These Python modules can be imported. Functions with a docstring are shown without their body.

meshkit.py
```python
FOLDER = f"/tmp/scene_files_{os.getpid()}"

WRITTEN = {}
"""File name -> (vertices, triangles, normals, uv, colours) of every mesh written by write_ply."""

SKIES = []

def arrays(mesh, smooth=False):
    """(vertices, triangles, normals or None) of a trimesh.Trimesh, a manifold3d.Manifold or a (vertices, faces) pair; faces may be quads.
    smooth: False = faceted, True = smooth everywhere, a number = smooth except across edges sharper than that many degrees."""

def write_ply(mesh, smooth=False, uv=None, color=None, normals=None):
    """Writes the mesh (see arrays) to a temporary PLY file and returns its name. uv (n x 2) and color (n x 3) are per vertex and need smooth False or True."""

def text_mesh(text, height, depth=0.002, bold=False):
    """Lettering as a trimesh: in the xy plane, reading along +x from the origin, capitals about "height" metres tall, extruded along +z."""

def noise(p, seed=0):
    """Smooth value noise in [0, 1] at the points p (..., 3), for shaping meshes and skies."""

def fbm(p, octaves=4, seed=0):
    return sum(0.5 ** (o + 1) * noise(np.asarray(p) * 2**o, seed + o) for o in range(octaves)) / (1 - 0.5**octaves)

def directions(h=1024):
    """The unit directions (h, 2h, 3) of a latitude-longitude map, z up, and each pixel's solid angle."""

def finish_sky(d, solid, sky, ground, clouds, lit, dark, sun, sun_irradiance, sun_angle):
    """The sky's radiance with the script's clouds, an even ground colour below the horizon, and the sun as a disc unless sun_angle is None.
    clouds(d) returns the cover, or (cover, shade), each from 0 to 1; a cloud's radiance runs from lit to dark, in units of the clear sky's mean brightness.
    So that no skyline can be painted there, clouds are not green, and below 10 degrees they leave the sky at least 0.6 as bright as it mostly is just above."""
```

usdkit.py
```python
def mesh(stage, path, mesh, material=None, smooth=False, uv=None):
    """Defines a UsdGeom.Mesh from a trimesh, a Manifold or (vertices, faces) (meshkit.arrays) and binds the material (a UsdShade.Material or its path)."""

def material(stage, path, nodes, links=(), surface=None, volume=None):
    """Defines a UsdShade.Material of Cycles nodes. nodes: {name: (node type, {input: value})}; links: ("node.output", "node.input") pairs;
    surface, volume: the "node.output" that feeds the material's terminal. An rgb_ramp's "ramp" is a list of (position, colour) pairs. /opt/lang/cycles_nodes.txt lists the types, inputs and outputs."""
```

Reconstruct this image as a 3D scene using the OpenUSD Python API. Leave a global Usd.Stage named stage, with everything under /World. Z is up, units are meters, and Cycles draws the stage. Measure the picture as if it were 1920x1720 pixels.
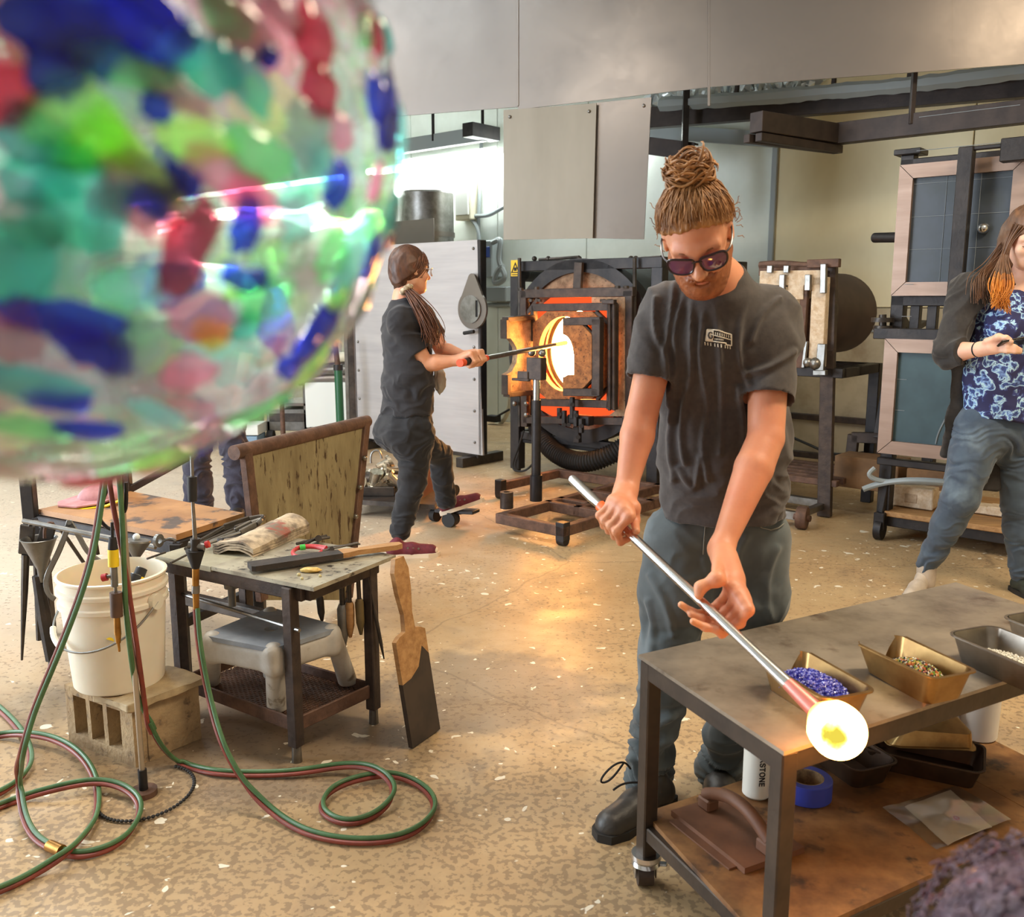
import math, random
import numpy as np, trimesh, manifold3d as m3, usdkit, meshkit
from shapely.geometry import Polygon, Point, box as sbox
from shapely.ops import unary_union
from scipy.spatial import cKDTree
from pxr import Usd, UsdGeom, UsdLux, UsdShade, Gf, Sdf, Vt
stage = Usd.Stage.CreateInMemory()
UsdGeom.SetStageUpAxis(stage, 'Z')
UsdGeom.Xform.Define(stage, '/World')
rng = np.random.default_rng(7)
V = lambda *a: np.array(a, float)
# ---------------------------------------------------------------- camera, lights, exposure
F, CH, TH = 1722.0, 1.36, math.atan(300 / 1722.0)
cam = UsdGeom.Camera.Define(stage, '/World/camera')
cam.CreateHorizontalApertureAttr(36.0); cam.CreateFocalLengthAttr(36.0 * F / 1920)
cam.CreateFStopAttr(6.0); cam.CreateFocusDistanceAttr(3.2)
cam.CreateClippingRangeAttr((0.03, 200)); cam.CreateExposureAttr(-0.08)
x = UsdGeom.Xformable(cam); x.AddTranslateOp().Set((0, 0, CH)); x.AddRotateXOp().Set(90 - math.degrees(TH))
def rect_light(name, pos, size, rot, col, power):
    l = UsdLux.RectLight.Define(stage, '/World/' + name)
    l.CreateWidthAttr(size[0]); l.CreateHeightAttr(size[1]); l.CreateColorAttr(col); l.CreateIntensityAttr(power)
    x = UsdGeom.Xformable(l); x.AddTranslateOp().Set(pos); x.AddRotateXYZOp().Set(rot)
dome = UsdLux.DomeLight.Define(stage, '/World/fill_dome'); dome.CreateIntensityAttr(0.20); dome.CreateColorAttr((1.0, 0.94, 0.86))  # even warm fill light added all around the room
# ceiling lamps and the open bay door to the left
rect_light('ceiling_lamp', (-1.9, 3.4, 3.85), (1.3, 0.4), (0, 0, 0), (1.0, 0.95, 0.87), 50)
rect_light('ceiling_lamp_001', (2.2, 1.9, 3.9), (1.6, 0.8), (0, 0, 0), (1.0, 0.83, 0.60), 44)
rect_light('ceiling_lamp_002', (-3.6, 6.8, 3.85), (2.6, 0.5), (0, 0, -41), (0.95, 0.98, 1.0), 24)
rect_light('bay_door_daylight', (-5.9, 2.7, 1.6), (3.0, 3.4), (0, -90, 0), (0.78, 0.89, 1.0), 15)
# ---------------------------------------------------------------- pixel -> point on a real plane of the room
_c, _s = math.cos(TH), math.sin(TH)
OC = V(0, 0, CH)
def ray(px, py):
    u, v = (px - 960) / F, (860 - py) / F
    return V(u, _c + v * _s, -_s + v * _c)
def at_z(px, py, z): d = ray(px, py); return OC + d * (z - CH) / d[2]
def at_y(px, py, y): d = ray(px, py); return OC + d * y / d[1]
YAW = math.radians(41)                                   # the back wall and the furnaces stand at 41 degrees to the view
EU, EN, EZ = V(math.cos(YAW), -math.sin(YAW), 0), V(math.sin(YAW), math.cos(YAW), 0), V(0, 0, 1)
def at_w(px, py, w): d = ray(px, py); return OC + d * (w / (d @ EN))
def at_pl(px, py, p0, n): d = ray(px, py); return OC + d * (((p0 - OC) @ n) / (d @ n))
def UW(u, w, z=0): return EU * u + EN * w + EZ * z
def uwz(p): return p @ EU, p @ EN, p[2]
# ---------------------------------------------------------------- naming and tagging
used = {}
def numbered(parent, name):
    k = (parent, name); n = used.get(k, -1) + 1; used[k] = n
    return name if n == 0 else f'{name}_{n:03d}'
class T:
    def __init__(s, prim, base): s.prim, s.base, s.path = prim, base, str(prim.GetPath())
def settag(prim, **k):
    for a, b in k.items():
        if b: prim.SetCustomDataByKey(a, b)
def thing(name, label, cat, base=(0, 0, 0), group=None, kind=None):
    p = '/World/' + numbered('/World', name)
    x = UsdGeom.Xform.Define(stage, p); x.AddTranslateOp().Set(tuple(map(float, base)))
    settag(x.GetPrim(), label=label, category=cat, group=group, kind=kind)
    return T(x.GetPrim(), V(*base))
def obj(name, mb, mat, parent=None, smooth=35, **tags):
    """one Mesh prim; vertices are given in world coordinates"""
    m = mb.get() if isinstance(mb, MB) else mb
    path = parent.path if parent else '/World'
    base = parent.base if parent else V(0, 0, 0)
    if isinstance(m, tuple): m = trimesh.Trimesh(m[0], m[1], process=False)
    m = trimesh.Trimesh(np.array(m.vertices) - base, m.faces, process=False)
    p = usdkit.mesh(stage, path + '/' + numbered(path, name), m, mat, smooth=smooth)
    settag(p.GetPrim(), **tags)
    return T(p.GetPrim(), base)
def objs(name, mb, mat, parent, smooth=35, **tags):      # every piece of the builder becomes a part of its own
    for m in mb.p: obj(name, m, mat, parent, smooth, **tags)
def struct(name, label, base=(0, 0, 0)): return thing(name, label, None, base, kind='structure')
def copy_of(t, loc, rotz, label, group=None):
    src = t.prim; name = src.GetName()
    was = dict(src.GetCustomData())
    p = '/World/' + numbered('/World', name)
    x = UsdGeom.Xform.Define(stage, p)
    x.GetPrim().GetReferences().AddInternalReference(src.GetPath()); x.GetPrim().SetInstanceable(True)
    x.ClearXformOpOrder()
    x.AddTranslateOp().Set(tuple(map(float, loc))); x.AddRotateZOp().Set(float(rotz))
    settag(x.GetPrim(), label=label, category=was['category'], group=group or was.get('group'))
    return x
# ---------------------------------------------------------------- mesh builder
def frame(d, up=(0, 0, 1)):
    d = np.asarray(d, float) / np.linalg.norm(d); a = np.cross(up, d)
    if np.linalg.norm(a) < 1e-6: a = np.cross((0, 1, 0), d)
    a /= np.linalg.norm(a); return a, np.cross(d, a), d
def hull_box(sx, sy, sz, c):
    c = min(c, sx * .49, sy * .49, sz * .49)
    pts = []
    for i in (-1, 1):
        for j in (-1, 1):
            for k in (-1, 1):
                x, y, z = i * sx / 2, j * sy / 2, k * sz / 2
                pts += [(x - i * c, y - j * c, z), (x, y - j * c, z - k * c), (x - i * c, y, z - k * c)]
    return trimesh.convex.convex_hull(np.array(pts))
def sweep(pts, r, n=8, closed=False, cap=True, flat=None):
    p = np.asarray(pts, float); m = len(p); r = np.broadcast_to(r, (m,))
    t = (np.roll(p, -1, 0) - np.roll(p, 1, 0)) if closed else np.gradient(p, axis=0)
    t /= np.linalg.norm(t, axis=1, keepdims=True) + 1e-12
    a = np.zeros_like(p); a0 = frame(t[0])[0]
    for i in range(m):
        a0 = a0 - t[i] * (a0 @ t[i]); a0 /= np.linalg.norm(a0) + 1e-12; a[i] = a0
    b = np.cross(t, a); th = np.arange(n) * 2 * np.pi / n
    v = p[:, None] + r[:, None, None] * (np.cos(th)[None, :, None] * a[:, None] + np.sin(th)[None, :, None] * b[:, None])
    v = v.reshape(-1, 3); f = []
    i = np.arange(m if closed else m - 1)[:, None]; j = np.arange(n)[None]
    i2, j2 = (i + 1) % m, (j + 1) % n
    q = np.stack([i * n + j + 0 * i2, i * n + j2 + 0 * i2, i2 * n + j2, i2 * n + j + 0 * j2], -1).reshape(-1, 4)
    f = np.vstack([q[:, [0, 1, 2]], q[:, [0, 2, 3]]])
    if not closed and cap:
        v = np.vstack([v, p[0], p[-1]]); k = len(v) - 2; jj = np.arange(n)
        f = np.vstack([f, np.stack([np.full(n, k), (jj + 1) % n, jj], 1), np.stack([np.full(n, k + 1), (m - 1) * n + jj, (m - 1) * n + (jj + 1) % n], 1)])
    return trimesh.Trimesh(v, f, process=False)
def lathe(prof, n=32):
    """closed or open profile [(r, z)] about z"""
    p = np.asarray(prof, float); m = len(p); th = np.arange(n) * 2 * np.pi / n
    v = np.stack([p[:, None, 0] * np.cos(th), p[:, None, 0] * np.sin(th), np.repeat(p[:, 1:2], n, 1)], -1).reshape(-1, 3)
    i = np.arange(m - 1)[:, None]; j = np.arange(n)[None]; j2 = (j + 1) % n
    q = np.stack([i * n + j, i * n + j2, (i + 1) * n + j2, (i + 1) * n + j], -1).reshape(-1, 4)
    return trimesh.Trimesh(v, np.vstack([q[:, [0, 1, 2]], q[:, [0, 2, 3]]]), process=False)
def spline(pts, n=60, closed=False):
    from scipy.interpolate import CubicSpline
    p = np.asarray(pts, float)
    if closed: p = np.vstack([p, p[0]])
    d = np.concatenate([[0], np.cumsum(np.linalg.norm(np.diff(p, axis=0), axis=1) ** .5)])
    cs = CubicSpline(d, p, bc_type='periodic' if closed else 'natural')
    return cs(np.linspace(0, d[-1], n, endpoint=not closed))
class MB:
    def __init__(s): s.p = []
    def add(s, m): s.p.append(trimesh.Trimesh(m.vertices, m.faces, process=False)); return s
    def get(s): return trimesh.util.concatenate(s.p) if len(s.p) > 1 else s.p[0]
    def box(s, c, size, R=None, ch=.004):
        m = hull_box(*size, ch); v = np.array(m.vertices)
        if R is not None: v = v @ np.array(R)
        return s.add(trimesh.Trimesh(v + np.asarray(c, float), m.faces, process=False))
    def bx(s, u0, u1, w0, w1, z0, z1, ch=.004):           # box in the wall's own frame
        return s.box(UW((u0 + u1) / 2, (w0 + w1) / 2, (z0 + z1) / 2), (abs(u1 - u0), abs(w1 - w0), abs(z1 - z0)), (EU, EN, EZ), ch)
    def bar(s, a, b, w, h=None, up=(0, 0, 1), ch=.003, ext=0):
        a, b = np.asarray(a, float), np.asarray(b, float); f = frame(b - a, up)
        return s.box((a + b) / 2, (w, h or w, np.linalg.norm(b - a) + 2 * ext), f, ch)
    def tube(s, pts, r, n=8, **k): return s.add(sweep(pts, r, n, **k))
    def cyl(s, a, b, r0, r1=None, n=20):
        a, b = np.asarray(a, float), np.asarray(b, float); r1 = r0 if r1 is None else r1
        f = np.array(frame(b - a)); L = np.linalg.norm(b - a)
        m = lathe([(1e-5, 0), (r0, 0), (r1, L), (1e-5, L)], n)
        return s.add(trimesh.Trimesh(np.array(m.vertices) @ f + a, m.faces, process=False))
    def lathe(s, prof, base=(0, 0, 0), axis=(0, 0, 1), n=32):
        m = lathe(prof, n); f = np.array(frame(axis))
        return s.add(trimesh.Trimesh(np.array(m.vertices) @ f + np.asarray(base, float), m.faces, process=False))
    def ext(s, poly, O, X, Y, t, both=False):
        """polygon (list of xy or shapely) in the plane O + x X + y Y, thickness t along X x Y"""
        if not hasattr(poly, 'geom_type'): poly = Polygon(poly)
        if not poly.is_valid: poly = poly.buffer(0)
        X, Y = np.asarray(X, float), np.asarray(Y, float); Z = np.cross(X, Y)
        for g in getattr(poly, 'geoms', [poly]):
            m = trimesh.creation.extrude_polygon(g, abs(t), engine='earcut'); v = np.array(m.vertices)
            if t < 0: v[:, 2] += t
            s.add(trimesh.Trimesh(np.asarray(O, float) + v[:, :1] * X + v[:, 1:2] * Y + v[:, 2:] * Z, m.faces, process=False))
        return s
    def ball(s, c, r, sub=2, scale=(1, 1, 1), R=None):
        m = trimesh.creation.icosphere(sub, 1.0); v = np.array(m.vertices) * np.asarray(scale, float) * r
        if R is not None: v = v @ np.array(R)
        return s.add(trimesh.Trimesh(v + np.asarray(c, float), m.faces, process=False))
    def warp(s, fn):
        for m in s.p: m.vertices = fn(np.array(m.vertices))
        return s
def pxpoly(pts, w):
    """pixel outline -> (u, z) on the wall-parallel plane at w"""
    return [(lambda q: (q[0], q[2]))(uwz(at_w(x, y, w))) for x, y in pts]
# ---------------------------------------------------------------- materials
def lin(c):
    c = np.asarray(c, float) / 255; return tuple(np.where(c <= .04045, c / 12.92, ((c + .055) / 1.055) ** 2.4))
def mat(n, c, c2=None, sc=6., rough=.5, metal=0., bump=0., bsc=60., lo=.35, hi=.65, stretch=(1, 1, 1), rvar=0., c3=None, sc3=20., lo3=.6, hi3=.7, **pb):
    """c, c2, c3: sRGB 0-255; c2 mixed in by noise, c3 as spots"""
    nodes = {'tc': ('texture_coordinate', {}), 'mp': ('mapping', {'scale': stretch}), 'p': ('principled_bsdf', {'base_color': lin(c), 'roughness': rough, 'metallic': metal, **pb})}
    links = [('tc.object', 'mp.vector')]; last = None
    if c2 is not None:
        nodes['n'] = ('noise_texture', {'scale': sc, 'detail': 6.0, 'roughness': .62})
        nodes['r'] = ('rgb_ramp', {'ramp': [(0, lin(c)), (lo, lin(c)), (hi, lin(c2)), (1, lin(c2))]})
        links += [('mp.vector', 'n.vector'), ('n.fac', 'r.fac')]; last = 'r.color'
        if rvar:
            nodes['rv'] = ('map_range', {'from_min': .3, 'from_max': .7, 'to_min': rough - rvar, 'to_max': rough + rvar, 'clamp': True})
            links += [('n.fac', 'rv.value'), ('rv.result', 'p.roughness')]
    if c3 is not None:
        nodes['n3'] = ('noise_texture', {'scale': sc3, 'detail': 4.0, 'roughness': .6})
        nodes['m3'] = ('map_range', {'from_min': lo3, 'from_max': hi3, 'clamp': True})
        nodes['x3'] = ('mix_color', {'a': lin(c), 'b': lin(c3)})
        links += [('mp.vector', 'n3.vector'), ('n3.fac', 'm3.value'), ('m3.result', 'x3.fac')]
        if last: links.append((last, 'x3.a'))
        last = 'x3.result'
    if last: links.append((last, 'p.base_color'))
    if bump:
        nodes['bn'] = ('noise_texture', {'scale': bsc, 'detail': 4.0}); nodes['bp'] = ('bump', {'strength': bump, 'distance': .01})
        links += [('mp.vector', 'bn.vector'), ('bn.fac', 'bp.height'), ('bp.normal', 'p.normal')]
    return usdkit.material(stage, '/World/Looks/' + n, nodes, links, surface='p.BSDF')
def glow(n, c, strength, c2=None):
    return usdkit.material(stage, '/World/Looks/' + n, {'e': ('emission', {'color': c, 'strength': strength})}, surface='e.emission')
UsdGeom.Scope.Define(stage, '/World/Looks')
MT = {}
MT['black_steel'] = mat('black_steel', (40, 38, 40), (58, 53, 52), 9, .48, .5, bump=.1)
MT['brown_steel'] = mat('brown_steel', (58, 49, 46), (82, 68, 60), 14, .55, .45, bump=.15)
MT['beam'] = mat('beam_steel', (50, 42, 40), (66, 55, 51), 9, .55, .4, bump=.1)
MT['rust_steel'] = mat('rust_steel', (84, 62, 52), (116, 86, 70), 18, .65, .3, bump=.2)
MT['dark_steel'] = mat('dark_steel', (60, 56, 54), (88, 80, 74), 10, .42, .7, bump=.08)
MT['chrome'] = mat('chrome', (205, 205, 205), rough=.22, metal=1.)
MT['steel'] = mat('steel', (150, 148, 144), (120, 116, 110), 12, .35, .9)
MT['galv'] = mat('galv', (142, 132, 124), (122, 114, 108), 1.3, .34, .8, bump=.10, bsc=2.2, lo=.3, hi=.7, rvar=.06)
MT['sheet'] = mat('sheet', (140, 131, 117), (130, 121, 107), 2.5, .5, .5, stretch=(1, 1, .25))
MT['white_sheet'] = mat('white_sheet', (196, 190, 188), (180, 174, 174), 3, .45, .25, stretch=(.3, .3, 4))
MT['refractory'] = mat('refractory', (168, 140, 112), (120, 96, 74), 16, .9, 0, bump=.35, bsc=90, c3=(70, 54, 44), sc3=46, lo3=.62, hi3=.7)
MT['fire_brick'] = mat('fire_brick', (214, 190, 150), (184, 152, 112), 12, .9, 0, bump=.3, bsc=70)
MT['white_brick'] = mat('white_brick', (226, 208, 184), (200, 172, 140), 30, .9, 0, bump=.4, bsc=60)
MT['foil'] = mat('foil', (226, 234, 236), rough=.3, metal=.5, bump=1.0, bsc=9)
MT['white_paint'] = mat('white_paint', (226, 228, 222), rough=.5)
MT['grey_paint'] = mat('grey_paint', (150, 158, 160), rough=.45)
MT['beige_paint'] = mat('beige_paint', (206, 200, 178), rough=.5)
MT['black_rubber'] = mat('black_rubber', (34, 31, 30), rough=.7, bump=.1)
MT['wood'] = mat('wood', (184, 140, 90), (150, 106, 62), 5, .6, 0, stretch=(1, 9, 9), bump=.08, bsc=30)
# ================================================================ the setting
def floor_mat():
    n, l = {}, []
    n['g'] = ('geometry', {})
    def noise(k, sc, det=6., ro=.6, dist=0.):
        n[k] = ('noise_texture', {'scale': sc, 'detail': det, 'roughness': ro, 'distortion': dist}); l.append(('g.position', k + '.vector'))
    noise('a', .55, 7); noise('b', 3.2, 6, .7); noise('cN', 1.1, 8, .62, .6); noise('d', 14, 3, .5)
    n['ra'] = ('rgb_ramp', {'ramp': [(0, lin((156, 128, 94))), (.4, lin((176, 147, 108))), (.58, lin((192, 164, 124))), (1, lin((202, 177, 138)))]}); l.append(('a.fac', 'ra.fac'))
    n['rb'] = ('map_range', {'from_min': .38, 'from_max': .68, 'to_min': 0., 'to_max': .55, 'clamp': True}); l.append(('b.fac', 'rb.value'))
    n['xb'] = ('mix_color', {'b': lin((160, 128, 90))}); l += [('ra.color', 'xb.a'), ('rb.result', 'xb.fac')]
    n['rc'] = ('map_range', {'from_min': .55, 'from_max': .66, 'to_min': 0., 'to_max': .6, 'clamp': True}); l.append(('cN.fac', 'rc.value'))
    n['xc'] = ('mix_color', {'b': lin((122, 104, 84))}); l += [('xb.result', 'xc.a'), ('rc.result', 'xc.fac')]
    # a big grey worn stained area mid floor, plus painted daylight at the left
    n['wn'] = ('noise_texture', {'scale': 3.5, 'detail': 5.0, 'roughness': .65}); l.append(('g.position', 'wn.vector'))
    def stain_daylight(k, c, r0, r1, sx, col, amt, src):
        n[k + 's'] = ('vector_math', {'math_type': 'subtract', 'vector2': c}); n[k + 'm'] = ('vector_math', {'math_type': 'multiply', 'vector2': (sx, 1., 0.)}); n[k + 'l'] = ('vector_math', {'math_type': 'length'})
        n[k + 'a'] = ('math', {'math_type': 'multiply_add', 'value2': .9, 'value3': -.45}); n[k + 'd'] = ('math', {'math_type': 'add'}); n[k + 'r'] = ('map_range', {'from_min': r0, 'from_max': r1, 'to_min': amt, 'to_max': 0., 'clamp': True}); n[k + 'x'] = ('mix_color', {'b': lin(col)})
        l.extend([('g.position', k + 's.vector1'), (k + 's.vector', k + 'm.vector1'), (k + 'm.vector', k + 'l.vector1'), ('wn.fac', k + 'a.value1'), (k + 'l.value', k + 'd.value1'), (k + 'a.value', k + 'd.value2'), (k + 'd.value', k + 'r.value'), (k + 'r.result', k + 'x.fac'), (src, k + 'x.a')]); return k + 'x.result'
    o_ = stain_daylight('sa', (-.10, 3.02, 0.), .26, .42, .8, (132, 116, 96), .75, 'xc.result')
    o_ = stain_daylight('sb', (-.75, 2.75, 0.), .30, .5, .8, (112, 98, 84), .7, o_)  # darker round patch under the tool table
    o_ = stain_daylight('sc', (-3.2, 5.6, 0.), 1.6, 3.4, 1., (206, 196, 182), .6, o_)  # daylight from the left painted into the floor colour as a paler patch
    # dark worn speckle of the aggregate, denser towards the viewer
    n['sp'] = ('noise_texture', {'scale': 52.0, 'detail': 2.5, 'roughness': .5}); l.append(('g.position', 'sp.vector'))
    noise('e', 1.6, 5); n['sx'] = ('separate_xyz', {}); l.append(('g.position', 'sx.vector'))
    n['ny'] = ('map_range', {'from_min': 1.6, 'from_max': 3.6, 'to_min': .115, 'to_max': -.02, 'clamp': True}); l.append(('sx.y', 'ny.value'))
    n['ea'] = ('math', {'math_type': 'multiply_add', 'value2': .42}); l += [('e.fac', 'ea.value1'), ('ny.result', 'ea.value3')]
    n['es'] = ('math', {'math_type': 'add'}); l += [('sp.fac', 'es.value1'), ('ea.value', 'es.value2')]
    n['er'] = ('map_range', {'from_min': .80, 'from_max': .85, 'to_min': 0., 'to_max': .5, 'clamp': True}); l.append(('es.value', 'er.value'))
    n['xe'] = ('mix_color', {'b': lin((104, 84, 64))}); l += [(o_, 'xe.a'), ('er.result', 'xe.fac')]
    # hairline cracks
    n['cv'] = ('voronoi_texture', {'scale': .33, 'feature': 'distance_to_edge'}); n['cw'] = ('mix_vector', {'fac': .12}); noise('cd', 2.5, 6); l += [('g.position', 'cw.a'), ('cd.color', 'cw.b'), ('cw.result', 'cv.vector')]
    n['cr'] = ('map_range', {'from_min': .0004, 'from_max': .0022, 'to_min': .38, 'to_max': 0., 'clamp': True}); l.append(('cv.distance', 'cr.value')); n['xk'] = ('mix_color', {'b': lin((92, 76, 60))}); l += [('xe.result', 'xk.a'), ('cr.result', 'xk.fac')]
    # white paint spatter
    n['wp'] = ('noise_texture', {'scale': 19.0, 'detail': 2.0, 'roughness': .45, 'distortion': .4}); l.append(('g.position', 'wp.vector'))
    noise('w2', 1.5, 3); n['wA'] = ('math', {'math_type': 'multiply_add', 'value2': .34}); l += [('w2.fac', 'wA.value1'), ('wp.fac', 'wA.value3')]
    n['wr'] = ('map_range', {'from_min': .865, 'from_max': .88, 'clamp': True}); l.append(('wA.value', 'wr.value'))
    n['xw'] = ('mix_color', {'b': lin((232, 222, 200))}); l += [('xk.result', 'xw.a'), ('wr.result', 'xw.fac')]
    n['p'] = ('principled_bsdf', {'roughness': .5}); l.append(('xw.result', 'p.base_color'))
    n['rr'] = ('map_range', {'from_min': .3, 'from_max': .7, 'to_min': .30, 'to_max': .62, 'clamp': True}); l += [('b.fac', 'rr.value'), ('rr.result', 'p.roughness')]
    n['bp'] = ('bump', {'strength': .12, 'distance': .004}); l += [('d.fac', 'bp.height'), ('bp.normal', 'p.normal')]
    return usdkit.material(stage, '/World/Looks/concrete_floor', n, l, surface='p.BSDF')
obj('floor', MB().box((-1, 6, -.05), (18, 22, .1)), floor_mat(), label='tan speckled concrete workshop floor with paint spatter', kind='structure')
obj('ceiling', MB().box((-1, 6, 4.25), (18, 22, .1)), MT['foil'], label='foil faced insulation under the roof', kind='structure')
MT['wall_white'] = mat('wall_white', (230, 236, 228), (216, 222, 212), 2.2, .55, 0, lo=.35, hi=.7)
MT['wall_tan'] = mat('wall_tan', (226, 212, 172), (212, 196, 154), 1.2, .42, 0.1, bump=.05, bsc=200, stretch=(1, 1, .6))
MT['wall_low'] = mat('wall_low', (188, 176, 150), (140, 120, 92), 2.4, .6, 0, lo=.45, hi=.75)
WW = 7.64
wb = struct('wall_back', 'back wall of painted sheet panels, white at the left and tan at the right')
seams = [-16.2, -14.4, -12.8, -11.2, -9.6, -8.2, -6.85, -5.65, -3.66, -2.09, -.5, 1.1, 2.8]
for a, b in zip(seams, seams[1:]):
    if b < -3.6: obj('wall_panel', MB().bx(a + .004, b - .004, WW, WW + .04, 0, 4.2), MT['wall_white'], wb)
    else:
        obj('wall_panel', MB().bx(a + .004, b - .004, WW, WW + .04, 1.29, 4.2), MT['wall_tan'], wb)
        obj('wall_panel', MB().bx(a + .004, b - .004, WW, WW + .04, 0, 1.284), MT['wall_low'], wb)
obj('wall_core', MB().bx(-16.3, 2.9, WW + .03, WW + .15, 0, 4.2), MT['black_steel'], wb)
obj('trim_1', MB().bx(-3.66, 2.8, WW - .025, WW, 1.09, 1.12).bx(-3.68, -3.63, WW - .03, WW, 1.13, 2.7), MT['grey_paint'], label='pale metal trim strips on the back wall', kind='structure')
obj('trim_2', MB().bx(-3.60, 2.8, WW - .06, WW, .33, .38).bx(-3.60, 2.8, WW - .06, WW, .0, .05), MT['brown_steel'], label='dark low rails along the tan wall', kind='structure')
wl = struct('wall_left', 'left wall with an open bay door')
for y0, y1, z0, z1 in ((-5, .9, 0, 4.2), (4.5, 15, 0, 4.2), (.9, 4.5, 3.4, 4.2)): obj('wall_panel', MB().box((-6.05, (y0 + y1) / 2, (z0 + z1) / 2), (.1, y1 - y0, z1 - z0)), MT['wall_white'], wl)
obj('wall_right', MB().box((5.6, 2, 2.1), (.1, 9, 4.2)), MT['wall_tan'], label='right wall of the workshop', kind='structure')
# ---------------------------------------------------------------- big sheet metal hood
HA = V(-.793, 7.165, 2.70); HX = V(2.954, 5.612, 0) - V(-.793, 7.165, 0); HX /= np.linalg.norm(HX)
HN = np.cross(HX, EZ)                                  # towards the viewer
HN = HN if HN[1] < 0 else -HN
def hood_xz(px, py, off=0.): q = at_pl(px, py, HA + HN * off, HN); return (q - HA) @ HX, q[2] - HA[2]
hood = thing('fume_hood', 'large galvanised sheet metal hood spanning the top above the furnace', 'hood', HA)
hp = [[(60, 262), (700, 222), (700, -60), (60, -60)], [(700, 222), (972, 201), (972, -60), (700, -60)], [(972, 206), (1330, 164), (1330, -60), (972, -60)], [(1330, 164), (1785, 131), (1785, -60), (1330, -60)], [(1785, 131), (2120, 105), (2120, -60), (1785, -60)]]
for i, q in enumerate(hp):
    o = .004 * (i % 2); P = [hood_xz(x, y, o) for x, y in q]
    obj('hood_sheet', MB().ext(P, HA + HN * o, HX, EZ, .012), MT['galv'], hood)
for i, x_ in enumerate((700, 972, 1330)):
    a, b = hood_xz(x_, -40), hood_xz(x_, 200)
    obj('seam_strip', MB().bar(HA + HX * a[0] + EZ * a[1] + HN * .014, HA + HX * b[0] + EZ * b[1] + HN * .014, .02, .006, up=HN), MT['galv'], hood)
obj('hood_top', MB().bar(HA + HX * 2 + EZ * 1.35 - HN * .6, HA + HX * 2 + EZ * 1.38 - HN * .6, 4.8, 1.2, up=-HN), MT['galv'], hood)
flap = thing('hanging_heat_sheet', 'wide pale sheet metal flap hanging below the hood, left of the two', 'metal sheet', HA)
P = [hood_xz(x, y, .03) for x, y in ((945, 207), (1119, 194), (1112, 447), (945, 450))]
obj('sheet', MB().ext(P, HA + HN * .03, HX, EZ, .01), MT['sheet'], flap)
objs('rivet', MB().ball(HA + HX * (P[0][0] + .05) + EZ * (P[0][1] - .05) + HN * .042, .012, 1).ball(HA + HX * (P[1][0] - .05) + EZ * (P[1][1] - .05) + HN * .042, .012, 1), MT['steel'], flap)
flap = thing('hanging_heat_sheet', 'narrow sheet metal flap hanging below the hood, right of the two', 'metal sheet', HA)
P = [hood_xz(x, y, .0) for x, y in ((1112, 194), (1222, 183), (1208, 449), (1108, 447))]
obj('sheet', MB().ext(P, HA + HN * .0, HX, EZ, .01), MT['galv'], flap)
objs('rivet', MB().ball(HA + HX * (P[1][0] - .05) + EZ * (P[1][1] - .05) + HN * .012, .012, 1), MT['steel'], flap)
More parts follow.
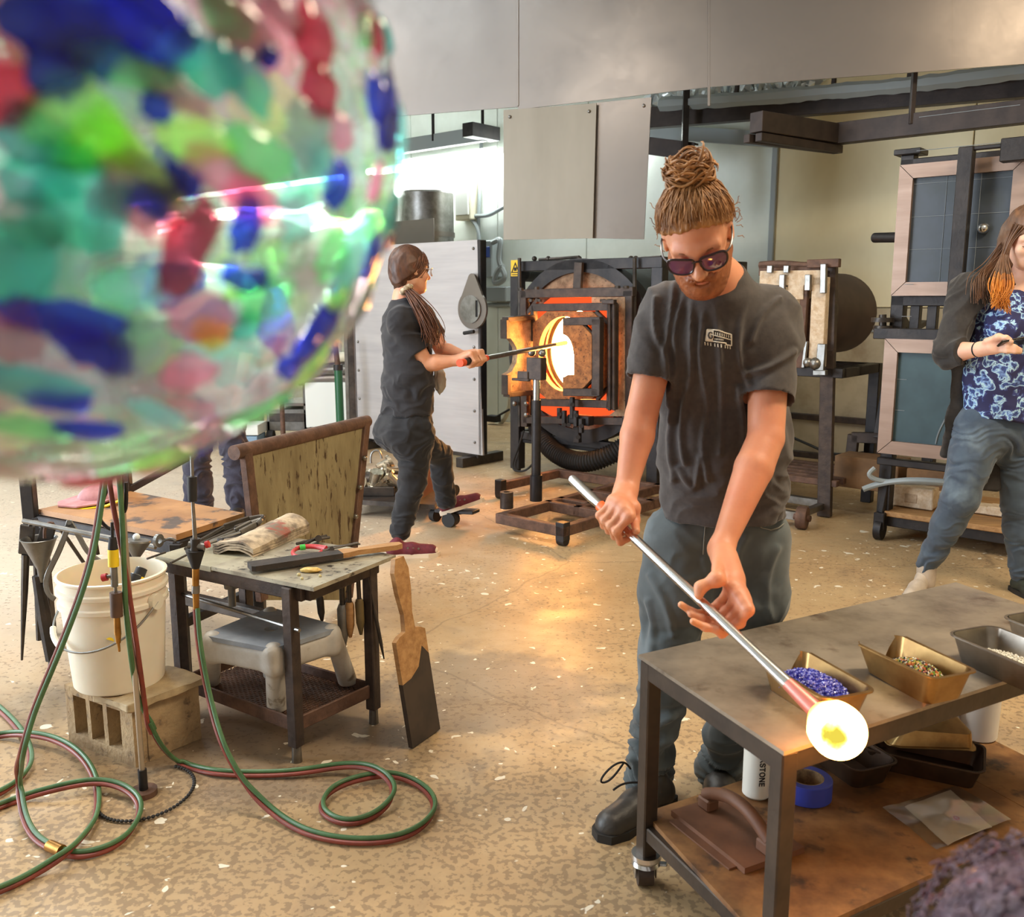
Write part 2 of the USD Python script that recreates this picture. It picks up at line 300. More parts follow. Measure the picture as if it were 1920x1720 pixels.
# ---------------------------------------------------------------- overhead beams
def chan(mb, a, b, h, d, t=.016):                       # a channel beam: web and two flanges
    f = frame(b - a)
    mb.bar(a, b, t, h, ch=.002)
    for s_ in (-1, 1): mb.bar(a + EZ * s_ * (h - t) / 2 + f[0] * d / 2, b + EZ * s_ * (h - t) / 2 + f[0] * d / 2, d, t, ch=.002)
    return mb
a, b = at_w(1200, 222, 7.0), at_w(1990, 150, 7.0)
bm = thing('ceiling_beam', 'upper brown steel beam along the tan wall under the hood', 'beam', a)
obj('beam_web', chan(MB(), a, b, .17, .09), MT['beam'], bm)
for x_ in (1380, 1560, 1700): p = at_w(x_, 188, 7.02); obj('hanger', MB().bar(p, p + EZ * 1.0 + EU * .05, .03), MT['beam'], bm)
obj('foil_wrap', MB().tube(spline([at_w(1240, 196, 6.9), at_w(1450, 182, 6.9), at_w(1560, 172, 6.92), at_w(1700, 160, 6.9), at_w(1960, 128, 6.9)], 50), .05 + .012 * rng.random(50), 7), MT['grey_paint'], bm)
ft = thing('foil_insulation', 'crumpled shiny foil insulation showing between the hood and the brown beam', 'insulation', at_w(1370, 178, 7.3))
for k, (x0, y0, x1, y1) in enumerate(((1222, 188, 1262, 184), (1268, 184, 1330, 178), (1338, 178, 1420, 168), (1428, 166, 1500, 158), (1506, 158, 1530, 154))):
    p0_, p1_ = at_w(x0, y0, 7.25), at_w(x1, y1, 7.25); nn = 24; tt = np.linspace(0, 1, nn)[:, None]; q = p0_ + (p1_ - p0_) * tt; q[:, 2] += .02 * rng.normal(size=nn)
    m_ = sweep(q, .085 + .02 * rng.normal(size=nn), 12); v = np.array(m_.vertices); m_.vertices = v + .03 * (rng.random(v.shape) - .5); obj('foil_piece', m_, MT['foil'], ft, smooth=False)
a, b, c_ = at_w(1418, 220, 5.4), at_w(1560, 240, 6.1), at_w(2000, 208, 6.1)
a[2] = b[2] = c_[2] = 2.42
bm = thing('track_beam', 'lower dark steel track frame hanging above the chalkboard rack', 'beam', a)
obj('beam_web', chan(MB(), b - EU * .05, c_, .13, .08), MT['beam'], bm)
obj('cross_beam', MB().bar(a, b + (b - a) * .02, .10, .12), MT['beam'], bm)
objs('lower_rail', MB().bar(a - EZ * .09 - EU * .06, b - EZ * .09 + EN * .1, .05, .05).bar(a - EZ * .09 + EU * .02, b - EZ * .09 + EU * .02 + EN * .1, .05, .05), MT['beam'], bm)
obj('hanger', MB().bar(b + EU * .5, b + EU * .5 + EZ * 1.7, .03), MT['beam'], bm)
a, b = at_w(1215, 272, 6.9), at_w(1300, 284, 6.9)
bm = thing('short_beam', 'short brown beam behind the bearded man, right of the flaps', 'beam', a)
obj('beam_web', chan(MB(), at_w(1190, 270, 6.9), at_w(1300, 284, 6.9), .14, .08), MT['beam'], bm)
obj('post', MB().bar(at_w(1283, 300, 6.86) - EZ * .4, at_w(1283, 300, 6.86) + EZ * 1.3, .05), MT['black_steel'], bm)
gb = at_w(1230, 262, 7.3)
obj_ = thing('grey_duct_beam', 'blue grey metal channel high on the wall behind the topknot', 'beam', gb)
obj('beam_web', chan(MB(), at_w(1215, 246, 7.45), at_w(1455, 262, 7.45), .12, .06), MT['grey_paint'], obj_)
a, b = at_w(640, 262, 7.0), at_w(905, 250, 7.0); a[2] = b[2] = b[2]
bm = thing('lit_beam', 'pale grey steel beam under the hood beside the glass ball', 'beam', a)
obj('beam_web', chan(MB(), a, b, .14, .08), MT['grey_paint'], bm)
obj('beam_end', MB().bar(b - EN * .25 + EU * .03, b + EN * .15 + EU * .03, .14, .13), MT['black_steel'], bm)
objs('hanger', MB().bar(a + EU * 1.5, a + EU * 1.5 + EZ * 1.4, .03).bar(b, b + EZ * 1.2, .03), MT['black_steel'], bm)
# ---------------------------------------------------------------- wall light, conduit, electrical boxes
tube_glow = glow('lamp_tube', (.93, 1.0, .97), 50)
a, b = at_w(700, 292, 7.5), at_w(938, 286, 7.5); a[2] = b[2] = 2.84
for k, (xa, xb) in enumerate(((330, 640), (60, 280), (975, 1185))):  # the last strip is added, unseen, to brighten the white wall
    a2, b2 = at_w(xa, 292, 7.5), at_w(xb, 292, 7.5); a2[2] = b2[2] = 2.84
    f2 = thing('fluorescent_light', ('fluorescent strip light on the far wall behind the right half of the glass ball', 'fluorescent strip light on the far wall behind the left half of the glass ball', 'added strip light behind the hanging metal flaps, unseen, brightening the white wall')[k], 'light fixture', a2)
    obj('housing', MB().bar(a2 + EZ * .06, b2 + EZ * .06, .12, .06), MT['white_paint'], f2); obj('lamp_tube', MB().cyl(a2, b2, .035), tube_glow, f2, label='glowing fluorescent tube')
for k, (xa, xb, yt, yd, lb) in enumerate(((-40, 150, 380, 8.6, 'dark tool cabinet seen through the left part of the glass ball'), (190, 330, 450, 8.3, 'lower dark cabinet seen through the middle of the glass ball'), (372, 452, 400, 9.5, 'narrow dark cabinet seen through the right part of the glass ball'))):
    q0, q1 = at_y(xa, yt, yd), at_y(xb, yt, yd); cbn = thing('steel_cabinet', lb, 'cabinet', (q0[0], yd, 0)); cc = ((q0[0] + q1[0]) / 2, yd + .25, q0[2] / 2); cabm = mat(f'cabinet{k}', ((46, 62, 60), (40, 44, 50), (54, 60, 56))[k], rough=.4)
    obj('cabinet_body', MB().box(cc, (q1[0] - q0[0], .5, q0[2]), ch=.01), cabm, cbn); hw = (q1[0] - q0[0]) / 2
    for e in (-1, 1): obj('cabinet_door', MB().box((cc[0] + e * hw / 2, yd - .01, cc[2]), (hw - .02, .02, q0[2] - .1)), cabm, cbn); obj('door_handle', MB().box((cc[0] + e * .05, yd - .03, cc[2]), (.02, .02, .15)), MT['steel'], cbn)
fl = thing('fluorescent_light', 'glowing white fluorescent strip light on the white wall', 'light fixture', a)
obj('housing', MB().bar(a + EZ * .06, b + EZ * .06, .12, .06), MT['white_paint'], fl)
obj('lamp_tube', MB().cyl(a, b, .035).cyl(a - EN * .09, b - EN * .09, .035), tube_glow, fl, label='glowing fluorescent tubes')
jb = thing('junction_box', 'beige electrical box high on the white wall', 'electrical box', at_w(870, 370, 7.6))
q = [uwz(at_w(x, y, 7.55)) for x, y in ((858, 318), (888, 412))]
obj('box', MB().bx(q[0][0], q[1][0], 7.5, 7.635, q[1][2], q[0][2], .01), MT['beige_paint'], jb)
obj('cover', MB().bx(q[0][0] + .02, q[1][0] - .02, 7.48, 7.51, q[1][2] + .05, q[0][2] - .05, .006), MT['white_paint'], jb)
objs('conduit', MB().tube(spline([at_w(888, 405, 7.58), at_w(920, 402, 7.58), at_w(946, 388, 7.58), at_w(990, 380, 7.58)], 20), .022).tube([at_w(903, 250, 7.6), at_w(897, 420, 7.6), at_w(899, 560, 7.6)], .02).tube(spline([at_w(884, 412, 7.58), at_w(896, 430, 7.58), at_w(898, 470, 7.58)], 12), .022), MT['grey_paint'], jb)
db = thing('disconnect_switch', 'blue grey electrical switch box on the wall beside the white panel', 'electrical box', at_w(910, 490, 7.6))
q = [uwz(at_w(x, y, 7.5)) for x, y in ((896, 452), (927, 520))]
obj('box', MB().bx(q[0][0], q[1][0], 7.46, 7.635, q[1][2], q[0][2], .01), MT['grey_paint'], db)
obj('label_plate', MB().bx(q[0][0] + .05, q[1][0] - .03, 7.45, 7.47, q[0][2] - .18, q[0][2] - .07, .003), mat('blue_label', (60, 84, 160)), db)
obj('cable', MB().tube(spline([at_w(924, 455, 7.45), at_w(938, 452, 7.4), at_w(936, 490, 7.4), at_w(946, 520, 7.4), at_w(928, 530, 7.4), at_w(935, 505, 7.4), at_w(944, 500, 7.4)], 50), .03), MT['grey_paint'], db)
ob = thing('outlet_box', 'pale grey conduit box low on the wall left of the furnace', 'electrical box', at_w(930, 555, 7.6))
q = [uwz(at_w(x, y, 7.55)) for x, y in ((906, 538), (954, 566))]
obj('box', MB().bx(q[0][0], q[1][0], 7.5, 7.635, q[1][2], q[0][2], .01), MT['grey_paint'], ob)
objs('conduit', MB().tube([at_w(860, 572, 7.6), at_w(957, 572, 7.6)], .02), MT['grey_paint'], ob)
pp = thing('wall_pipe', 'grey conduit pipe running down and along the wall left of the furnace', 'pipe', at_w(900, 780, 7.6))
obj('pipe', MB().tube(spline([at_w(896, 800, 7.5), at_w(935, 795, 7.5), at_w(955, 760, 7.5), at_w(955, 700, 7.5)], 24), .03), MT['beige_paint'], pp)
obj('plug', MB().box(at_w(925, 785, 7.4), (.14, .1, .07), (EU, EN, EZ)).tube([at_w(930, 782, 7.4), at_w(955, 768, 7.4)], .012), MT['black_rubber'], pp)
# big round duct behind the white panel
dc = at_w(800, 440, 7.0); dr = .29
dt = thing('exhaust_duct', 'large round galvanised duct standing behind the white panel', 'duct', (dc[0], dc[1], 0))
obj('duct_body', MB().lathe([(.001, .0), (dr, .0), (dr, 2.45), (dr - .02, 2.47), (.001, 2.47)], (dc[0], dc[1], 0), n=40), MT['steel'], dt)
obj('band', MB().lathe([(dr, 2.0), (dr + .012, 2.0), (dr + .012, 2.05), (dr, 2.05)], (dc[0], dc[1], 0), n=40), MT['galv'], dt)
pk = at_w(776, 433, 6.4)
pq = [uwz(at_w(x, y, 6.3)) for x, y in ((730, 416), (813, 470))]
pt = thing('metal_plate', 'small pinkish grey metal panel behind the top of the white panel', 'metal sheet', at_w(776, 433, 6.3))
obj('sheet', MB().bx(pq[0][0], pq[1][0], 6.3, 6.32, .3, pq[0][2]), MT['galv'], pt)
objs('foot', MB().bx(pq[0][0], pq[0][0] + .05, 6.2, 6.45, 0, .3).bx(pq[1][0] - .05, pq[1][0], 6.2, 6.45, 0, .3), MT['dark_steel'], pt)
# ---------------------------------------------------------------- white heat shield panel with round porthole cover
PW = 5.43
wp = thing('heat_shield', 'tall white sheet metal heat shield panel behind the long haired woman', 'panel', UW(-5.9, PW))
P = pxpoly([(664, 840), (728, 452), (898, 450), (908, 858), (800, 850)], PW); P[0] = (-6.7, .03); P[1] = (-6.7, P[1][1]); P[4] = (P[3][0] - .6, P[3][1])
obj('sheet', MB().ext([(P[0][0], .1), (P[3][0], .1), (P[2][0], P[2][1]), (P[1][0], P[2][1])], UW(0, PW), EU, EZ, .02), MT['white_sheet'], wp)
obj('edge', MB().bx(P[2][0], P[2][0] + .035, PW - .02, PW + .05, .1, P[2][1]), MT['black_steel'], wp)
objs('foot', MB().bx(-5.2, -5.12, PW - .15, PW + .35, 0, .08).bx(-6.5, -6.42, PW - .15, PW + .35, 0, .08).bx(-6.6, -5.1, PW + .01, PW + .05, .06, .12), MT['dark_steel'], wp)
bl = MB()
for z_ in np.linspace(.2, 1.75, 7): bl.ball(UW(P[2][0] - .04, PW - .022, z_), .013, 1); bl.ball(UW(-6.55, PW - .022, z_), .013, 1)
objs('bolt', bl, MT['steel'], wp)
cc = at_w(888, 580, PW - .04)
pc = thing('porthole_cover', 'round grey metal cover with a slot, fixed to the white panel', 'metal cover', cc)
uu, _, zz = uwz(cc)
disc = unary_union([Point(0, 0).buffer(.155, 32).intersection(sbox(-.16, -.2, .16, .2)), Polygon([(-.11, .11), (.11, .11), (.035, .26), (-.035, .26)]), Point(0, .24).buffer(.04)])
obj('plate', MB().ext(disc, cc, EU, EZ, .02), MT['galv'], pc)
obj('inner_disc', MB().ext(Point(-.01, 0).buffer(.11, 32).difference(sbox(.05, -.06, .075, .07)), cc - EN * .02, EU, EZ, .012), MT['steel'], pc)
obj('slot', MB().bx(uu + .05, uu + .075, cc @ EN - .025, cc @ EN - .018, zz - .06, zz + .07), MT['black_rubber'], pc)
obj('handle', MB().tube([cc + EU * -.08 - EZ * .19 - EN * .03, cc + EU * .03 - EZ * .175 - EN * .03], .015), MT['black_rubber'], pc)
# ================================================================ the glory hole furnace
FW = 5.45
def fp(px, py, w=FW): q = uwz(at_w(px, py, w)); return V(q[0], q[2])
def fbar(mb, a, b, wd, w, dp=.05, ext=0):               # bar between two pixels on the plane w
    A_, B_ = at_w(*a, w), at_w(*b, w); d_ = B_ - A_
    return mb.bar(A_, B_, wd, dp, up=-EN, ext=ext) if True else None
fc = at_w(1088, 660, FW); fu, _, fz = uwz(fc); FR = .66
fur = thing('glory_hole_furnace', 'large round glass furnace with black steel frame and blazing open door', 'furnace', UW(fu, FW))
MT['drum'] = mat('drum', (96, 108, 116), (78, 86, 92), 5, .5, .2)
obj('drum', MB().lathe([(.3, 0), (FR - .01, 0), (FR, .02), (FR, 1.25), (.001, 1.25)], UW(fu, FW + .03, fz), EN, 56), MT['drum'], fur, label='blue grey furnace drum')
obj('drum_ring', MB().lathe([(FR - .085, -.03), (FR + .012, -.03), (FR + .012, .08), (FR - .085, .08), (FR - .085, -.03)], UW(fu, FW, fz), EN, 64), MT['black_steel'], fur)
obj('refractory_face', MB().lathe([(.33, .08), (.33, .0), (FR - .08, .0), (FR - .08, .05)], UW(fu, FW, fz), EN, 56), MT['refractory'], fur)
obj('hot_chamber', MB().lathe([(.42, .05), (.42, .7), (.001, .72)], UW(fu, FW + .02, fz), EN, 48), glow('furnace_fire', (1.0, .42, .10), 140), fur, label='white hot furnace interior')
# outer frame
t0, b0 = fp(962, 491), fp(975, 885)
uL, uR, zT = t0[0], fp(1246, 488)[0], t0[1]
fr = MB().bx(uL, uR, FW - .03, FW + .05, zT - .075, zT)
obj('frame_top', fr, MT['black_steel'], fur)
for nm, u_, dw in (('frame_post', uL + .04, 0), ('frame_post', uR - .04, 0), ('frame_post', uL + .04, 1.15), ('frame_post', uR - .04, 1.15)):
    obj(nm, MB().bx(u_ - .045, u_ + .045, FW - .03 + dw, FW + .05 + dw, .03, zT - .07).bx(u_ - .02, u_ + .02, FW - .01 + dw, FW + .03 + dw, 0, .04), MT['black_steel'], fur)
lw = MB()
for z_, dw in ((.30, .0), (.30, 1.15), (fp(1030, 830)[1], .02)): lw.bx(uL, uR, FW - .01 + dw, FW + .04 + dw, z_ - .03, z_ + .03)
for u_ in (uL + .04, uR - .04): lw.bx(u_ - .03, u_ + .03, FW, FW + 1.18, .27, .33).bx(u_ - .03, u_ + .03, FW, FW + 1.18, zT - .07, zT)
lw.bx(uL, uR, FW + 1.12, FW + 1.2, zT - .075, zT)
objs('frame_rail', lw, MT['black_steel'], fur)
objs('cradle', MB().bar(UW(fu - .5, FW + .15, .32), UW(fu - .42, FW + .15, fz - .5), .05).bar(UW(fu + .5, FW + .15, .32), UW(fu + .42, FW + .15, fz - .5), .05).bx(fu - .55, fu + .55, FW + .1, FW + .16, .38, .43), MT['black_steel'], fur)
W1, W2, W3 = FW - .09, FW - .18, FW - .27
sg = at_w(967, 503, FW - .035)
obj('warning_sign', MB().ext([(-.045, -.06), (.045, -.06), (.045, .06), (-.045, .06)], sg + EN * .0, EU, EZ, .004), mat('sign_yellow', (236, 190, 40)), fur, label='yellow heat warning sign')
obj('warning_triangle', MB().ext(Polygon([(-.04, -.035), (.04, -.035), (0, .045)]).difference(Polygon([(-.03, -.028), (.03, -.028), (0, .03)])), sg - EN * .0, EU, EZ, .008).bx(*(lambda q: (q[0] - .012, q[0] + .012, FW - .044, FW - .036, q[2] - .02, q[2] + .005))(uwz(sg)), .001).ext([(-.035, -.052), (.035, -.052), (.035, -.046), (-.035, -.046)], sg, EU, EZ, .007), MT['black_rubber'], fur)
obj('arch_strap', MB().bar(at_w(1086, 492, W1 + .03), at_w(1083, 545, W1 + .03), .07, .03, up=-EN), MT['brown_steel'], fur)
# door layer 1: big square frame
d1 = MB()
fbar(d1, (980, 551), (1190, 547), .065, W1); fbar(d1, (1180, 545), (1178, 795), .075, W1); fbar(d1, (984, 545), (986, 800), .06, W1); fbar(d1, (984, 787), (1190, 790), .055, W1)
for a_, b_ in (((1150, 560), (1175, 590)), ((1150, 780), (1176, 752)), ((1010, 560), (988, 590))): fbar(d1, a_, b_, .03, W1, .03)
objs('outer_door_frame', d1, MT['brown_steel'], fur)
P = pxpoly([(1114, 557), (1176, 557), (1176, 780), (1110, 780), (1146, 779), (1164, 764), (1164, 584), (1140, 570), (1114, 570)], W1)
hole2 = pxpoly([(1004, 584), (1140, 584), (1140, 748), (1004, 748)], W2)
obj('outer_door_plate', MB().ext(P, UW(0, W1), EU, EZ, .03), MT['refractory'], fur)
# glowing liner seen through the gaps of the doors
L_ = Polygon(pxpoly([(1030, 556), (1120, 556), (1172, 580), (1172, 765), (1140, 781), (1030, 781), (1000, 765), (1000, 580)], W1 - .02))
gl = glow('hot_gap', (1.0, .085, .02), 1.5)
rc = fp(1062, 664, W2)
obj('hot_liner', MB().ext(L_.difference(Point(*rc).buffer(.31, 24)), UW(0, W1 + .03), EU, EZ, .015), gl, fur, label='red hot liner glowing in the door gaps')
# door layer 2: square frame with a round opening in a speckled plate
d2 = MB()
fbar(d2, (1000, 577), (1155, 575), .055, W2); fbar(d2, (1149, 570), (1148, 768), .07, W2); fbar(d2, (1012, 754), (1150, 758), .055, W2); fbar(d2, (1001, 572), (1003, 640), .03, W2)
for a_, b_ in (((1118, 584), (1143, 608)), ((1120, 750), (1144, 724)), ((1006, 608), (1030, 586)), ((1006, 724), (1030, 748))): fbar(d2, a_, b_, .025, W2, .03)
for x_ in (1149, 1157): d2.tube([at_w(x_ - 6, 562, W2 - .05), at_w(x_ - 6, 770, W2 - .05)], .012)
d2.bx(*(lambda q: (q[0] - .05, q[0] + .05, W2 - .08, W2 - .04, q[2] - .015, q[2] + .015))(uwz(at_w(1152, 566, W2))))
objs('middle_door_frame', d2, MT['brown_steel'], fur)
plate = Polygon(pxpoly([(1004, 606), (1030, 584), (1114, 584), (1138, 606), (1138, 726), (1114, 748), (1030, 748), (1004, 726)], W2))
rr = (fp(1120, 664, W2)[0] - fp(1004, 664, W2)[0]) * .5 * .78
import shapely.affinity as aff
circ = aff.scale(Point(*rc).buffer(1, 40), .235, .268)
MT['hot_plate'] = mat('hot_plate', (170, 112, 66), (120, 78, 48), 26, .9, 0, bump=.3, bsc=90, c3=(60, 40, 28), sc3=70, lo3=.6, hi3=.66)
obj('middle_door_plate', MB().ext(plate.difference(circ), UW(0, W2 + .02), EU, EZ, .05), MT['hot_plate'], fur)
# door layer 3: right half door with a half round notch
d3 = MB()
fbar(d3, (1059, 603), (1128, 602), .055, W3); fbar(d3, (1121, 598), (1120, 742), .07, W3); fbar(d3, (1059, 735), (1124, 736), .055, W3); fbar(d3, (1097, 612), (1114, 630), .025, W3, .03); fbar(d3, (1095, 728), (1114, 708), .025, W3, .03)
objs('inner_door_frame', d3, MT['brown_steel'], fur)
nc = fp(1059, 667, W3)
half = Polygon(pxpoly([(1060, 610), (1097, 610), (1114, 628), (1114, 710), (1097, 728), (1060, 728)], W3)).difference(aff.scale(Point(*nc).buffer(1, 40), .1, .15)).difference(Polygon(pxpoly([(1050, 664), (1081, 664), (1081, 703), (1050, 703)], W3)))
obj('inner_door_plate', MB().ext(half, UW(0, W3 + .02), EU, EZ, .05), MT['hot_plate'], fur)
# the left half door swung open towards the viewer
h0 = at_w(1000, 660, W2); h1 = at_w(945, 660, 4.98)
dd = h1 - h0; dd[2] = 0; LD = np.linalg.norm(dd); dd /= LD; dn = np.cross(dd, EZ)
def lp(px, py): q = at_pl(px, py, h0, dn); return (q - h0) @ dd, q[2]
zz_ = lambda zx, zy: (930 + zx / 3.91, 460 + zy / 3.91)
P = [lp(*zz_(*q)) for q in ((66, 545), (270, 527), (275, 1078), (75, 1095), (75, 950), (118, 925), (150, 860), (158, 800), (150, 750), (128, 710), (108, 684), (68, 684))]
od = obj('open_door', MB().ext(P, h0 * V(1, 1, 0), dd, EZ, .05 * (1 if dn[0] < 0 else -1)), MT['refractory'], fur)
dsgn = 1 if dn[0] > 0 else -1
rim = MB()
for (a_, b_) in (((66, 545), (270, 527)), ((275, 1078), (75, 1095)), ((68, 684), (66, 545)), ((75, 1095), (75, 950))):
    p_, q_ = lp(*zz_(*a_)), lp(*zz_(*b_)); rim.bar(h0 * V(1, 1, 0) + dd * p_[0] + EZ * p_[1], h0 * V(1, 1, 0) + dd * q_[0] + EZ * q_[1], .035, .07, up=dn)
objs('door_edge_bar', rim, MT['brown_steel'], od)
# brackets and clamps under the doors
br = MB()
for x_, y0, y1 in ((1073, 745, 785), (1080, 770, 800), (1049, 765, 785), (1058, 770, 800), (1090, 785, 812)): fbar(br, (x_, y0), (x_, y1), .03, W3, .03)
for x_, y_ in ((1073, 759), (1080, 779), (1049, 777), (1058, 797), (1090, 799), (1084, 820), (1066, 797)): br.cyl(at_w(x_, y_, W3 - .03), at_w(x_, y_, W3), .016, n=8)
br.bx(*(lambda q, r: (q[0], r[0], W3 + .02, W2, r[1], q[1]))(fp(1060, 778, W3), fp(1100, 800, W3)))
fbar(br, (1082, 800), (1083, 830), .05, W2, .04)
objs('door_bracket', br, MT['black_steel'], fur)
rd = MB()
for x_ in (974, 1190): rd.tube([at_w(x_, 484, FW - .07), at_w(x_, 800, FW - .07)], .014)
rd.tube([at_w(1011, 487, FW), at_w(1086, 482, FW)], .012).tube([at_w(1180, 486, FW), at_w(1240, 482, FW)], .012)
for x_ in (1002, 1028, 1086, 1183, 1192): rd.ball(at_w(x_, 485, FW), .02, 1)
for x_, y_ in ((977, 545), (1006, 543), (1158, 541), (1174, 541), (996, 566), (1012, 566), (1130, 566), (1144, 566)): rd.cyl(at_w(x_, y_, W2), at_w(x_, y_ - 5, W2), .02, n=8)
objs('rod', rd, MT['dark_steel'], fur)
bb = MB()
for x_, y_ in ((968, 757), (990, 757), (990, 778)): bb.cyl(at_w(x_, y_, FW - .12), at_w(x_, y_, FW), .014, n=8).ball(at_w(x_ - 3, y_, FW - .13), .022, 1)
objs('bolt', bb, MT['steel'], fur)
hs = spline([at_w(1008, 800, FW + .05), at_w(1030, 838, FW - .05), at_w(1062, 860, FW - .08), at_w(1100, 866, FW - .08), at_w(1150, 850, FW), at_w(1200, 815, FW + .15)], 150)
obj('flexible_duct', MB().tube(hs, .07 + .008 * np.cos(np.arange(150) * 2 * np.pi / 3), 14), MT['black_rubber'], fur)
obj('cable', MB().tube(spline([at_w(982, 808, FW - .06), at_w(968, 850, FW - .06), at_w(962, 878, FW - .06), at_w(985, 882, FW - .1), at_w(1000, 868, FW - .02)], 30), .008), MT['black_rubber'], fur)
bs = thing('air_pipe', 'black round pipe behind the upper left corner of the furnace', 'pipe', at_w(995, 512, 6.7))
obj('pipe', MB().cyl(at_w(978, 512, 5.9), at_w(1016, 514, 6.3), .07).ball(at_w(978, 512, 5.9), .075), MT['black_rubber'], bs)
# ================================================================ rolling yoke stand in front of the furnace
st = thing('pipe_stand', 'rolling steel pipe rest stand with rusty grid base in front of the furnace', 'stand', UW(-3.45, 4.5))
zb = .115
def rail(u0, u1, w0, w1): obj('base_bar', MB().bx(u0, u1, w0, w1, zb - .06, zb, .004), MT['rust_steel'], st)
for u_ in (-3.53, -3.07): rail(u_, u_ + .05, 3.96, 5.3)
rail(-3.30, -3.25, 4.36, 5.3)
for w_ in (3.91, 4.36, 4.8, 5.25): rail(-3.53 if w_ < 5 else -4.15, -3.02, w_, w_ + .05)
rail(-4.15, -4.10, 4.6, 5.25)
sp_ = at_z(1005, 925, zb); su, sw, _ = uwz(sp_)
rail(-3.53, -3.02, sw - .02, sw + .03)
for u_, w_ in ((-3.05, 3.94), (-3.5, 5.28), (-4.12, 4.62), (-3.05, 5.28)):
    o = MB().bx(u_ - .03, u_ + .03, w_ - .03, w_ + .03, .03, zb + .02).cyl(UW(u_ - .025, w_, .03), UW(u_ + .025, w_, .03), .03, n=12)
    obj('caster', o, MT['black_steel'], st)
obj('sleeve', MB().cyl(UW(su, sw, zb - .05), UW(su, sw, zb + .12), .04).cyl(UW(su, sw, zb), UW(su, sw, at_w(1003, 750, sw)[2]), .03), MT['black_steel'], st)
cu = at_z(950, 953, zb); obj('socket', MB().lathe([(.02, .1), (.02, 0), (.04, 0), (.04, .10), (.02, .1)], cu), MT['brown_steel'], st)
zt = at_w(1003, 706, sw)[2]; z1 = at_w(1003, 752, sw)[2]
obj('inner_tube', MB().cyl(UW(su, sw, z1 - .05), UW(su, sw, zt), .022), MT['chrome'], st)
hd = MB().bx(su - .06, su + .06, sw - .03, sw + .03, zt - .02, zt + .12).bx(su - .13, su - .04, sw - .04, sw - .01, zt - .02, zt + .03).bx(su - .16, su - .02, sw - .06, sw - .03, zt - .03, zt - .015)
obj('yoke_head', hd, MT['brown_steel'], st)
objs('roller_ball', MB().ball(UW(su - .04, sw, zt + .15), .025).ball(UW(su + .045, sw, zt + .15), .025), MT['steel'], st)
# blowpipe held by the long haired woman, resting on the stand, its tip inside the furnace
pr = UW(su, sw, zt + .178); pa = at_y(862, 681, 4.70); dpp = (pr - pa) / np.linalg.norm(pr - pa)
tip = pr + dpp * .62
bp = thing('blowpipe', 'steel blowpipe held by the long haired woman with its tip in the furnace', 'blowpipe', pa)
obj('pipe', MB().cyl(pa + dpp * .3, tip - dpp * .25, .014, n=14), MT['steel'], bp)
obj('grip', MB().cyl(pa + dpp * .02, pa + dpp * .3, .02, .018, n=14), MT['black_rubber'], bp, label='black grip with red ends')
obj('grip_band', MB().cyl(pa, pa + dpp * .05, .0205, n=14).cyl(pa + dpp * .29, pa + dpp * .36, .0185, n=14), mat('red_orange', (226, 84, 44)), bp)
obj('hot_tip', MB().cyl(tip - dpp * .25, tip, .014, .016, n=14), glow('hot_steel', (1., .42, .05), 6), bp, label='orange hot pipe tip')
# foot pedal under her raised foot
pd = at_z(850, 972, .05); 
pe = thing('foot_pedal', 'black foot pedal under the raised shoe of the long haired woman', 'pedal', (pd[0], pd[1], 0))
obj('pedal_plate', MB().bar(pd + V(-.1, .1, .03), pd + V(.14, -.02, .045), .09, .02), MT['black_steel'], pe)
obj('pedal_wheel', MB().cyl(pd + V(-.03, -.03, -.005), pd + V(0.0, .03, -.005), .045, n=18), MT['black_rubber'], pe)
obj('pedal_arm', MB().bar(pd + V(0.05, 0.03, .03), pd + V(-.06, .16, .05), .03), MT['black_steel'], pe)
# ================================================================ low dolly with pump behind her
dl = thing('equipment_dolly', 'low flat dolly with brown side panel behind the long haired woman', 'dolly', at_z(770, 950, .0))
dz = .10
q0, q1, q2, q3 = at_z(664, 940, dz), at_z(815, 950, dz), at_z(850, 905, dz), at_z(690, 900, dz)
obj('deck', MB().ext([tuple(q[:2]) for q in (q0, q1, q2, q3)], (0, 0, dz - .02), (1, 0, 0), (0, 1, 0), .03), MT['dark_steel'], dl)
obj('side_panel', MB().bar(at_z(762, 955, dz) + EZ * .08, at_z(838, 905, dz) + EZ * .08, .02, .2), mat('dark_red_board', (88, 50, 44), (70, 40, 36), 8), dl)
for q in (q0, q1, q2): obj('wheel', MB().cyl(V(q[0], q[1] + .03, .04) - EU * .02, V(q[0], q[1] + .03, .04) + EU * .02, .04, n=16), MT['black_rubber'], dl)
pm = thing('metal_pump', 'clutter of shiny metal pump fittings on the low dolly', 'pump', at_z(703, 918, dz))
o = MB(); pc_ = at_z(703, 925, dz + .01)
for i in range(16):
    q = pc_ + V(rng.uniform(-.13, .13), rng.uniform(-.08, .1), rng.uniform(.04, .2)); d_ = rng.normal(size=3); d_ /= np.linalg.norm(d_)
    o.cyl(q - d_ * .05, q + d_ * .05, rng.uniform(.02, .045), n=14)
    o.lathe([(.02, -.01), (.05, -.01), (.05, .01), (.02, .01), (.02, -.01)], q + d_ * .04, d_, 14)
objs('fitting', o, mat('nickel', (206, 196, 176), (150, 138, 120), 9, .3, .9), pm)
obj('base_block', MB().box(pc_ + EZ * .03, (.28, .2, .06)).cyl(pc_ + V(-.12, 0, .08), pc_ + V(.12, 0, .08), .06), MT['dark_steel'], pm)
obj('hook', MB().tube(spline([pc_ + V(-.02, 0, .2), pc_ + V(-.01, 0, .27), pc_ + V(.03, 0, .28), pc_ + V(.05, 0, .23)], 16), .007), MT['steel'], pm)
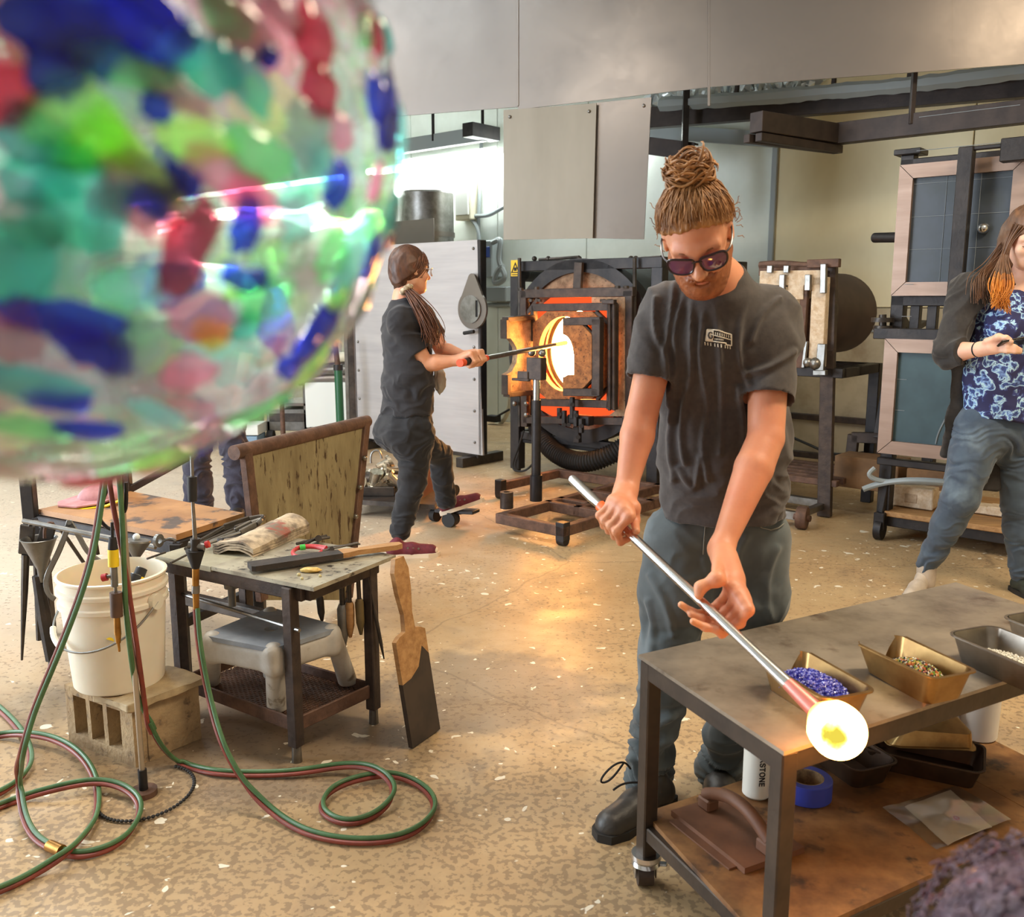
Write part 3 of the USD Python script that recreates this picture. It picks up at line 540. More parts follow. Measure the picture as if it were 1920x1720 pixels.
# ================================================================ small second furnace on its stand, right of the bearded man
OW = 5.56
ov = thing('small_furnace', 'small furnace with pale fire brick door on a tall black stand, right of the man', 'furnace', UW(-2.4, OW))
def ob_(mb, a, b, wd, w, dp=.04): A_, B_ = at_w(*a, w), at_w(*b, w); return mb.bar(A_, B_, wd, dp, up=-EN)
oc = at_w(1482, 590, OW + .1); ou, _, oz = uwz(oc); OR = uwz(at_w(1590, 580, OW + .35))[0] - ou
obj('drum', MB().lathe([(.1, 0), (OR - .02, 0), (OR, .02), (OR, .75), (.001, .75)], UW(ou, OW + .12, oz), EN, 44), mat('drum_dark', (58, 42, 42), (76, 56, 52), 7, .55, .3), ov)
obj('drum_band', MB().lathe([(OR, .0), (OR + .012, .0), (OR + .012, .05), (OR, .05)], UW(ou, OW + .12, oz), EN, 44), MT['brown_steel'], ov)
lg = MB(); ob_(lg, (1557, 495), (1546, 968), .085, OW); obj('front_post', lg, MT['brown_steel'], ov)
lg = MB(); l_ = uwz(at_w(1450, 960, OW))[0]; lg.bx(l_ - .35, l_ - .28, OW - .02, OW + .03, 0, uwz(at_w(1557, 495, OW))[2]); obj('front_post', lg, MT['brown_steel'], ov)
pz = uwz(at_w(1557, 690, OW))[2]
for u_, w_ in ((-2.18, OW + .62), (-2.95, OW + .62)): obj('back_leg', MB().bx(u_ - .035, u_ + .035, w_ - .03, w_ + .03, 0, pz), MT['black_steel'], ov)
objs('stand_frame', MB().bx(-3.0, -2.15, OW - .02, OW + .04, pz - .06, pz).bx(-3.0, -2.15, OW + .6, OW + .65, pz - .06, pz).bx(-2.22, -2.15, OW, OW + .62, pz - .06, pz).bx(-3.0, -2.94, OW, OW + .62, pz - .06, pz).bx(-3.0, -2.15, OW + .25, OW + .3, pz - .06, pz), MT['black_steel'], ov)
for k in range(6): w_ = OW - .01 + k * .11; obj('shelf_slat', MB().bx(-3.0, -2.15, w_, w_ + .05, .20, .24), MT['rust_steel'], ov)
fbk = MB()
obj('brick_door', MB().bx(*(lambda a, b: (a[0] - .25, b[0], OW - .03, OW + .03, b[1], a[1]))(fp(1470, 538, OW), fp(1510, 690, OW))), MT['fire_brick'], ov, label='pale fire brick door')
for a_, b_ in (((1428, 522), (1545, 521)), ((1540, 520), (1532, 688)), ((1480, 548), (1510, 548))):
    o = MB(); ob_(o, a_, b_, .09, OW - .05, .06); obj('brick', o, MT['white_brick'], ov)
o = MB(); ob_(o, (1510, 545), (1500, 690), .045, OW - .05); ob_(o, (1518, 560), (1516, 690), .06, OW, .03); obj('door_frame', o, MT['rust_steel'], ov)
for y0, y1 in ((560, 596), (600, 640), (644, 686)): o = MB(); ob_(o, (1522, y0), (1520, y1), .08, OW + .02, .05); obj('brick', o, mat(f'orange_brick{y0}', (190, 128, 84), (160, 104, 66), 20, .9), ov)
o = MB().tube(spline([at_w(1425, 498, OW), at_w(1470, 496, OW), at_w(1510, 499, OW), at_w(1560, 494, OW)], 20), .025); ob_(o, (1425, 510), (1540, 508), .05, OW - .02); ob_(o, (1515, 495), (1575, 493), .05, OW - .06)
objs('top_rail', o, MT['rust_steel'], ov)
o = MB()
for x_, y0, y1 in ((1545, 495, 550), (1516, 515, 545), (1468, 515, 545), (1476, 498, 512), (1445, 498, 512)): ob_(o, (x_, y0), (x_ - 1, y1), .035, OW - .1, .03)
objs('clip', o, MT['steel'], ov)
o = MB(); ob_(o, (1542, 645), (1538, 695), .05, OW - .1, .03); ob_(o, (1526, 699), (1550, 699), .03, OW - .12); ob_(o, (1512, 640), (1506, 690), .02, OW - .1, .02)
o.ball(at_w(1515, 680, OW - .1), .03).ball(at_w(1530, 682, OW - .1), .04)
obj('latch', o, MT['steel'], ov)
wc = thing('low_cart', 'low steel cart with a grey wheel behind the bearded man', 'cart', at_z(1480, 985, .05))
cw = at_z(1503, 992, .0) + EZ * .07
obj('wheel', MB().lathe([(.02, -.03), (.065, -.03), (.07, -.02), (.07, .02), (.065, .03), (.02, .03)], cw, EU + EN * .2, 24).cyl(cw - EU * .05, cw + EU * .05, .02), MT['rust_steel'], wc)
objs('cart_rail', MB().bar(cw - EU * .04 + EN * .02, cw - EU * .55 + EN * .02, .05).bar(cw - EU * .04 + EN * .02, cw - EU * .04 + EN * .45, .04).bar(cw - EU * .04 + EN * .45, cw - EU * .55 + EN * .45, .05), MT['steel'], wc)
objs('wheel', MB().lathe([(.02, -.03), (.065, -.03), (.07, -.02), (.07, .02), (.065, .03), (.02, .03)], cw - EU * .55 + EN * .03, EU, 20).lathe([(.02, -.03), (.065, -.03), (.07, -.02), (.07, .02), (.065, .03), (.02, .03)], cw - EU * .55 + EN * .45, EU, 20), MT['rust_steel'], wc)
# leaning steel tool
lt = thing('steel_paddle_stand', 'long dark steel pole with square fork foot leaning by the chalkboard rack', 'tool', at_z(1640, 885, 0))
Lw = 6.05
obj('pole', MB().bar(at_w(1697, 520, Lw + .2), at_w(1648, 822, Lw), .06, .05), MT['black_steel'], lt)
o = MB(); ob_(o, (1598, 820), (1660, 822), .07, Lw); ob_(o, (1601, 815), (1592, 893), .07, Lw); ob_(o, (1656, 822), (1652, 900), .07, Lw)
objs('fork', o, MT['brown_steel'], lt)
cb = thing('floor_cable', 'thin black cable sagging along the tan wall behind the small furnace', 'cable', at_w(1600, 850, 7.3))
obj('cable', MB().tube(spline([at_w(1480, 818, 7.5), at_w(1530, 840, 7.4), at_w(1570, 852, 7.3), at_w(1640, 846, 7.3), at_w(1680, 838, 7.4)], 40), .012), MT['black_rubber'], cb)
# ================================================================ rolling rack with chalk gridded panels
RW = 5.26
rk = thing('panel_rack', 'tall black rolling rack holding two dark framed panels, behind the woman with the phone', 'rack', UW(-1.8, RW))
def r_(x, y, w=RW): q = uwz(at_w(x, y, w)); return V(q[0], q[2])
ru0 = r_(1640, 1000)[0]; zt_ = r_(1690, 292)[1]; ru1 = ru0 + 1.75
obj('post', MB().bx(ru0, ru0 + .07, RW, RW + .07, .12, zt_).bx(ru0 - .03, ru0 + .11, RW - .03, RW + .1, zt_, zt_ + .03), MT['black_steel'], rk)
obj('post', MB().bx(ru1 - .07, ru1, RW, RW + .07, .12, zt_), MT['black_steel'], rk)
for u_ in (ru0, ru1 - .07): obj('back_post', MB().bx(u_, u_ + .07, RW + .75, RW + .82, .12, .9).bar(UW(u_ + .035, RW + .78, .9), UW(u_ + .035, RW + .06, 1.25), .05), MT['black_steel'], rk)
zs = r_(1680, 960)[1]
tb = MB().bx(ru0, ru1, RW, RW + .05, zt_ - .1, zt_ - .02)
z_m = r_(1690, 560)[1]
tb.bx(ru0, ru1, RW, RW + .05, z_m - .04, z_m + .015)
z_l = r_(1680, 625)[1]; tb.bx(ru0 - .05, ru1, RW - .1, RW - .05, z_l - .03, z_l + .03)
z_k = r_(1680, 862)[1]; tb.bx(ru0, ru1, RW - .05, RW, z_k - .03, z_k + .01)
tb.bx(ru0, ru1, RW, RW + .05, zs - .09, zs - .03).bx(ru0, ru1, RW + .76, RW + .8, zs - .09, zs - .03)
for u_ in (ru0, ru1 - .06): tb.bx(u_, u_ + .06, RW, RW + .8, zs - .09, zs - .03)
objs('cross_bar', tb, MT['black_steel'], rk)
o = MB()
for x_ in (1720, 1752, 1790): o.bar(at_w(x_, 560, RW + .05), at_w(x_ - 6, 632, RW + .05), .05)
o.bar(at_w(1684, 632, RW), at_w(1730, 605, RW + .4), .06, .03)
objs('upright', o, MT['black_steel'], rk)
p1_, p2_ = r_(1814, 276, RW - .16), r_(1796, 560, RW - .16)
obj('front_post', MB().bx(p1_[0] - .035, p1_[0] + .035, RW - .19, RW - .13, z_l, p1_[1]).bx(p1_[0], p1_[0] + .3, RW - .18, RW - .15, p1_[1] - .02, p1_[1]).bx(p1_[0] + .16, p1_[0] + .3, RW - .2, RW - .13, p1_[1] - .09, p1_[1] + .02).bx(p1_[0] - .03, p1_[0] + .03, RW - .16, RW + .02, z_l, z_l + .05), MT['black_steel'], rk)
obj('hook_bar', MB().cyl(at_w(1640, 446, RW + .2), at_w(1690, 445, RW + .1), .028), MT['black_steel'], rk)
o = MB()
for y_ in (600, 615): o.cyl(at_w(1655, y_, RW - .05) - EZ * .012, at_w(1655, y_, RW - .05) + EZ * .012, .06 if y_ == 600 else .05)
o.cyl(at_w(1655, 622, RW - .05), at_w(1655, 590, RW - .05), .02)
objs('clamp_knob', o, MT['dark_steel'], rk)
al = mat('pink_aluminium', (160, 136, 122), (144, 120, 106), 4, .42, .5, stretch=(.5, .5, 4))
board = mat('slate_board', (62, 70, 82), (52, 60, 66), 6, .45, 0, bump=.02)
board2 = mat('slate_board_green', (54, 78, 86), (44, 66, 74), 6, .5, 0)
line_m = mat('chalk_line', (118, 126, 132), rough=.8)
def panel(x0, y0, x1, y1, w, bm, grid):
    a_, b_ = r_(x0, y0, w), r_(x1, y1, w); u0, u1, z0, z1 = a_[0], b_[0], b_[1], a_[1]; t_ = .075
    for q in ([(u0, z0), (u0 + t_, z0 + t_), (u0 + t_, z1 - t_), (u0, z1)], [(u1, z0), (u1 - t_, z0 + t_), (u1 - t_, z1 - t_), (u1, z1)], [(u0, z0), (u1, z0), (u1 - t_, z0 + t_), (u0 + t_, z0 + t_)], [(u0, z1), (u1, z1), (u1 - t_, z1 - t_), (u0 + t_, z1 - t_)]):
        q = Polygon(q).buffer(-.0015); obj('panel_frame', MB().ext(q, UW(0, w), EU, EZ, .045), al, rk)
    obj('board', MB().bx(u0 + t_ - .02, u1 - t_ + .02, w - .02, w - .005, z0 + t_ - .02, z1 - t_ + .02), bm, rk)
    o = MB()
    if grid:
        for k in np.arange(1, 6): o.bx(u0 + t_ + k * .165 - .0014, u0 + t_ + k * .165 + .0014, w - .023, w - .019, z0 + t_, z1 - t_, .0005)
        for k in np.arange(1, 6): o.bx(u0 + t_, u1 - t_, w - .023, w - .019, z0 + t_ + k * .17 - .0014, z0 + t_ + k * .17 + .0014, .0005)
    else:
        for k in np.arange(1, 6): o.bx(u0 + t_, u0 + t_ + .05, w - .023, w - .019, z0 + t_ + k * .17 - .0014, z0 + t_ + k * .17 + .0014, .0005)
        o.tube(spline([UW(u0 + .3, w - .022, z0 + .08), UW(u0 + .31, w - .022, z0 + .14), UW(u0 + .34, w - .022, z0 + .22)], 10), .005, 5)
    objs('grid_line', o, line_m, rk)
    bo = MB()
    for k in range(3): bo.ball(UW(u0 + .35 + .4 * k, w - .047, z1 - t_ / 2), .012, 1).ball(UW(u0 + .35 + .4 * k, w - .047, z0 + t_ / 2), .012, 1)
    objs('screw', bo, MT['steel'], rk)
    return u0, u1, z0, z1
e1 = r_(1910, 299, RW - .02)
pnl = panel(1692, 311, 1913, 555, RW - .02, board, True)
obj('knob', MB().ball(at_w(1844, 428, RW - .06), .028, 2), MT['chrome'], rk)
pnl2 = panel(1664, 634, 1840, 868, RW - .06, board2, False)
obj('shelf', MB().bx(ru0 + .05, ru1 - .02, RW - .02, RW + .78, zs - .03, zs), MT['wood'], rk)
for u_, w_ in ((ru0 + .035, RW + .035), (ru1 - .035, RW + .035), (ru0 + .035, RW + .78), (ru1 - .035, RW + .78)):
    obj('caster', MB().bx(u_ - .03, u_ + .03, w_ - .09, w_ - .03, .06, .16).cyl(UW(u_ - .02, w_ - .06, .06), UW(u_ + .02, w_ - .06, .06), .06, n=18).bar(UW(u_, w_ - .05, .14), UW(u_ + .02, w_, .45), .03), MT['black_steel'], rk)
def shelf_brick(px, py, L, h, rot, label, m=MT['white_brick']):
    q = at_z(px, py, zs); b_ = thing('fire_brick', label, 'brick', (q[0], q[1], zs), 'bricks on the rack shelf')
    mb = MB().box(q + EZ * (h / 2 + .006), (L, .11, h), (EU, EN, EZ), .006)
    m_ = mb.get().subdivide().subdivide(); v = np.array(m_.vertices); n_ = meshkit.fbm(v * 60, 3) - .5
    m_.vertices = v + (v - q - EZ * h / 2) * n_[:, None] * .12
    obj('brick_body', m_, m, b_, smooth=25)
    obj('recess', MB().box(q + EZ * h * .5 - EN * .052, (L * .3, .012, h * .45), (EU, EN, EZ), .004), mat('brick_dent', (196, 174, 150), (170, 146, 120), 30, .9), b_) if L > .2 else None
shelf_brick(1712, 951, .24, .12, 0, 'white fire brick, largest and leftmost on the lower rack shelf')
shelf_brick(1762, 950, .16, .075, 0, 'low white brick next to the large one on the rack shelf')
shelf_brick(1838, 962, .10, .045, 0, 'small pale brick fragment on the right half of the rack shelf, left one')
shelf_brick(1872, 967, .10, .05, 0, 'small pale brick fragment beside the standing leg of the phone woman')
wr_ = thing('hose_bundle', 'pale grey hoses lying across the rack above its shelf', 'hose', at_w(1700, 905, 5.3))
objs('hose', MB().tube(spline([at_w(1618, 918, 5.2), at_w(1640, 910, 5.22), at_w(1700, 901, 5.2), at_w(1780, 905, 5.24), at_w(1830, 912, 5.3)], 30), .017).tube(spline([at_w(1640, 878, 5.2), at_w(1630, 890, 5.18), at_w(1645, 900, 5.2), at_w(1700, 905, 5.25), at_w(1800, 908, 5.35)], 30), .014), MT['grey_paint'], wr_)
bx_ = thing('cardboard_box', 'brown boxes in the dark under the chalkboard rack', 'box', at_w(1730, 900, 5.8))
objs('box_side', MB().bx(-2.25, -1.85, 5.75, 5.98, zs, zs + .2).bx(-1.8, -1.5, 5.75, 5.98, zs, zs + .17), mat('cardboard', (140, 104, 70), (110, 82, 56), 6, .8), bx_)
# ================================================================ gaffer's bench and side table, left
MT['bench_wood'] = mat('bench_wood', (184, 134, 84), (150, 102, 60), 4, .5, 0, c3=(84, 68, 58), sc3=8, lo3=.54, hi3=.62, stretch=(1, 1, 1), bump=.08, bsc=40)
MT['worn_metal'] = mat('worn_metal', (174, 166, 144), (130, 120, 102), 9, .5, .2, c3=(60, 52, 44), sc3=24, lo3=.58, hi3=.66, bump=.1)
MT['olive_sheet'] = mat('olive_sheet', (160, 148, 112), (126, 112, 82), 10, .6, .15, stretch=(1, 1, .3), c3=(78, 60, 42), sc3=34, lo3=.57, hi3=.64, bump=.1)
MT['charred'] = mat('charred', (38, 32, 28), (62, 50, 42), 14, .7, 0, bump=.15)
MT['dark_iron'] = mat('dark_iron', (62, 56, 52), (88, 80, 72), 14, .5, .6)
MT['grey_tool'] = mat('grey_tool', (136, 134, 130), (110, 106, 100), 10, .4, .7)
MT['brass'] = mat('brass', (180, 132, 66), (140, 98, 46), 20, .35, .9)
MT['red_paint'] = mat('red_paint', (186, 44, 48), rough=.4)
MT['green_tape'] = mat('green_tape', (60, 190, 70), rough=.5)
MT['yellow'] = mat('yellow', (240, 204, 32), rough=.45)
zt0 = .558
TC = at_z(588, 1102, zt0); TL = at_z(291, 1041, zt0); TRr = at_z(742, 1041, zt0)
ld = (TL - TC) / np.linalg.norm(TL - TC); LL = np.linalg.norm(TL - TC); sd = (TRr - TC); SL = np.linalg.norm(sd); sd /= SL
def tp(a, b, z=0): return TC * V(1, 1, 0) + ld * a + sd * b + EZ * z       # along the table, across it, height
def onp(px, py, z=zt0): return at_z(px, py, z)
tb = thing('tool_table', 'small rusty steel side table crowded with tools, right of the bucket', 'table', (TC[0], TC[1], 0))
obj('table_top', MB().ext([tuple(tp(a, b)[:2]) for a, b in ((0, 0), (0, SL), (LL * .62, SL), (LL * .62, .0))], (0, 0, zt0 - .012), (1, 0, 0), (0, 1, 0), .012), MT['worn_metal'], tb)
obj('table_top', MB().ext([tuple(tp(a, b)[:2]) for a, b in ((LL * .625, .0), (LL * .625, SL), (LL, SL), (LL, .0))], (0, 0, zt0 - .018), (1, 0, 0), (0, 1, 0), .016), mat('grey_board', (176, 170, 146), (150, 142, 118), 9, .5, .1), tb)
for a0, b0, a1, b1 in ((.06, .03, LL, .03), (.06, SL - .03, LL, SL - .03), (.06, .03, .06, SL - .03), (LL - .02, .03, LL - .02, SL - .03)):
    obj('apron', MB().bar(tp(a0, b0, zt0 - .035), tp(a1, b1, zt0 - .035), .035, .045), MT['brown_steel'], tb)
legs = [at_z(557, 1428, 0), at_z(701, 1356, 0)]
for q in (legs[0], legs[1], tp(LL - .03, .05), tp(LL - .03, SL - .04)):
    obj('leg', MB().bar(q * V(1, 1, 0) + EZ * .05, q * V(1, 1, 0) + EZ * (zt0 - .015), .036, up=ld), MT['brown_steel'], tb)
    obj('foot', MB().cyl(q * V(1, 1, 0), q * V(1, 1, 0) + EZ * .06, .016, .014, n=12), MT['steel'], tb)
shz = .115
sq = [legs[0], legs[1], tp(LL - .03, SL - .04), tp(LL - .03, .05)]
for a, b in zip(sq, sq[1:] + sq[:1]):
    o = MB().bar(a * V(1, 1, 0) + EZ * shz, b * V(1, 1, 0) + EZ * shz, .008, .045); obj('shelf_rail', o, MT['rust_steel'], tb)
# expanded metal mesh of the lower shelf: real wires
o = MB(); c0 = sq[0] * V(1, 1, 0); e1, e2 = (sq[3] - sq[0]) * V(1, 1, 0), (sq[1] - sq[0]) * V(1, 1, 0); l1, l2 = np.linalg.norm(e1), np.linalg.norm(e2); e1 /= l1; e2 /= l2
pit = .026
for s_ in (1, -1):
    for k in range(-int(l2 / (pit * .62)) - 2, int(l1 / pit) + 2):
        # a line a = k*pit + s*b*1.6 clipped to the shelf
        ts = [(k * pit + (s_ * b * 1.62 if s_ > 0 else (l2 - b) * 1.62), b) for b in np.linspace(0, l2, 30)]
        ts = [(a, b) for a, b in ts if 0 <= a <= l1]
        if len(ts) > 1: o.bar(c0 + e1 * ts[0][0] + e2 * ts[0][1] + EZ * (shz - .01), c0 + e1 * ts[-1][0] + e2 * ts[-1][1] + EZ * (shz - .01), .006, .004, ch=0.0005)
obj('shelf_mesh', o, MT['rust_steel'], tb, kind='stuff')
obj('side_rod', MB().tube([onp(295, 1100, .42), tp(.06, .0, .42)], .006), MT['steel'], tb)
ja = tp(LL * .66, .1, 0); obj('jack_screw', MB().cyl(ja + EZ * (zt0 - .1), ja + EZ * (zt0 - .02), .022, .03).cyl(ja + EZ * (zt0 - .16), ja + EZ * (zt0 - .1), .012), MT['grey_tool'], tb)
# bench
bz = .53
BL, BF, BR, BB = [onp(x, y, bz) for x, y in ((72, 955), (330, 1003), (457, 962), (238, 920))]
gb_ = thing('gaffer_bench', "glassblower's bench with scorched orange wooden seat and dark steel frame", 'bench', (BF[0], BF[1], 0))
obj('seat_board', MB().ext([tuple(q[:2]) for q in (BL, BF, BR, BB)], (0, 0, bz - .022), (1, 0, 0), (0, 1, 0), .022), MT['bench_wood'], gb_)
fl_ = [BL, BF, BR, BB]
for a, b in zip(fl_, fl_[1:] + fl_[:1]): obj('seat_rail', MB().bar(a * V(1, 1, 0) + EZ * (bz - .05), b * V(1, 1, 0) + EZ * (bz - .05), .03, .05), MT['black_steel'], gb_)
for q in (BL, BF, BR, BB): obj('leg', MB().bar(q * V(1, 1, 0), q * V(1, 1, 0) + EZ * (bz - .03), .042), MT['black_steel'], gb_)
bd = (BF - BL); bd /= np.linalg.norm(bd); bn = np.cross(EZ, bd)
obj('lower_rail', MB().bar(BF * V(1, 1, 0) + EZ * .2, BR * V(1, 1, 0) + EZ * .2, .035), MT['black_steel'], gb_)
obj('lower_rail', MB().bar(BF * V(1, 1, 0) + EZ * .3 + bd * .02, BF * V(1, 1, 0) + bd * .6 + EZ * .3, .03, .045), MT['dark_steel'], gb_)
p_ = at_y(57, 960, BL[1]); obj('arm_post', MB().bar(p_ * V(1, 1, 0) + EZ * .3, p_ * V(1, 1, 0) + EZ * .95, .05, .04), MT['black_steel'], gb_)
q_ = BB * V(1, 1, 0); objs('arm_post', MB().bar(q_ + EZ * .4, q_ + EZ * .9, .04).bar(q_ + EZ * .72 + V(.35, .1, 0), q_ + EZ * .5 - V(.05, .02, 0), .03), MT['brown_steel'], gb_)
hb = [at_y(44, 977, BF[1] - .12), at_y(292, 1026, BF[1] - .25)]
obj('tool_rod', MB().tube(hb, .009), MT['steel'], gb_); obj('hook', MB().lathe([(.01, -.006), (.022, -.006), (.022, .006), (.01, .006), (.01, -.006)], at_y(297, 1014, BF[1] - .25), (1, -.3, 0), 18).tube(spline([at_y(305, 1016, BF[1] - .25), at_y(320, 1010, BF[1] - .25), at_y(330, 1014, BF[1] - .25)], 8), .004), MT['steel'], gb_)
objs('strut', MB().tube([at_y(112, 990, BF[1] + .1), at_y(160, 1060, BF[1] + .3)], .007).tube([at_y(178, 1010, BF[1] + .4), at_y(183, 1040, BF[1] + .4)], .009), MT['dark_iron'], gb_)
# backboard shield
zsh = .80
s0, s1 = onp(445, 848, zsh), onp(684, 791, zsh); sdir = (s1 - s0) * V(1, 1, 0); SLn = np.linalg.norm(sdir); sdir /= SLn; snn = np.cross(sdir, EZ)
def shp(px, py): q = at_pl(px, py, s0, snn); return (q - s0) @ sdir, q[2]
sh = thing('shield_board', 'stained olive metal shield board with rusty frame standing behind the tool table', 'shield', (s0[0], s0[1], 0))
P = [shp(x, y) for x, y in ((462, 848), (676, 797), (655, 1012), (643, 1125), (493, 1125))]
b0_ = s0 * V(1, 1, 0)
obj('sheet', MB().ext(P, b0_, sdir, EZ, .012), MT['olive_sheet'], sh)
obj('top_rail', MB().cyl(b0_ + EZ * zsh - sdir * .02, b0_ + sdir * (SLn + .02) + EZ * zsh, .028), MT['rust_steel'], sh)
for (xa, ya), (xb, yb) in (((456, 848), (487, 1125)), ((681, 793), (648, 1125))):
    A_, B_ = shp(xa, ya), shp(xb, yb); obj('side_frame', MB().bar(b0_ + sdir * A_[0] + EZ * A_[1] + snn * .012, b0_ + sdir * B_[0] + EZ * max(B_[1], .02) + snn * .012, .045, .03, up=snn), MT['rust_steel'], sh)
    f_ = b0_ + sdir * B_[0]; obj('foot_leg', MB().bar(f_, f_ + EZ * (B_[1] + .05), .04), MT['black_steel'], sh)
o = MB()
for t_ in (.3, .55, .8):
    A_ = shp(681 - 33 * t_, 793 + 330 * t_ * .66); o.ball(b0_ + sdir * A_[0] + EZ * A_[1] + snn * .035, .012, 1)
objs('bolt', o, MT['steel'], sh)
# tools on the table ------------------------------------------------------------
def tl(px, py, h=.0): q = at_z(px, py, zt0 + h); return q
news = thing('newspaper_pad', 'folded scorched wet newspaper pad on the tool table', 'newspaper', tl(505, 1030))
ax = (tl(546, 985, .0) - tl(440, 1030, .0)); wN = np.linalg.norm(ax); ax /= wN; ay = np.cross(EZ, ax)
o_ = tl(443, 1042)
gx, gy = np.meshgrid(np.linspace(0, 1, 30), np.linspace(0, 1, 16), indexing='ij')
def newsheet(zo, sh_):
    P = o_ + ax * (gx * (wN * 1.0))[..., None] + ay * ((gy - .42) * .15 * (1 - .0 * gx))[..., None]
    z = .016 + zo + .03 * np.sin(np.clip(gy * 1.15, 0, 1) * np.pi) ** .7 * (.6 + .5 * gx) + .012 * (meshkit.fbm(np.stack([gx * 5, gy * 4, gx * 0 + sh_], -1), 3) - .5)
    P = P + EZ * z[..., None]
    v = np.vstack([P.reshape(-1, 3), (P - EZ * .006).reshape(-1, 3)]); n1, n2 = gx.shape; i, j = np.meshgrid(np.arange(n1 - 1), np.arange(n2 - 1), indexing='ij')
    q = np.stack([i * n2 + j, (i + 1) * n2 + j, (i + 1) * n2 + j + 1, i * n2 + j + 1], -1).reshape(-1, 4); N = n1 * n2
    rimi = [k * n2 for k in range(n1)] + [(n1 - 1) * n2 + k for k in range(1, n2)] + [k * n2 + n2 - 1 for k in range(n1 - 2, -1, -1)] + [k for k in range(n2 - 2, 0, -1)]
    rq = np.array([[a, b, b + N, a + N] for a, b in zip(rimi, rimi[1:] + rimi[:1])])
    q = np.vstack([q, q[:, ::-1] + N, rq[:, ::-1]])
    return trimesh.Trimesh(v, np.vstack([q[:, [0, 1, 2]], q[:, [0, 2, 3]]]), process=False)
newsm = mat('newspaper', (196, 176, 148), (120, 106, 90), 14, .8, 0, lo=.42, hi=.6, c3=(150, 84, 70), sc3=11, lo3=.6, hi3=.68)
for k in range(4): obj('sheet', newsheet(k * .008 - .012, k * 2.3), newsm, news)
pdl = thing('charred_paddle', 'charred flat wooden paddle with pale handle lying across the tool table', 'paddle', tl(600, 1055))
a, b = tl(468, 1068, .01), tl(752, 1027, .01); d_ = (b - a); L_ = np.linalg.norm(d_); d_ /= L_; n_ = np.cross(EZ, d_)
blade = Polygon([(0, -.025), (.01, -.032), (L_ * .62, -.026), (L_ * .7, -.014), (L_ * .7, .014), (L_ * .62, .026), (.01, .032), (0, .025)])
obj('blade', MB().ext(blade.intersection(sbox(-1, -1, L_ * .58, 1)), a, d_, n_, .016), MT['charred'], pdl, label='charred black blade')
obj('handle', MB().ext(unary_union([blade.intersection(sbox(L_ * .58, -1, 9, 1)), Polygon([(L_ * .68, -.014), (L_ * .95, -.022), (L_, -.012), (L_, .012), (L_ * .95, .022), (L_ * .68, .014)])]), a, d_, n_, .016), MT['wood'], pdl, label='pale wooden handle')
shr = thing('red_shears', 'trimming shears with red looped handles and green tape on the table', 'shears', tl(600, 1035))
rl = lambda *p: spline([tl(x, y, .02) for x, y in p], 24)
obj('handle', MB().tube(rl((610, 1030), (580, 1026), (555, 1030), (550, 1040), (562, 1044), (590, 1042), (604, 1033)), .006).tube(rl((612, 1027), (590, 1024), (566, 1025), (556, 1029)), .006), MT['red_paint'], shr, label='red looped handles')
objs('blade', MB().bar(tl(600, 1034, .022), tl(672, 1018, .022), .012, .006).bar(tl(606, 1028, .016), tl(676, 1020, .016), .012, .006).cyl(tl(622, 1030, .01), tl(622, 1030, .03), .008), MT['dark_iron'], shr)
obj('tape', MB().cyl(tl(563, 1027, .024), tl(572, 1026, .024), .009), MT['green_tape'], shr)
def tongs(label, px0, px1, px2, sp, m):                # jacks: two blades joined by a bow
    t_ = thing('jacks', label, 'tongs', tl(*px1))
    a, b, c_ = tl(*px0, .02), tl(*px1, .035), tl(*px2, .05); s_ = np.cross(EZ, (c_ - a)); s_ /= np.linalg.norm(s_)
    for k in (-1, 1):
        obj('blade', MB().tube([a + s_ * k * sp * .2, b + s_ * k * sp], .006).bar(b + s_ * k * sp, c_ + s_ * k * sp, .022, .008, up=s_), m, t_)
    obj('bow', MB().tube(spline([c_ + s_ * sp, c_ + (c_ - b) / np.linalg.norm(c_ - b) * .03, c_ - s_ * sp], 12), .008), m, t_)
    return t_
tongs('grey sheet jacks lying along the bench edge', (350, 1030), (430, 990), (478, 974), .025, MT['dark_iron'])
tongs('paler grey jacks with twisted arms next to the newspaper', (385, 1020), (445, 998), (476, 982), .014, MT['grey_tool'])
tw = thing('tweezers', 'long black tweezers with green tape behind the newspaper', 'tweezers', tl(470, 1005))
obj('arm', MB().bar(tl(416, 1018, .02), tl(545, 985, .02), .014, .004), MT['black_steel'], tw); obj('arm', MB().bar(tl(412, 1012, .03), tl(545, 984, .026), .014, .004).bar(tl(414, 1020, .02), tl(413, 1012, .03), .02, .02), MT['black_steel'], tw)
obj('tape', MB().bar(tl(434, 1013, .02), tl(441, 1011, .02), .02, .008), MT['green_tape'], tw)
pl = thing('pliers', 'small dark pliers lying at the far end of the tool table', 'pliers', tl(600, 1012))
obj('arm', MB().tube([tl(556, 1020, .012), tl(590, 1012, .012), tl(618, 1008, .012)], .005), MT['dark_iron'], pl); obj('arm', MB().tube([tl(566, 1024, .012), tl(592, 1010, .012), tl(612, 1005, .012)], .005).cyl(tl(597, 1010, .005), tl(597, 1010, .022), .011), MT['dark_iron'], pl)
wx = thing('wax_lump', 'crumbled yellow beeswax lump on the front corner of the table', 'wax', tl(583, 1073))
m_ = trimesh.creation.icosphere(3, 1.0); v = np.array(m_.vertices); v = v * (1 + .5 * (meshkit.fbm(v * 2.2 + 9, 3)[:, None] - .5)); m_.vertices = v * V(.032, .016, .008) + tl(583, 1073) + EZ * .007
obj('lump', m_, mat('beeswax', (220, 190, 110), (190, 150, 70), 40, .5), wx)
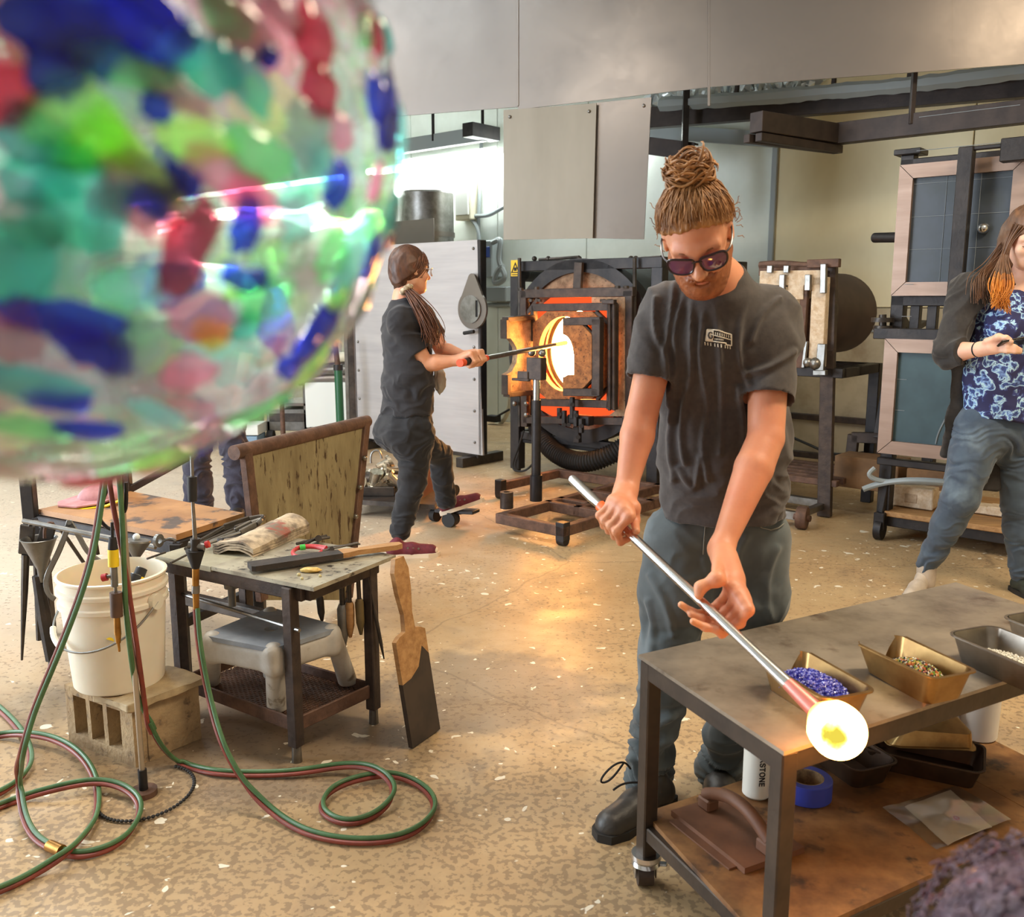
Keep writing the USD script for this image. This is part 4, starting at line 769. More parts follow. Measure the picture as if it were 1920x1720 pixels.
objs('crumb', MB().ball(tl(560, 1078, .003), .006, 1).ball(tl(600, 1080, .003), .005, 1).ball(tl(566, 1085, .003), .005, 1), mat('wax_crumb', (190, 176, 130), rough=.7), wx)
rods = thing('iron_rods', 'thin iron rods sticking out over the back left corner of the table', 'rod', tl(300, 1050))
obj('rod', MB().tube([tl(276, 1048, .012), tl(310, 1036, .012)], .0035), MT['dark_iron'], rods); obj('rod', MB().tube([tl(320, 1056, .01), tl(352, 1040, .012)], .0035), MT['dark_iron'], rods)
cn = at_y(257, 1024, 2.86); cone = thing('steel_cone', 'brushed steel cone hanging point down beside the bucket', 'cone', cn)
obj('cone', MB().lathe([(.001, -.055), (.042, .015), (.04, .02), (.001, .022)], cn, V(.1, .1, 1)), MT['grey_tool'], cone); obj('knob', MB().ball(cn + EZ * .03, .012, 1), MT['white_paint'], cone)
# hanging tools at the left of the bench
yh = BF[1] - .12
fn = at_y(73, 1012, yh); fun = thing('metal_funnel', 'dark metal funnel hanging at the left end of the bench', 'funnel', fn)
obj('cone', MB().lathe([(.056, 0), (.06, .004), (.057, .006), (.05, 0), (.01, -.105), (.008, -.15), (.013, -.15), (.015, -.105), (.056, 0)], fn), MT['grey_tool'], fun)
obj('handle', MB().tube(spline([fn + V(.02, 0, .005), fn + V(.03, 0, .05), fn + V(.05, 0, .058), fn + V(.055, 0, .045)], 10), .006), MT['rust_steel'], fun)
cal = thing('angle_caliper', 'grey metal caliper hung as an inverted V over the bench rod', 'caliper', at_y(130, 980, yh))
vy = lambda *p: [at_y(x, y, yh - .02) for x, y in p]
for pts in (((130, 978), (112, 1030), (95, 1065), (86, 1095), (92, 1115), (102, 1124)), ((130, 978), (150, 1010), (165, 1035), (190, 1055))):
    q = spline(vy(*pts), 16); o = MB()
    for a, b in zip(q, q[1:]): o.bar(a, b, .02, .006, up=V(0, 1, 0), ext=.003)
    obj('arm', o, MT['grey_tool'], cal)
obj('rivet', MB().cyl(at_y(130, 980, yh - .035), at_y(130, 980, yh - .01), .008), MT['steel'], cal)
shl = thing('hanging_shears', 'big dark iron shears hanging from the left end of the bench rod', 'shears', at_y(60, 1000, yh + .02))
yo = yh + .03; o = MB().bar(at_y(52, 985, yo), at_y(48, 1040, yo), .05, .012, up=V(0, 1, 0)).tube([at_y(48, 1040, yo), at_y(46, 1110, yo), at_y(41, 1238, yo)], [.014, .012, .004], 8)
obj('blade', o, MT['dark_iron'], shl); obj('blade', MB().bar(at_y(92, 985, yo), at_y(72, 1060, yo), .05, .012, up=V(0, 1, 0)).tube([at_y(68, 1050, yo), at_y(74, 1200, yo)], .011), MT['dark_iron'], shl)
obj('loop', MB().tube(spline([at_y(58, 1005, yo), at_y(56, 985, yo), at_y(66, 978, yo), at_y(82, 985, yo)], 12), .006), MT['dark_iron'], shl)
yb = yh + .0; bl = thing('wooden_block_tool', 'long dark wooden handled tool hanging behind the funnel', 'tool', at_y(90, 1150, yb))
obj('handle', MB().tube([at_y(70, 1080, yb), at_y(84, 1160, yb), at_y(97, 1238, yb)], [.018, .024, .02], 8).cyl(at_y(97, 1236, yb), at_y(94, 1256, yb), .009), MT['charred'], bl)
# handles hanging under the right of the table
yy = legs[1][1] - .02
for i, (x0, y0, x1, y1, r_, m, lb) in enumerate(((640, 1078, 645, 1215, .018, MT['grey_tool'], 'broad grey jack blade hanging under the table, nearest the right leg'), (654, 1085, 657, 1195, .015, MT['wood'], 'tool with pale wooden handle hanging under the table'), (671, 1078, 677, 1190, .014, mat('olive_wood', (110, 92, 56), (80, 66, 40), 9), 'tool with olive brown handle hanging under the table'), (596, 1085, 604, 1165, .012, MT['dark_iron'], 'dark pincers hanging under the table front edge'), (690, 1080, 720, 1236, .006, MT['dark_iron'], 'thin iron spike hanging beside the leaning wooden paddle'))):
    a, b = at_y(x0, y0, yy), at_y(x1, y1, yy); h_ = thing('hanging_tool', lb, 'tool', a)
    m1 = a + (b - a) * .4
    obj('shank', MB().tube([a, m1], r_ * .5), MT['dark_iron'], h_)
    obj('handle', MB().tube([m1, m1 + (b - a) * .06, a + (b - a) * .8, b], [r_ * .7, r_, r_ * .95, r_ * .35], 10), m, h_)
# white stool on the mesh shelf
stl = thing('step_stool', 'dirty white plastic step stool on the mesh shelf of the tool table', 'stool', at_z(530, 1290, shz))
zst = shz + .245
T4 = [at_z(x, y, zst) for x, y in ((397, 1190), (512, 1212), (622, 1177), (506, 1145))]; G4 = [at_z(x, y, shz) for x, y in ((396, 1283), (520, 1333), (652, 1283), (468, 1252))]
G4[3] = T4[3] * V(1, 1, 0) + (T4[3] - T4[1]) * V(1, 1, 0) * .12 + EZ * shz
cen = sum(T4) / 4 * V(1, 1, 0)
plas = mat('dirty_white_plastic', (196, 192, 184), (168, 160, 148), 7, .5, 0, c3=(120, 108, 92), sc3=14, lo3=.62, hi3=.7)
STOOL_SDF = (T4, G4, cen, zst)
# leaning wooden paddle board
lpb = thing('leaning_paddle', 'tall wooden paddle with burnt dark lower half leaning on the tool table', 'paddle', at_z(790, 1385, 0))
pb0, pb1 = at_z(766, 1402, .004), at_z(818, 1366, .004); ptop = at_y(740, 1046, pb0[1] + .05)
bx_ = (pb1 - pb0); Wb = np.linalg.norm(bx_); bx_ /= Wb; by_ = ptop - (pb0 + pb1) / 2; by_ -= bx_ * (by_ @ bx_) * .0; Hb = np.linalg.norm(by_); by_ /= Hb; by0 = by_; by_ = by_ - bx_ * (by_ @ bx_) * 0
pn_ = np.cross(bx_, by_)
out = Polygon([(0, 0), (Wb, 0), (Wb, Hb * .58), (Wb * .86, Hb * .6), (Wb * .68, Hb * .61), (Wb * .66, Hb * .7), (Wb * .74, Hb * .82), (Wb * .76, Hb * .93), (Wb * .66, Hb), (Wb * .38, Hb), (Wb * .28, Hb * .93), (Wb * .3, Hb * .82), (Wb * .38, Hb * .7), (Wb * .34, Hb * .61), (Wb * .14, Hb * .6), (0, Hb * .58)]).buffer(.006).buffer(-.006)
bnd = Polygon([(-1, -.1), (1, -.1), (1, Hb * .42), (Wb, Hb * .44), (Wb * .8, Hb * .5), (Wb * .6, Hb * .4), (Wb * .3, Hb * .36), (0, Hb * .35), (-1, Hb * .35)])
obj('board_top', MB().ext(out.difference(bnd), pb0, bx_, by_, .016), MT['wood'], lpb, label='bare pale wood handle and upper board')
obj('board_bottom', MB().ext(out.intersection(bnd), pb0, bx_, by_, .016), mat('burnt_wood', (62, 50, 42), (44, 36, 32), 8, .6, 0, lo=.4, hi=.6), lpb, label='burnt dark lower board')
# bucket on a concrete block
bkc = V(-1.205, 2.665, .207)
bkt = thing('white_bucket', 'white plastic bucket standing on a concrete block', 'bucket', bkc)
bp_ = mat('bucket_plastic', (232, 224, 206), (222, 210, 188), 3, .4, subsurface_weight=.1)
prof = [(.001, 0), (.126, 0), (.13, .006), (.147, .27), (.156, .275), (.156, .288), (.149, .292), (.150, .318), (.158, .322), (.158, .334), (.150, .338), (.151, .362), (.157, .366), (.157, .372), (.149, .374), (.146, .36), (.126, .01), (.001, .008)]
prof = [(r, z * .925) for r, z in prof]; obj('body', MB().lathe(prof, bkc, n=56), bp_, bkt)
lug = [bkc + V(math.cos(t_), math.sin(t_), 0) * .155 + EZ * .268 for t_ in (-.35, math.pi - .35)]
for q in lug: d_ = (q - bkc) * V(1, 1, 0); d_ /= np.linalg.norm(d_); obj('lug', MB().cyl(q - d_ * .005, q + d_ * .012, .024), bp_, bkt)
th = np.linspace(0, np.pi, 30); mid = (lug[0] + lug[1]) / 2; hw = (lug[0] - lug[1]) / 2; dr_ = np.cross(hw / np.linalg.norm(hw), EZ); dr_ = dr_ if dr_[1] < 0 else -dr_
bail = np.array([mid + hw * 1.06 * math.cos(t_) + (dr_ * .165 - EZ * .12) * math.sin(t_) ** .8 for t_ in th])
obj('bail_wire', MB().tube(bail, .0035, 6), MT['steel'], bkt); obj('bail_grip', MB().tube(bail[17:24], .009, 8), bp_, bkt)
for i, (x_, y_, lb) in enumerate(((266, 1066, 'upper of two black capped yellow bottles in the white bucket'), (255, 1078, 'lower of two black capped yellow bottles in the white bucket'))):
    q = at_y(x_, y_, bkc[1] + .03 - .06 * i); t_ = thing('yellow_bottle', lb, 'bottle', q - EZ * .2, 'bottles in the bucket')
    d_ = V(.30, .55, 1); d_ /= np.linalg.norm(d_)
    obj('bottle_body', MB().cyl(q - d_ * .20, q - d_ * .025, .019), MT['yellow'], t_); obj('cap', MB().cyl(q - d_ * .025, q, .017), MT['black_rubber'], t_)
    obj('cap_top', MB().cyl(q, q + d_ * .002, .013), MT['steel'], t_)
blk = thing('concrete_block', 'chipped concrete block with open cores under the white bucket', 'block', at_z(250, 1420, 0))
cF, cL, cR = at_z(255, 1440, 0), at_z(130, 1392, 0), at_z(378, 1385, 0)
fl1, fr1 = (cL - cF), (cR - cF); a_, b_ = np.linalg.norm(fl1), np.linalg.norm(fr1); fl1 /= a_; fr1 /= b_
conc = mat('cinder', (176, 150, 112), (146, 120, 88), 12, .9, 0, bump=.4, bsc=70, c3=(110, 92, 72), sc3=24)
fac = Polygon([(0, 0), (a_, 0), (a_, .19), (0, .19)])
for k in range(3): fac = fac.difference(sbox(.055 + k * (a_ - .075) / 3, .04, .055 + k * (a_ - .075) / 3 + (a_ - .13) / 3, .165))
nrm_ = np.cross(fl1, EZ)
obj('block_face', MB().ext(fac, cF, fl1, EZ, .05 * (1 if nrm_ @ fr1 > 0 else -1)), conc, blk)
def rough(mb, amp, sc, sub=3):
    m_ = mb.get()
    for _ in range(sub): m_ = m_.subdivide()
    m_.merge_vertices(); v = np.array(m_.vertices); m_.vertices = v + np.array(m_.vertex_normals) * ((meshkit.fbm(v * sc, 4) - .5) * amp)[:, None]; return m_
iv = fr1 * .045
obj('block_body', rough(MB().ext([(0, 0), (a_, 0), (a_, b_ - .045), (0, b_ - .045)], cF + iv, fl1, fr1, .19 * (1 if np.cross(fl1, fr1)[2] > 0 else -1)), .01, 14, 4), conc, blk, smooth=50)
slab = MB().ext(Polygon([(-.01, -.012), (a_ * .42, -.015), (a_ * .5, b_ * .5), (a_ * .46, b_ * 1.0), (-.015, b_ * .98)]).buffer(.01), cF + EZ * .185, fl1, fr1, .022 * (1 if np.cross(fl1, fr1)[2] > 0 else -1))
obj('top_slab', rough(slab, .022, 11, 4), mat('stone_slab', (190, 168, 130), (150, 128, 96), 10, .7, 0, bump=.2), blk, smooth=50)
# pink cap on the bench
cp = at_z(165, 945, bz) + EZ * .004; cap_ = thing('baseball_cap', 'faded pink baseball cap with yellow trim on the bench seat', 'cap', cp)
cm = mat('pink_cloth', (206, 150, 152), (176, 120, 122), 12, .85)
m_ = trimesh.creation.icosphere(3, 1.0); v = np.array(m_.vertices); v[:, 2] = np.maximum(v[:, 2], 0) * (1 + .12 * meshkit.fbm(v * 3, 2)); m_.vertices = v * V(.095, .085, .06) + cp + V(.035, .05, .006); obj('crown', m_, cm, cap_)
br_ = Polygon([(-.1, -.02), (-.08, -.06), (0, -.085), (.07, -.06), (.1, 0), (.06, .04), (-.06, .04)]).buffer(.012)
obj('brim', MB().ext(br_, cp + EZ * .012, V(1, 0, .05), V(0, 1, .12), .006), cm, cap_); obj('brim_trim', MB().ext(br_.buffer(.004).difference(br_.buffer(-.015)), cp + EZ * .004 + V(.03, 0, 0), V(1, 0, .05), V(0, 1, .12), .005), MT['yellow'], cap_)
# ================================================================ marver table, right foreground
mz = .57
mA, mB = at_z(1197, 1228, mz), at_z(1470, 1410, mz); mC = at_z(1792, 1092, mz)
mx = (mC - mA); mL = np.linalg.norm(mx); mx /= mL; my = (mB - mA); mW = np.linalg.norm(my); my /= mW
def mp(a, b, z=0): return mA * V(1, 1, 0) + mx * a + my * b + EZ * z
MT['marver'] = mat('marver_steel', (128, 116, 102), (164, 150, 132), 5, .36, .45, c3=(84, 62, 46), sc3=9, lo3=.6, hi3=.75, bump=.04, rvar=.1)
MT['table_steel'] = mat('table_steel', (66, 58, 52), (84, 72, 62), 9, .42, .6, bump=.06)
mt_ = thing('marver_table', 'low rolling steel marver table with glass frit pans, right foreground', 'table', (mA[0], mA[1], 0))
obj('steel_top', MB().ext([tuple(mp(a, b)[:2]) for a, b in ((0, 0), (0, mW), (mL, mW), (mL, 0))], (0, 0, mz - .008), (1, 0, 0), (0, 1, 0), .008), MT['marver'], mt_, label='worn grey steel table top')
ins = .022
crn = [(ins, ins), (ins, mW - ins), (mL - ins, mW - ins), (mL - ins, ins)]
for (a0, b0), (a1, b1) in zip(crn, crn[1:] + crn[:1]): obj('apron_rail', MB().bar(mp(a0, b0, mz - .03), mp(a1, b1, mz - .03), .035, .042), MT['table_steel'], mt_)
msz = .175
for a, b in crn: obj('leg', MB().bar(mp(a, b, .085), mp(a, b, mz - .01), .036, up=my), MT['table_steel'], mt_)
for (a0, b0), (a1, b1) in zip(crn, crn[1:] + crn[:1]): obj('shelf_rail', MB().bar(mp(a0, b0, msz - .03), mp(a1, b1, msz - .03), .026, .036), MT['table_steel'], mt_)
plyw = mat('stained_ply', (150, 106, 60), (104, 68, 36), 6, .7, 0, lo=.38, hi=.6, c3=(66, 46, 30), sc3=11, lo3=.56, hi3=.66, bump=.12, bsc=30)
obj('shelf_board', MB().ext([tuple(mp(a, b)[:2]) for a, b in ((.03, .0), (.0, mW * .9), (.01, mW - .01), (mL * .78, mW - .01), (mL * .78, .0))], (0, 0, msz - .012), (1, 0, 0), (0, 1, 0), .012), plyw, mt_, label='stained plywood shelf')
obj('shelf_board', MB().ext([tuple(mp(a, b)[:2]) for a, b in ((mL * .785, 0), (mL * .785, mW - .01), (mL - .01, mW - .01), (mL - .01, 0))], (0, 0, msz - .014), (1, 0, 0), (0, 1, 0), .012), plyw, mt_)
for a, b in crn:
    c_ = mp(a, b, 0); r_ = MB().lathe([(.012, .088), (.034, .088), (.036, .078), (.03, .07), (.034, .062), (.012, .06), (.012, .088)], c_, n=24)
    obj('caster_ring', r_, MT['chrome'], mt_)
    obj('caster_fork', MB().box(c_ + V(-.024, .012, .048), (.004, .034, .05)).box(c_ + V(.024, .012, .048), (.004, .034, .05)).box(c_ + V(0, .012, .064), (.05, .036, .008)).bar(c_ + V(.02, 0, .06), c_ + V(.05, -.01, .064), .018, .006), MT['chrome'], mt_)
    obj('caster_wheel', MB().cyl(c_ + V(-.018, .012, .03), c_ + V(.018, .012, .03), .03, n=28), MT['brown_steel'], mt_)
# loaf pans -------------------------------------------------------
def rrect(sx, sy, r, n=4):
    p = []
    for cx, cy, a0 in ((sx / 2 - r, sy / 2 - r, 0), (-sx / 2 + r, sy / 2 - r, 90), (-sx / 2 + r, -sy / 2 + r, 180), (sx / 2 - r, -sy / 2 + r, 270)):
        for k in range(n + 1): t_ = math.radians(a0 + 90 * k / n); p.append((cx + r * math.cos(t_), cy + r * math.sin(t_)))
    return np.array(p)
def frustum(b, t_, z0, z1):
    v = np.vstack([np.column_stack([b, np.full(len(b), z0)]), np.column_stack([t_, np.full(len(t_), z1)])])
    h = trimesh.convex.convex_hull(v); return m3.Manifold(m3.Mesh(h.vertices.astype(np.float32), h.faces.astype(np.uint32)))
def mtri(m): g = m.to_mesh(); return trimesh.Trimesh(g.vert_properties[:, :3], g.tri_verts, process=False)
def pan(label, q, dx, L, W, h, m, cut, group=None, tilt=0., flip=False, warp=0.):
    """q: centre on its support; dx: long axis; cut: the far end (-x) torn open like a scoop"""
    t_ = thing('loaf_pan', label, 'pan', q, group)
    o = frustum(rrect(L - .035, W - .03, .018), rrect(L, W, .024), 0, h); i_ = frustum(rrect(L - .038, W - .033, .017), rrect(L - .003, W - .003, .023), .0015, h + .0005)
    body = o - i_
    ends = frustum(rrect(L + .012, W + .012, .028), rrect(L + .012, W + .012, .028), h - .003, h) - frustum(rrect(L - .003, W - .003, .023), rrect(L - .003, W - .003, .023), h - .01, h + .01)
    if cut:
        bxm = m3.Manifold.cube([.09, .4, .3], True).translate([-L / 2 - .012, 0, .16]).rotate([0, 0, 0])
        wedge = m3.Manifold.hull_points(np.array([(-L / 2 - .05, -.2, .008), (-L / 2 - .05, .2, .008), (-L / 2 + .03, -.2, h + .02), (-L / 2 + .03, .2, h + .02), (-L / 2 - .05, -.2, h + .02), (-L / 2 - .05, .2, h + .02)]))
        vcut = m3.Manifold.hull_points(np.array([(-L / 2 - .05, -W / 2 + .012, .002), (-L / 2 - .05, W / 2 - .012, .002), (-L / 2 + .06, -W / 2 + .012, h + .05), (-L / 2 + .06, W / 2 - .012, h + .05), (-L / 2 - .05, -W / 2 + .012, h + .05), (-L / 2 - .05, W / 2 - .012, h + .05), (-L / 2 + .012, 0, .002)]))
        body = body - vcut; ends = ends - m3.Manifold.cube([.1, .4, .3], True).translate([-L / 2 - .03, 0, .1])
    dy = np.cross(EZ, dx); R = np.array([dx, dy, EZ])
    if flip: R = np.array([dx, -dy, -EZ])
    if tilt: a_ = tilt; R = np.array([dx * math.cos(a_) + EZ * math.sin(a_), dy, EZ * math.cos(a_) - dx * math.sin(a_)]) * (1 if not flip else 1)
    for nm, mm in (('pan_body', body), ('rim', ends)):
        g = mtri(mm); v = np.array(g.vertices)
        if warp: v = v + (meshkit.noise(v * 22 + q * 5)[:, None] - .5) * warp * V(1, 1, 1.0)
        if flip: v = v - V(0, 0, h)
        obj(nm, trimesh.Trimesh(v @ R + q, g.faces, process=False), m, t_, smooth=30)
    return t_
ty = (at_z(1830, 1256, .635) - at_z(1685, 1190, .635)); ty /= np.linalg.norm(ty)
brs = mat('golden_tin', (176, 144, 92), (140, 108, 66), 9, .34, .85, bump=.05, bsc=20)
tin = mat('grey_tin', (160, 152, 140), (130, 120, 108), 7, .36, .85)
drk = mat('dark_tin', (86, 62, 44), (60, 44, 32), 9, .5, .6)
def pc(px0, px1, z=mz, off=0.): a, b = at_z(*px0, z), at_z(*px1, z); return (a + b) / 2
eps = EZ * .0008
q1 = (at_z(1498, 1218, .632) + at_z(1560, 1312, .632)) / 2 * V(1, 1, 0) + EZ * mz + eps
q2 = (at_z(1685, 1190, .635) + at_z(1743, 1271, .635)) / 2 * V(1, 1, 0) + EZ * mz + eps
pan('golden loaf pan torn open at one end, holding the blue frit', q1, ty, .215, .115, .062, brs, True, warp=.006)
pan('golden loaf pan torn open at one end, holding the multicoloured frit', q2, ty, .215, .118, .064, brs, True, warp=.008)
p3a, p3b = at_z(1775, 1185, .635), at_z(1812, 1168, .635)
wd3 = np.cross(EZ, ty)
q3 = p3a + ty * .125 + wd3 * .07 if (wd3 @ mx) > 0 else p3a + ty * .125 - wd3 * .07
q3 = q3 * V(1, 1, 0) + EZ * mz + eps
pan('grey steel loaf pan of white frit at the right picture edge', q3, ty, .25, .13, .062, tin, False)
p4a = at_z(1865, 1158, .635); q4 = p4a + ty * .125 + (wd3 * .065 if (wd3 @ mx) > 0 else -wd3 * .065); q4 = q4 * V(1, 1, 0) + EZ * mz + eps
q4 = q4 + mx * .03
pan('grey steel loaf pan furthest right on the table, behind the white frit pan', q4, ty, .25, .13, .062, tin, False)
def frit(name, label, q, L, W, h, n, r, mats, cat='frit', shift=0.):
    t_ = thing(name, label, cat, q)
    n_ = 26; g = np.linspace(-1, 1, n_); X, Y = np.meshgrid(g, g, indexing='ij')
    dy = np.cross(EZ, ty)
    P = np.stack([X * L / 2, Y * W / 2, h * (1 - .5 * (X ** 2 + Y ** 2)) + .004 * (meshkit.fbm(np.stack([X * 4, Y * 4, X * 0], -1), 3) - .5)], -1)
    sq_ = np.sqrt(1 - np.minimum(np.abs(X), np.abs(Y)) ** 2 * .35)[..., None]; P[..., :2] *= sq_
    top = P.reshape(-1, 3); bot = top * V(.86, .86, 0) + EZ * .002; v = np.vstack([top, bot]); N = n_ * n_
    i, j = np.meshgrid(np.arange(n_ - 1), np.arange(n_ - 1), indexing='ij'); qd = np.stack([i * n_ + j, (i + 1) * n_ + j, (i + 1) * n_ + j + 1, i * n_ + j + 1], -1).reshape(-1, 4)
    rim = [k * n_ for k in range(n_)] + [(n_ - 1) * n_ + k for k in range(1, n_)] + [k * n_ + n_ - 1 for k in range(n_ - 2, -1, -1)] + [k for k in range(n_ - 2, 0, -1)]
    rq = np.array([[a, b, b + N, a + N] for a, b in zip(rim, rim[1:] + rim[:1])]); F4 = np.vstack([qd, qd[:, ::-1] + N, rq[:, ::-1]])
    R = np.array([ty, dy, EZ]); w_ = lambda v: v @ R + q + ty * shift
    obj('heap', trimesh.Trimesh(w_(v), np.vstack([F4[:, [0, 1, 2]], F4[:, [0, 2, 3]]]), process=False), mats[0], t_)
    base = trimesh.creation.icosphere(0); k_ = len(mats)
    for mi, m in enumerate(mats):
        bv, bf = [], []
        for k in range(n // k_):
            u, w2 = rng.uniform(-.96, .96, 2); iu, iw = int((u + 1) / 2 * (n_ - 1)), int((w2 + 1) / 2 * (n_ - 1)); p_ = P[iu, iw] + V(*rng.uniform(-.002, .002, 3)) + V(0, 0, r * .3)
            vv = np.array(base.vertices)[:12] * rng.uniform(.5, 1.2, 3) * r @ np.linalg.qr(rng.normal(size=(3, 3)))[0]
            bf.append(np.array(base.faces) + len(bv) * 12); bv.append(vv + p_)
        obj('frit_grain', trimesh.Trimesh(w_(np.vstack(bv)), np.vstack(bf), process=False), m, t_, smooth=False, kind='stuff')
gm = lambda n, c: mat(n, c, rough=.12, specular_ior_level=.7)
frit('blue_frit', 'heap of glittering cobalt blue glass frit in the first golden pan', q1 + EZ * .008, .168, .098, .050, 1900, .0030, [gm('frit_blue', (62, 66, 176)), gm('frit_blue_deep', (34, 36, 140)), gm('frit_blue_pale', (150, 154, 226))], shift=.008)
frit('mixed_frit', 'heap of black, gold and mixed coloured glass frit in the second golden pan', q2 + EZ * .008, .128, .088, .042, 1600, .0034, [gm('frit_black', (36, 32, 30)), gm('frit_gold', (196, 158, 84)), gm('frit_dark', (58, 48, 56)), gm('frit_white', (214, 204, 186)), gm('frit_orange', (190, 96, 50)), gm('frit_green', (120, 150, 60))], shift=.01)
frit('white_frit', 'white glass frit filling the grey steel pan at the right edge', q3 + EZ * .006, .215, .1, .03, 900, .0025, [gm('frit_white_a', (232, 228, 216)), gm('frit_white_b', (214, 208, 196))])
# things on the lower shelf ---------------------------------------------------
sz_ = msz + .0008
fl_t = thing('wooden_float', 'brown wooden float with an arched handle on the lower shelf', 'trowel', at_z(1380, 1560, sz_))
flb = mat('float_wood', (116, 76, 52), (96, 62, 42), 5, .6, 0, stretch=(2, 2, 2), bump=.06)
fA, fB, fC = at_z(1258, 1530, sz_), at_z(1396, 1640, sz_), at_z(1508, 1600, sz_)
fx, fy = (fB - fA), (fC - fB); fl_, fw_ = np.linalg.norm(fx), np.linalg.norm(fy); fx /= fl_; fy /= fw_
obj('board', MB().ext([(0, 0), (fl_, 0), (fl_, fw_), (0, fw_)], fA, fx, fy, .014 * (1 if np.cross(fx, fy)[2] > 0 else -1)), flb, fl_t)
obj('under_board', MB().ext([(.02, -.02), (fl_ * .9, -.02), (fl_ * .9, fw_ * .2), (.02, fw_ * .2)], fA, fx, fy, .004 * (1 if np.cross(fx, fy)[2] > 0 else -1)), flb, fl_t)
h0 = fA + fx * fl_ * .12 + fy * fw_ * .5 + EZ * .014; h1 = fA + fx * fl_ * .9 + fy * fw_ * .5 + EZ * .014
for q in (h0, h1): obj('handle_block', MB().box(q + EZ * .014, (.04, .034, .028), (fx, np.cross(EZ, fx), EZ)), flb, fl_t)
hp_ = spline([h0 - fx * .008 + EZ * .03, h0 + (h1 - h0) * .3 + EZ * .06, h0 + (h1 - h0) * .7 + EZ * .06, h1 + fx * .006 + EZ * .026], 24)
obj('handle', MB().tube(hp_, .015, 12), flb, fl_t)
btc = at_z(1418, 1490, sz_); bt = thing('white_bottle', 'white plastic bottle with black lettering on the lower shelf', 'bottle', btc)
btr = .034
obj('bottle_body', MB().lathe([(.001, 0), (btr - .006, 0), (btr, .006), (btr, .20), (btr - .004, .215), (.012, .235), (.001, .235)], btc, n=40), mat('white_bottle', (222, 218, 206), rough=.35), bt)
obj('cap', MB().cyl(btc + EZ * .232, btc + EZ * .262, .013), MT['black_rubber'], bt)
tm = meshkit.text_mesh('BLACKSTONE', .013, .0012, bold=True); v = np.array(tm.vertices); tw_ = v[:, 0].max()
ang = -math.pi / 2 + .05 + (v[:, 1] - .006) / btr; rr_ = btr + .0002 + v[:, 2]; zz_b = .040 + (tw_ - v[:, 0])
tm.vertices = np.stack([btc[0] + rr_ * np.cos(ang), btc[1] + rr_ * np.sin(ang), btc[2] + zz_b], 1); obj('lettering', tm, MT['black_rubber'], bt, smooth=False)
a_f = -math.pi / 2 + .5; fl_p = V(btc[0] + btr * math.cos(a_f), btc[1] + btr * math.sin(a_f), btc[2] + .145)
obj('flame_mark', MB().ball(fl_p, .005, 1, (1, .4, 1.4)), mat('orange_mark', (230, 150, 50)), bt)
tpc = at_z(1508, 1500, sz_) + V(.01, .02, 0); tp_ = thing('blue_tape', 'roll of blue masking tape on the lower shelf', 'tape', tpc)
obj('tape_ring', MB().lathe([(.04, 0), (.058, 0), (.06, .002), (.06, .046), (.058, .048), (.04, .048)], tpc, n=44), mat('blue_tape', (58, 70, 170), rough=.45), tp_)
obj('core', MB().lathe([(.04, .0), (.0375, .0), (.0375, .048), (.04, .048)], tpc, n=44), mat('tape_core', (190, 160, 120), (120, 96, 72), 40, .8), tp_)
s1_ = at_z(1560, 1470, sz_) + V(.0, .0, 0)
pan('dark brown loaf pan on the lower shelf under the glowing gather', at_z(1585, 1440, sz_), ty, .22, .13, .06, drk, False, 'dark pans under the table')
pan('dark loaf pan on the lower shelf under the crumpled tin', at_z(1730, 1438, sz_), (ty + mx * .8) / np.linalg.norm(ty + mx * .8), .27, .16, .055, drk, False, 'dark pans under the table')
ct = at_z(1730, 1425, sz_) + EZ * .05; pan('crumpled golden tin lying on the dark pan under the table', ct + EZ * .012, (ty * .6 + mx) / np.linalg.norm(ty * .6 + mx), .21, .12, .05, brs, False, flip=True, warp=.03)
cnp = mat('translucent_white', (226, 220, 212), rough=.4, transmission_weight=.0)
c1 = at_z(1832, 1378, msz); cn1 = thing('white_tub', 'white round plastic tub at the back of the lower shelf', 'tub', c1)
obj('tub', MB().lathe([(.001, 0), (.048, 0), (.05, .004), (.052, .13), (.049, .13), (.046, .01), (.001, .006)], c1, n=36), cnp, cn1); obj('tub_lid', MB().lathe([(.001, .13), (.054, .13), (.054, .14), (.001, .142)], c1, n=36), cnp, cn1)
c2 = at_z(1755, 1372, msz) + mx * .0; cn2 = thing('white_bag', 'soft white plastic bag beside the round tub on the lower shelf', 'bag', c2)
m_ = trimesh.creation.icosphere(3, 1.0); v = np.array(m_.vertices); v *= (1 + .25 * (meshkit.fbm(v * 2.4, 3)[:, None] - .5)); v[:, 2] = np.maximum(v[:, 2], -.85); m_.vertices = v * V(.06, .04, .07) + c2 + EZ * .061; obj('bag_body', m_, cnp, cn2, smooth=True)
obj('bag_tie', MB().tube(spline([c2 + V(-.01, 0, .12), c2 + V(.0, 0, .145), c2 + V(.015, 0, .15)], 8), .008), cnp, cn2)
bg = thing('plastic_bag', 'clear zip bag with a sheet of paper inside on the lower shelf', 'bag', at_z(1775, 1540, sz_))
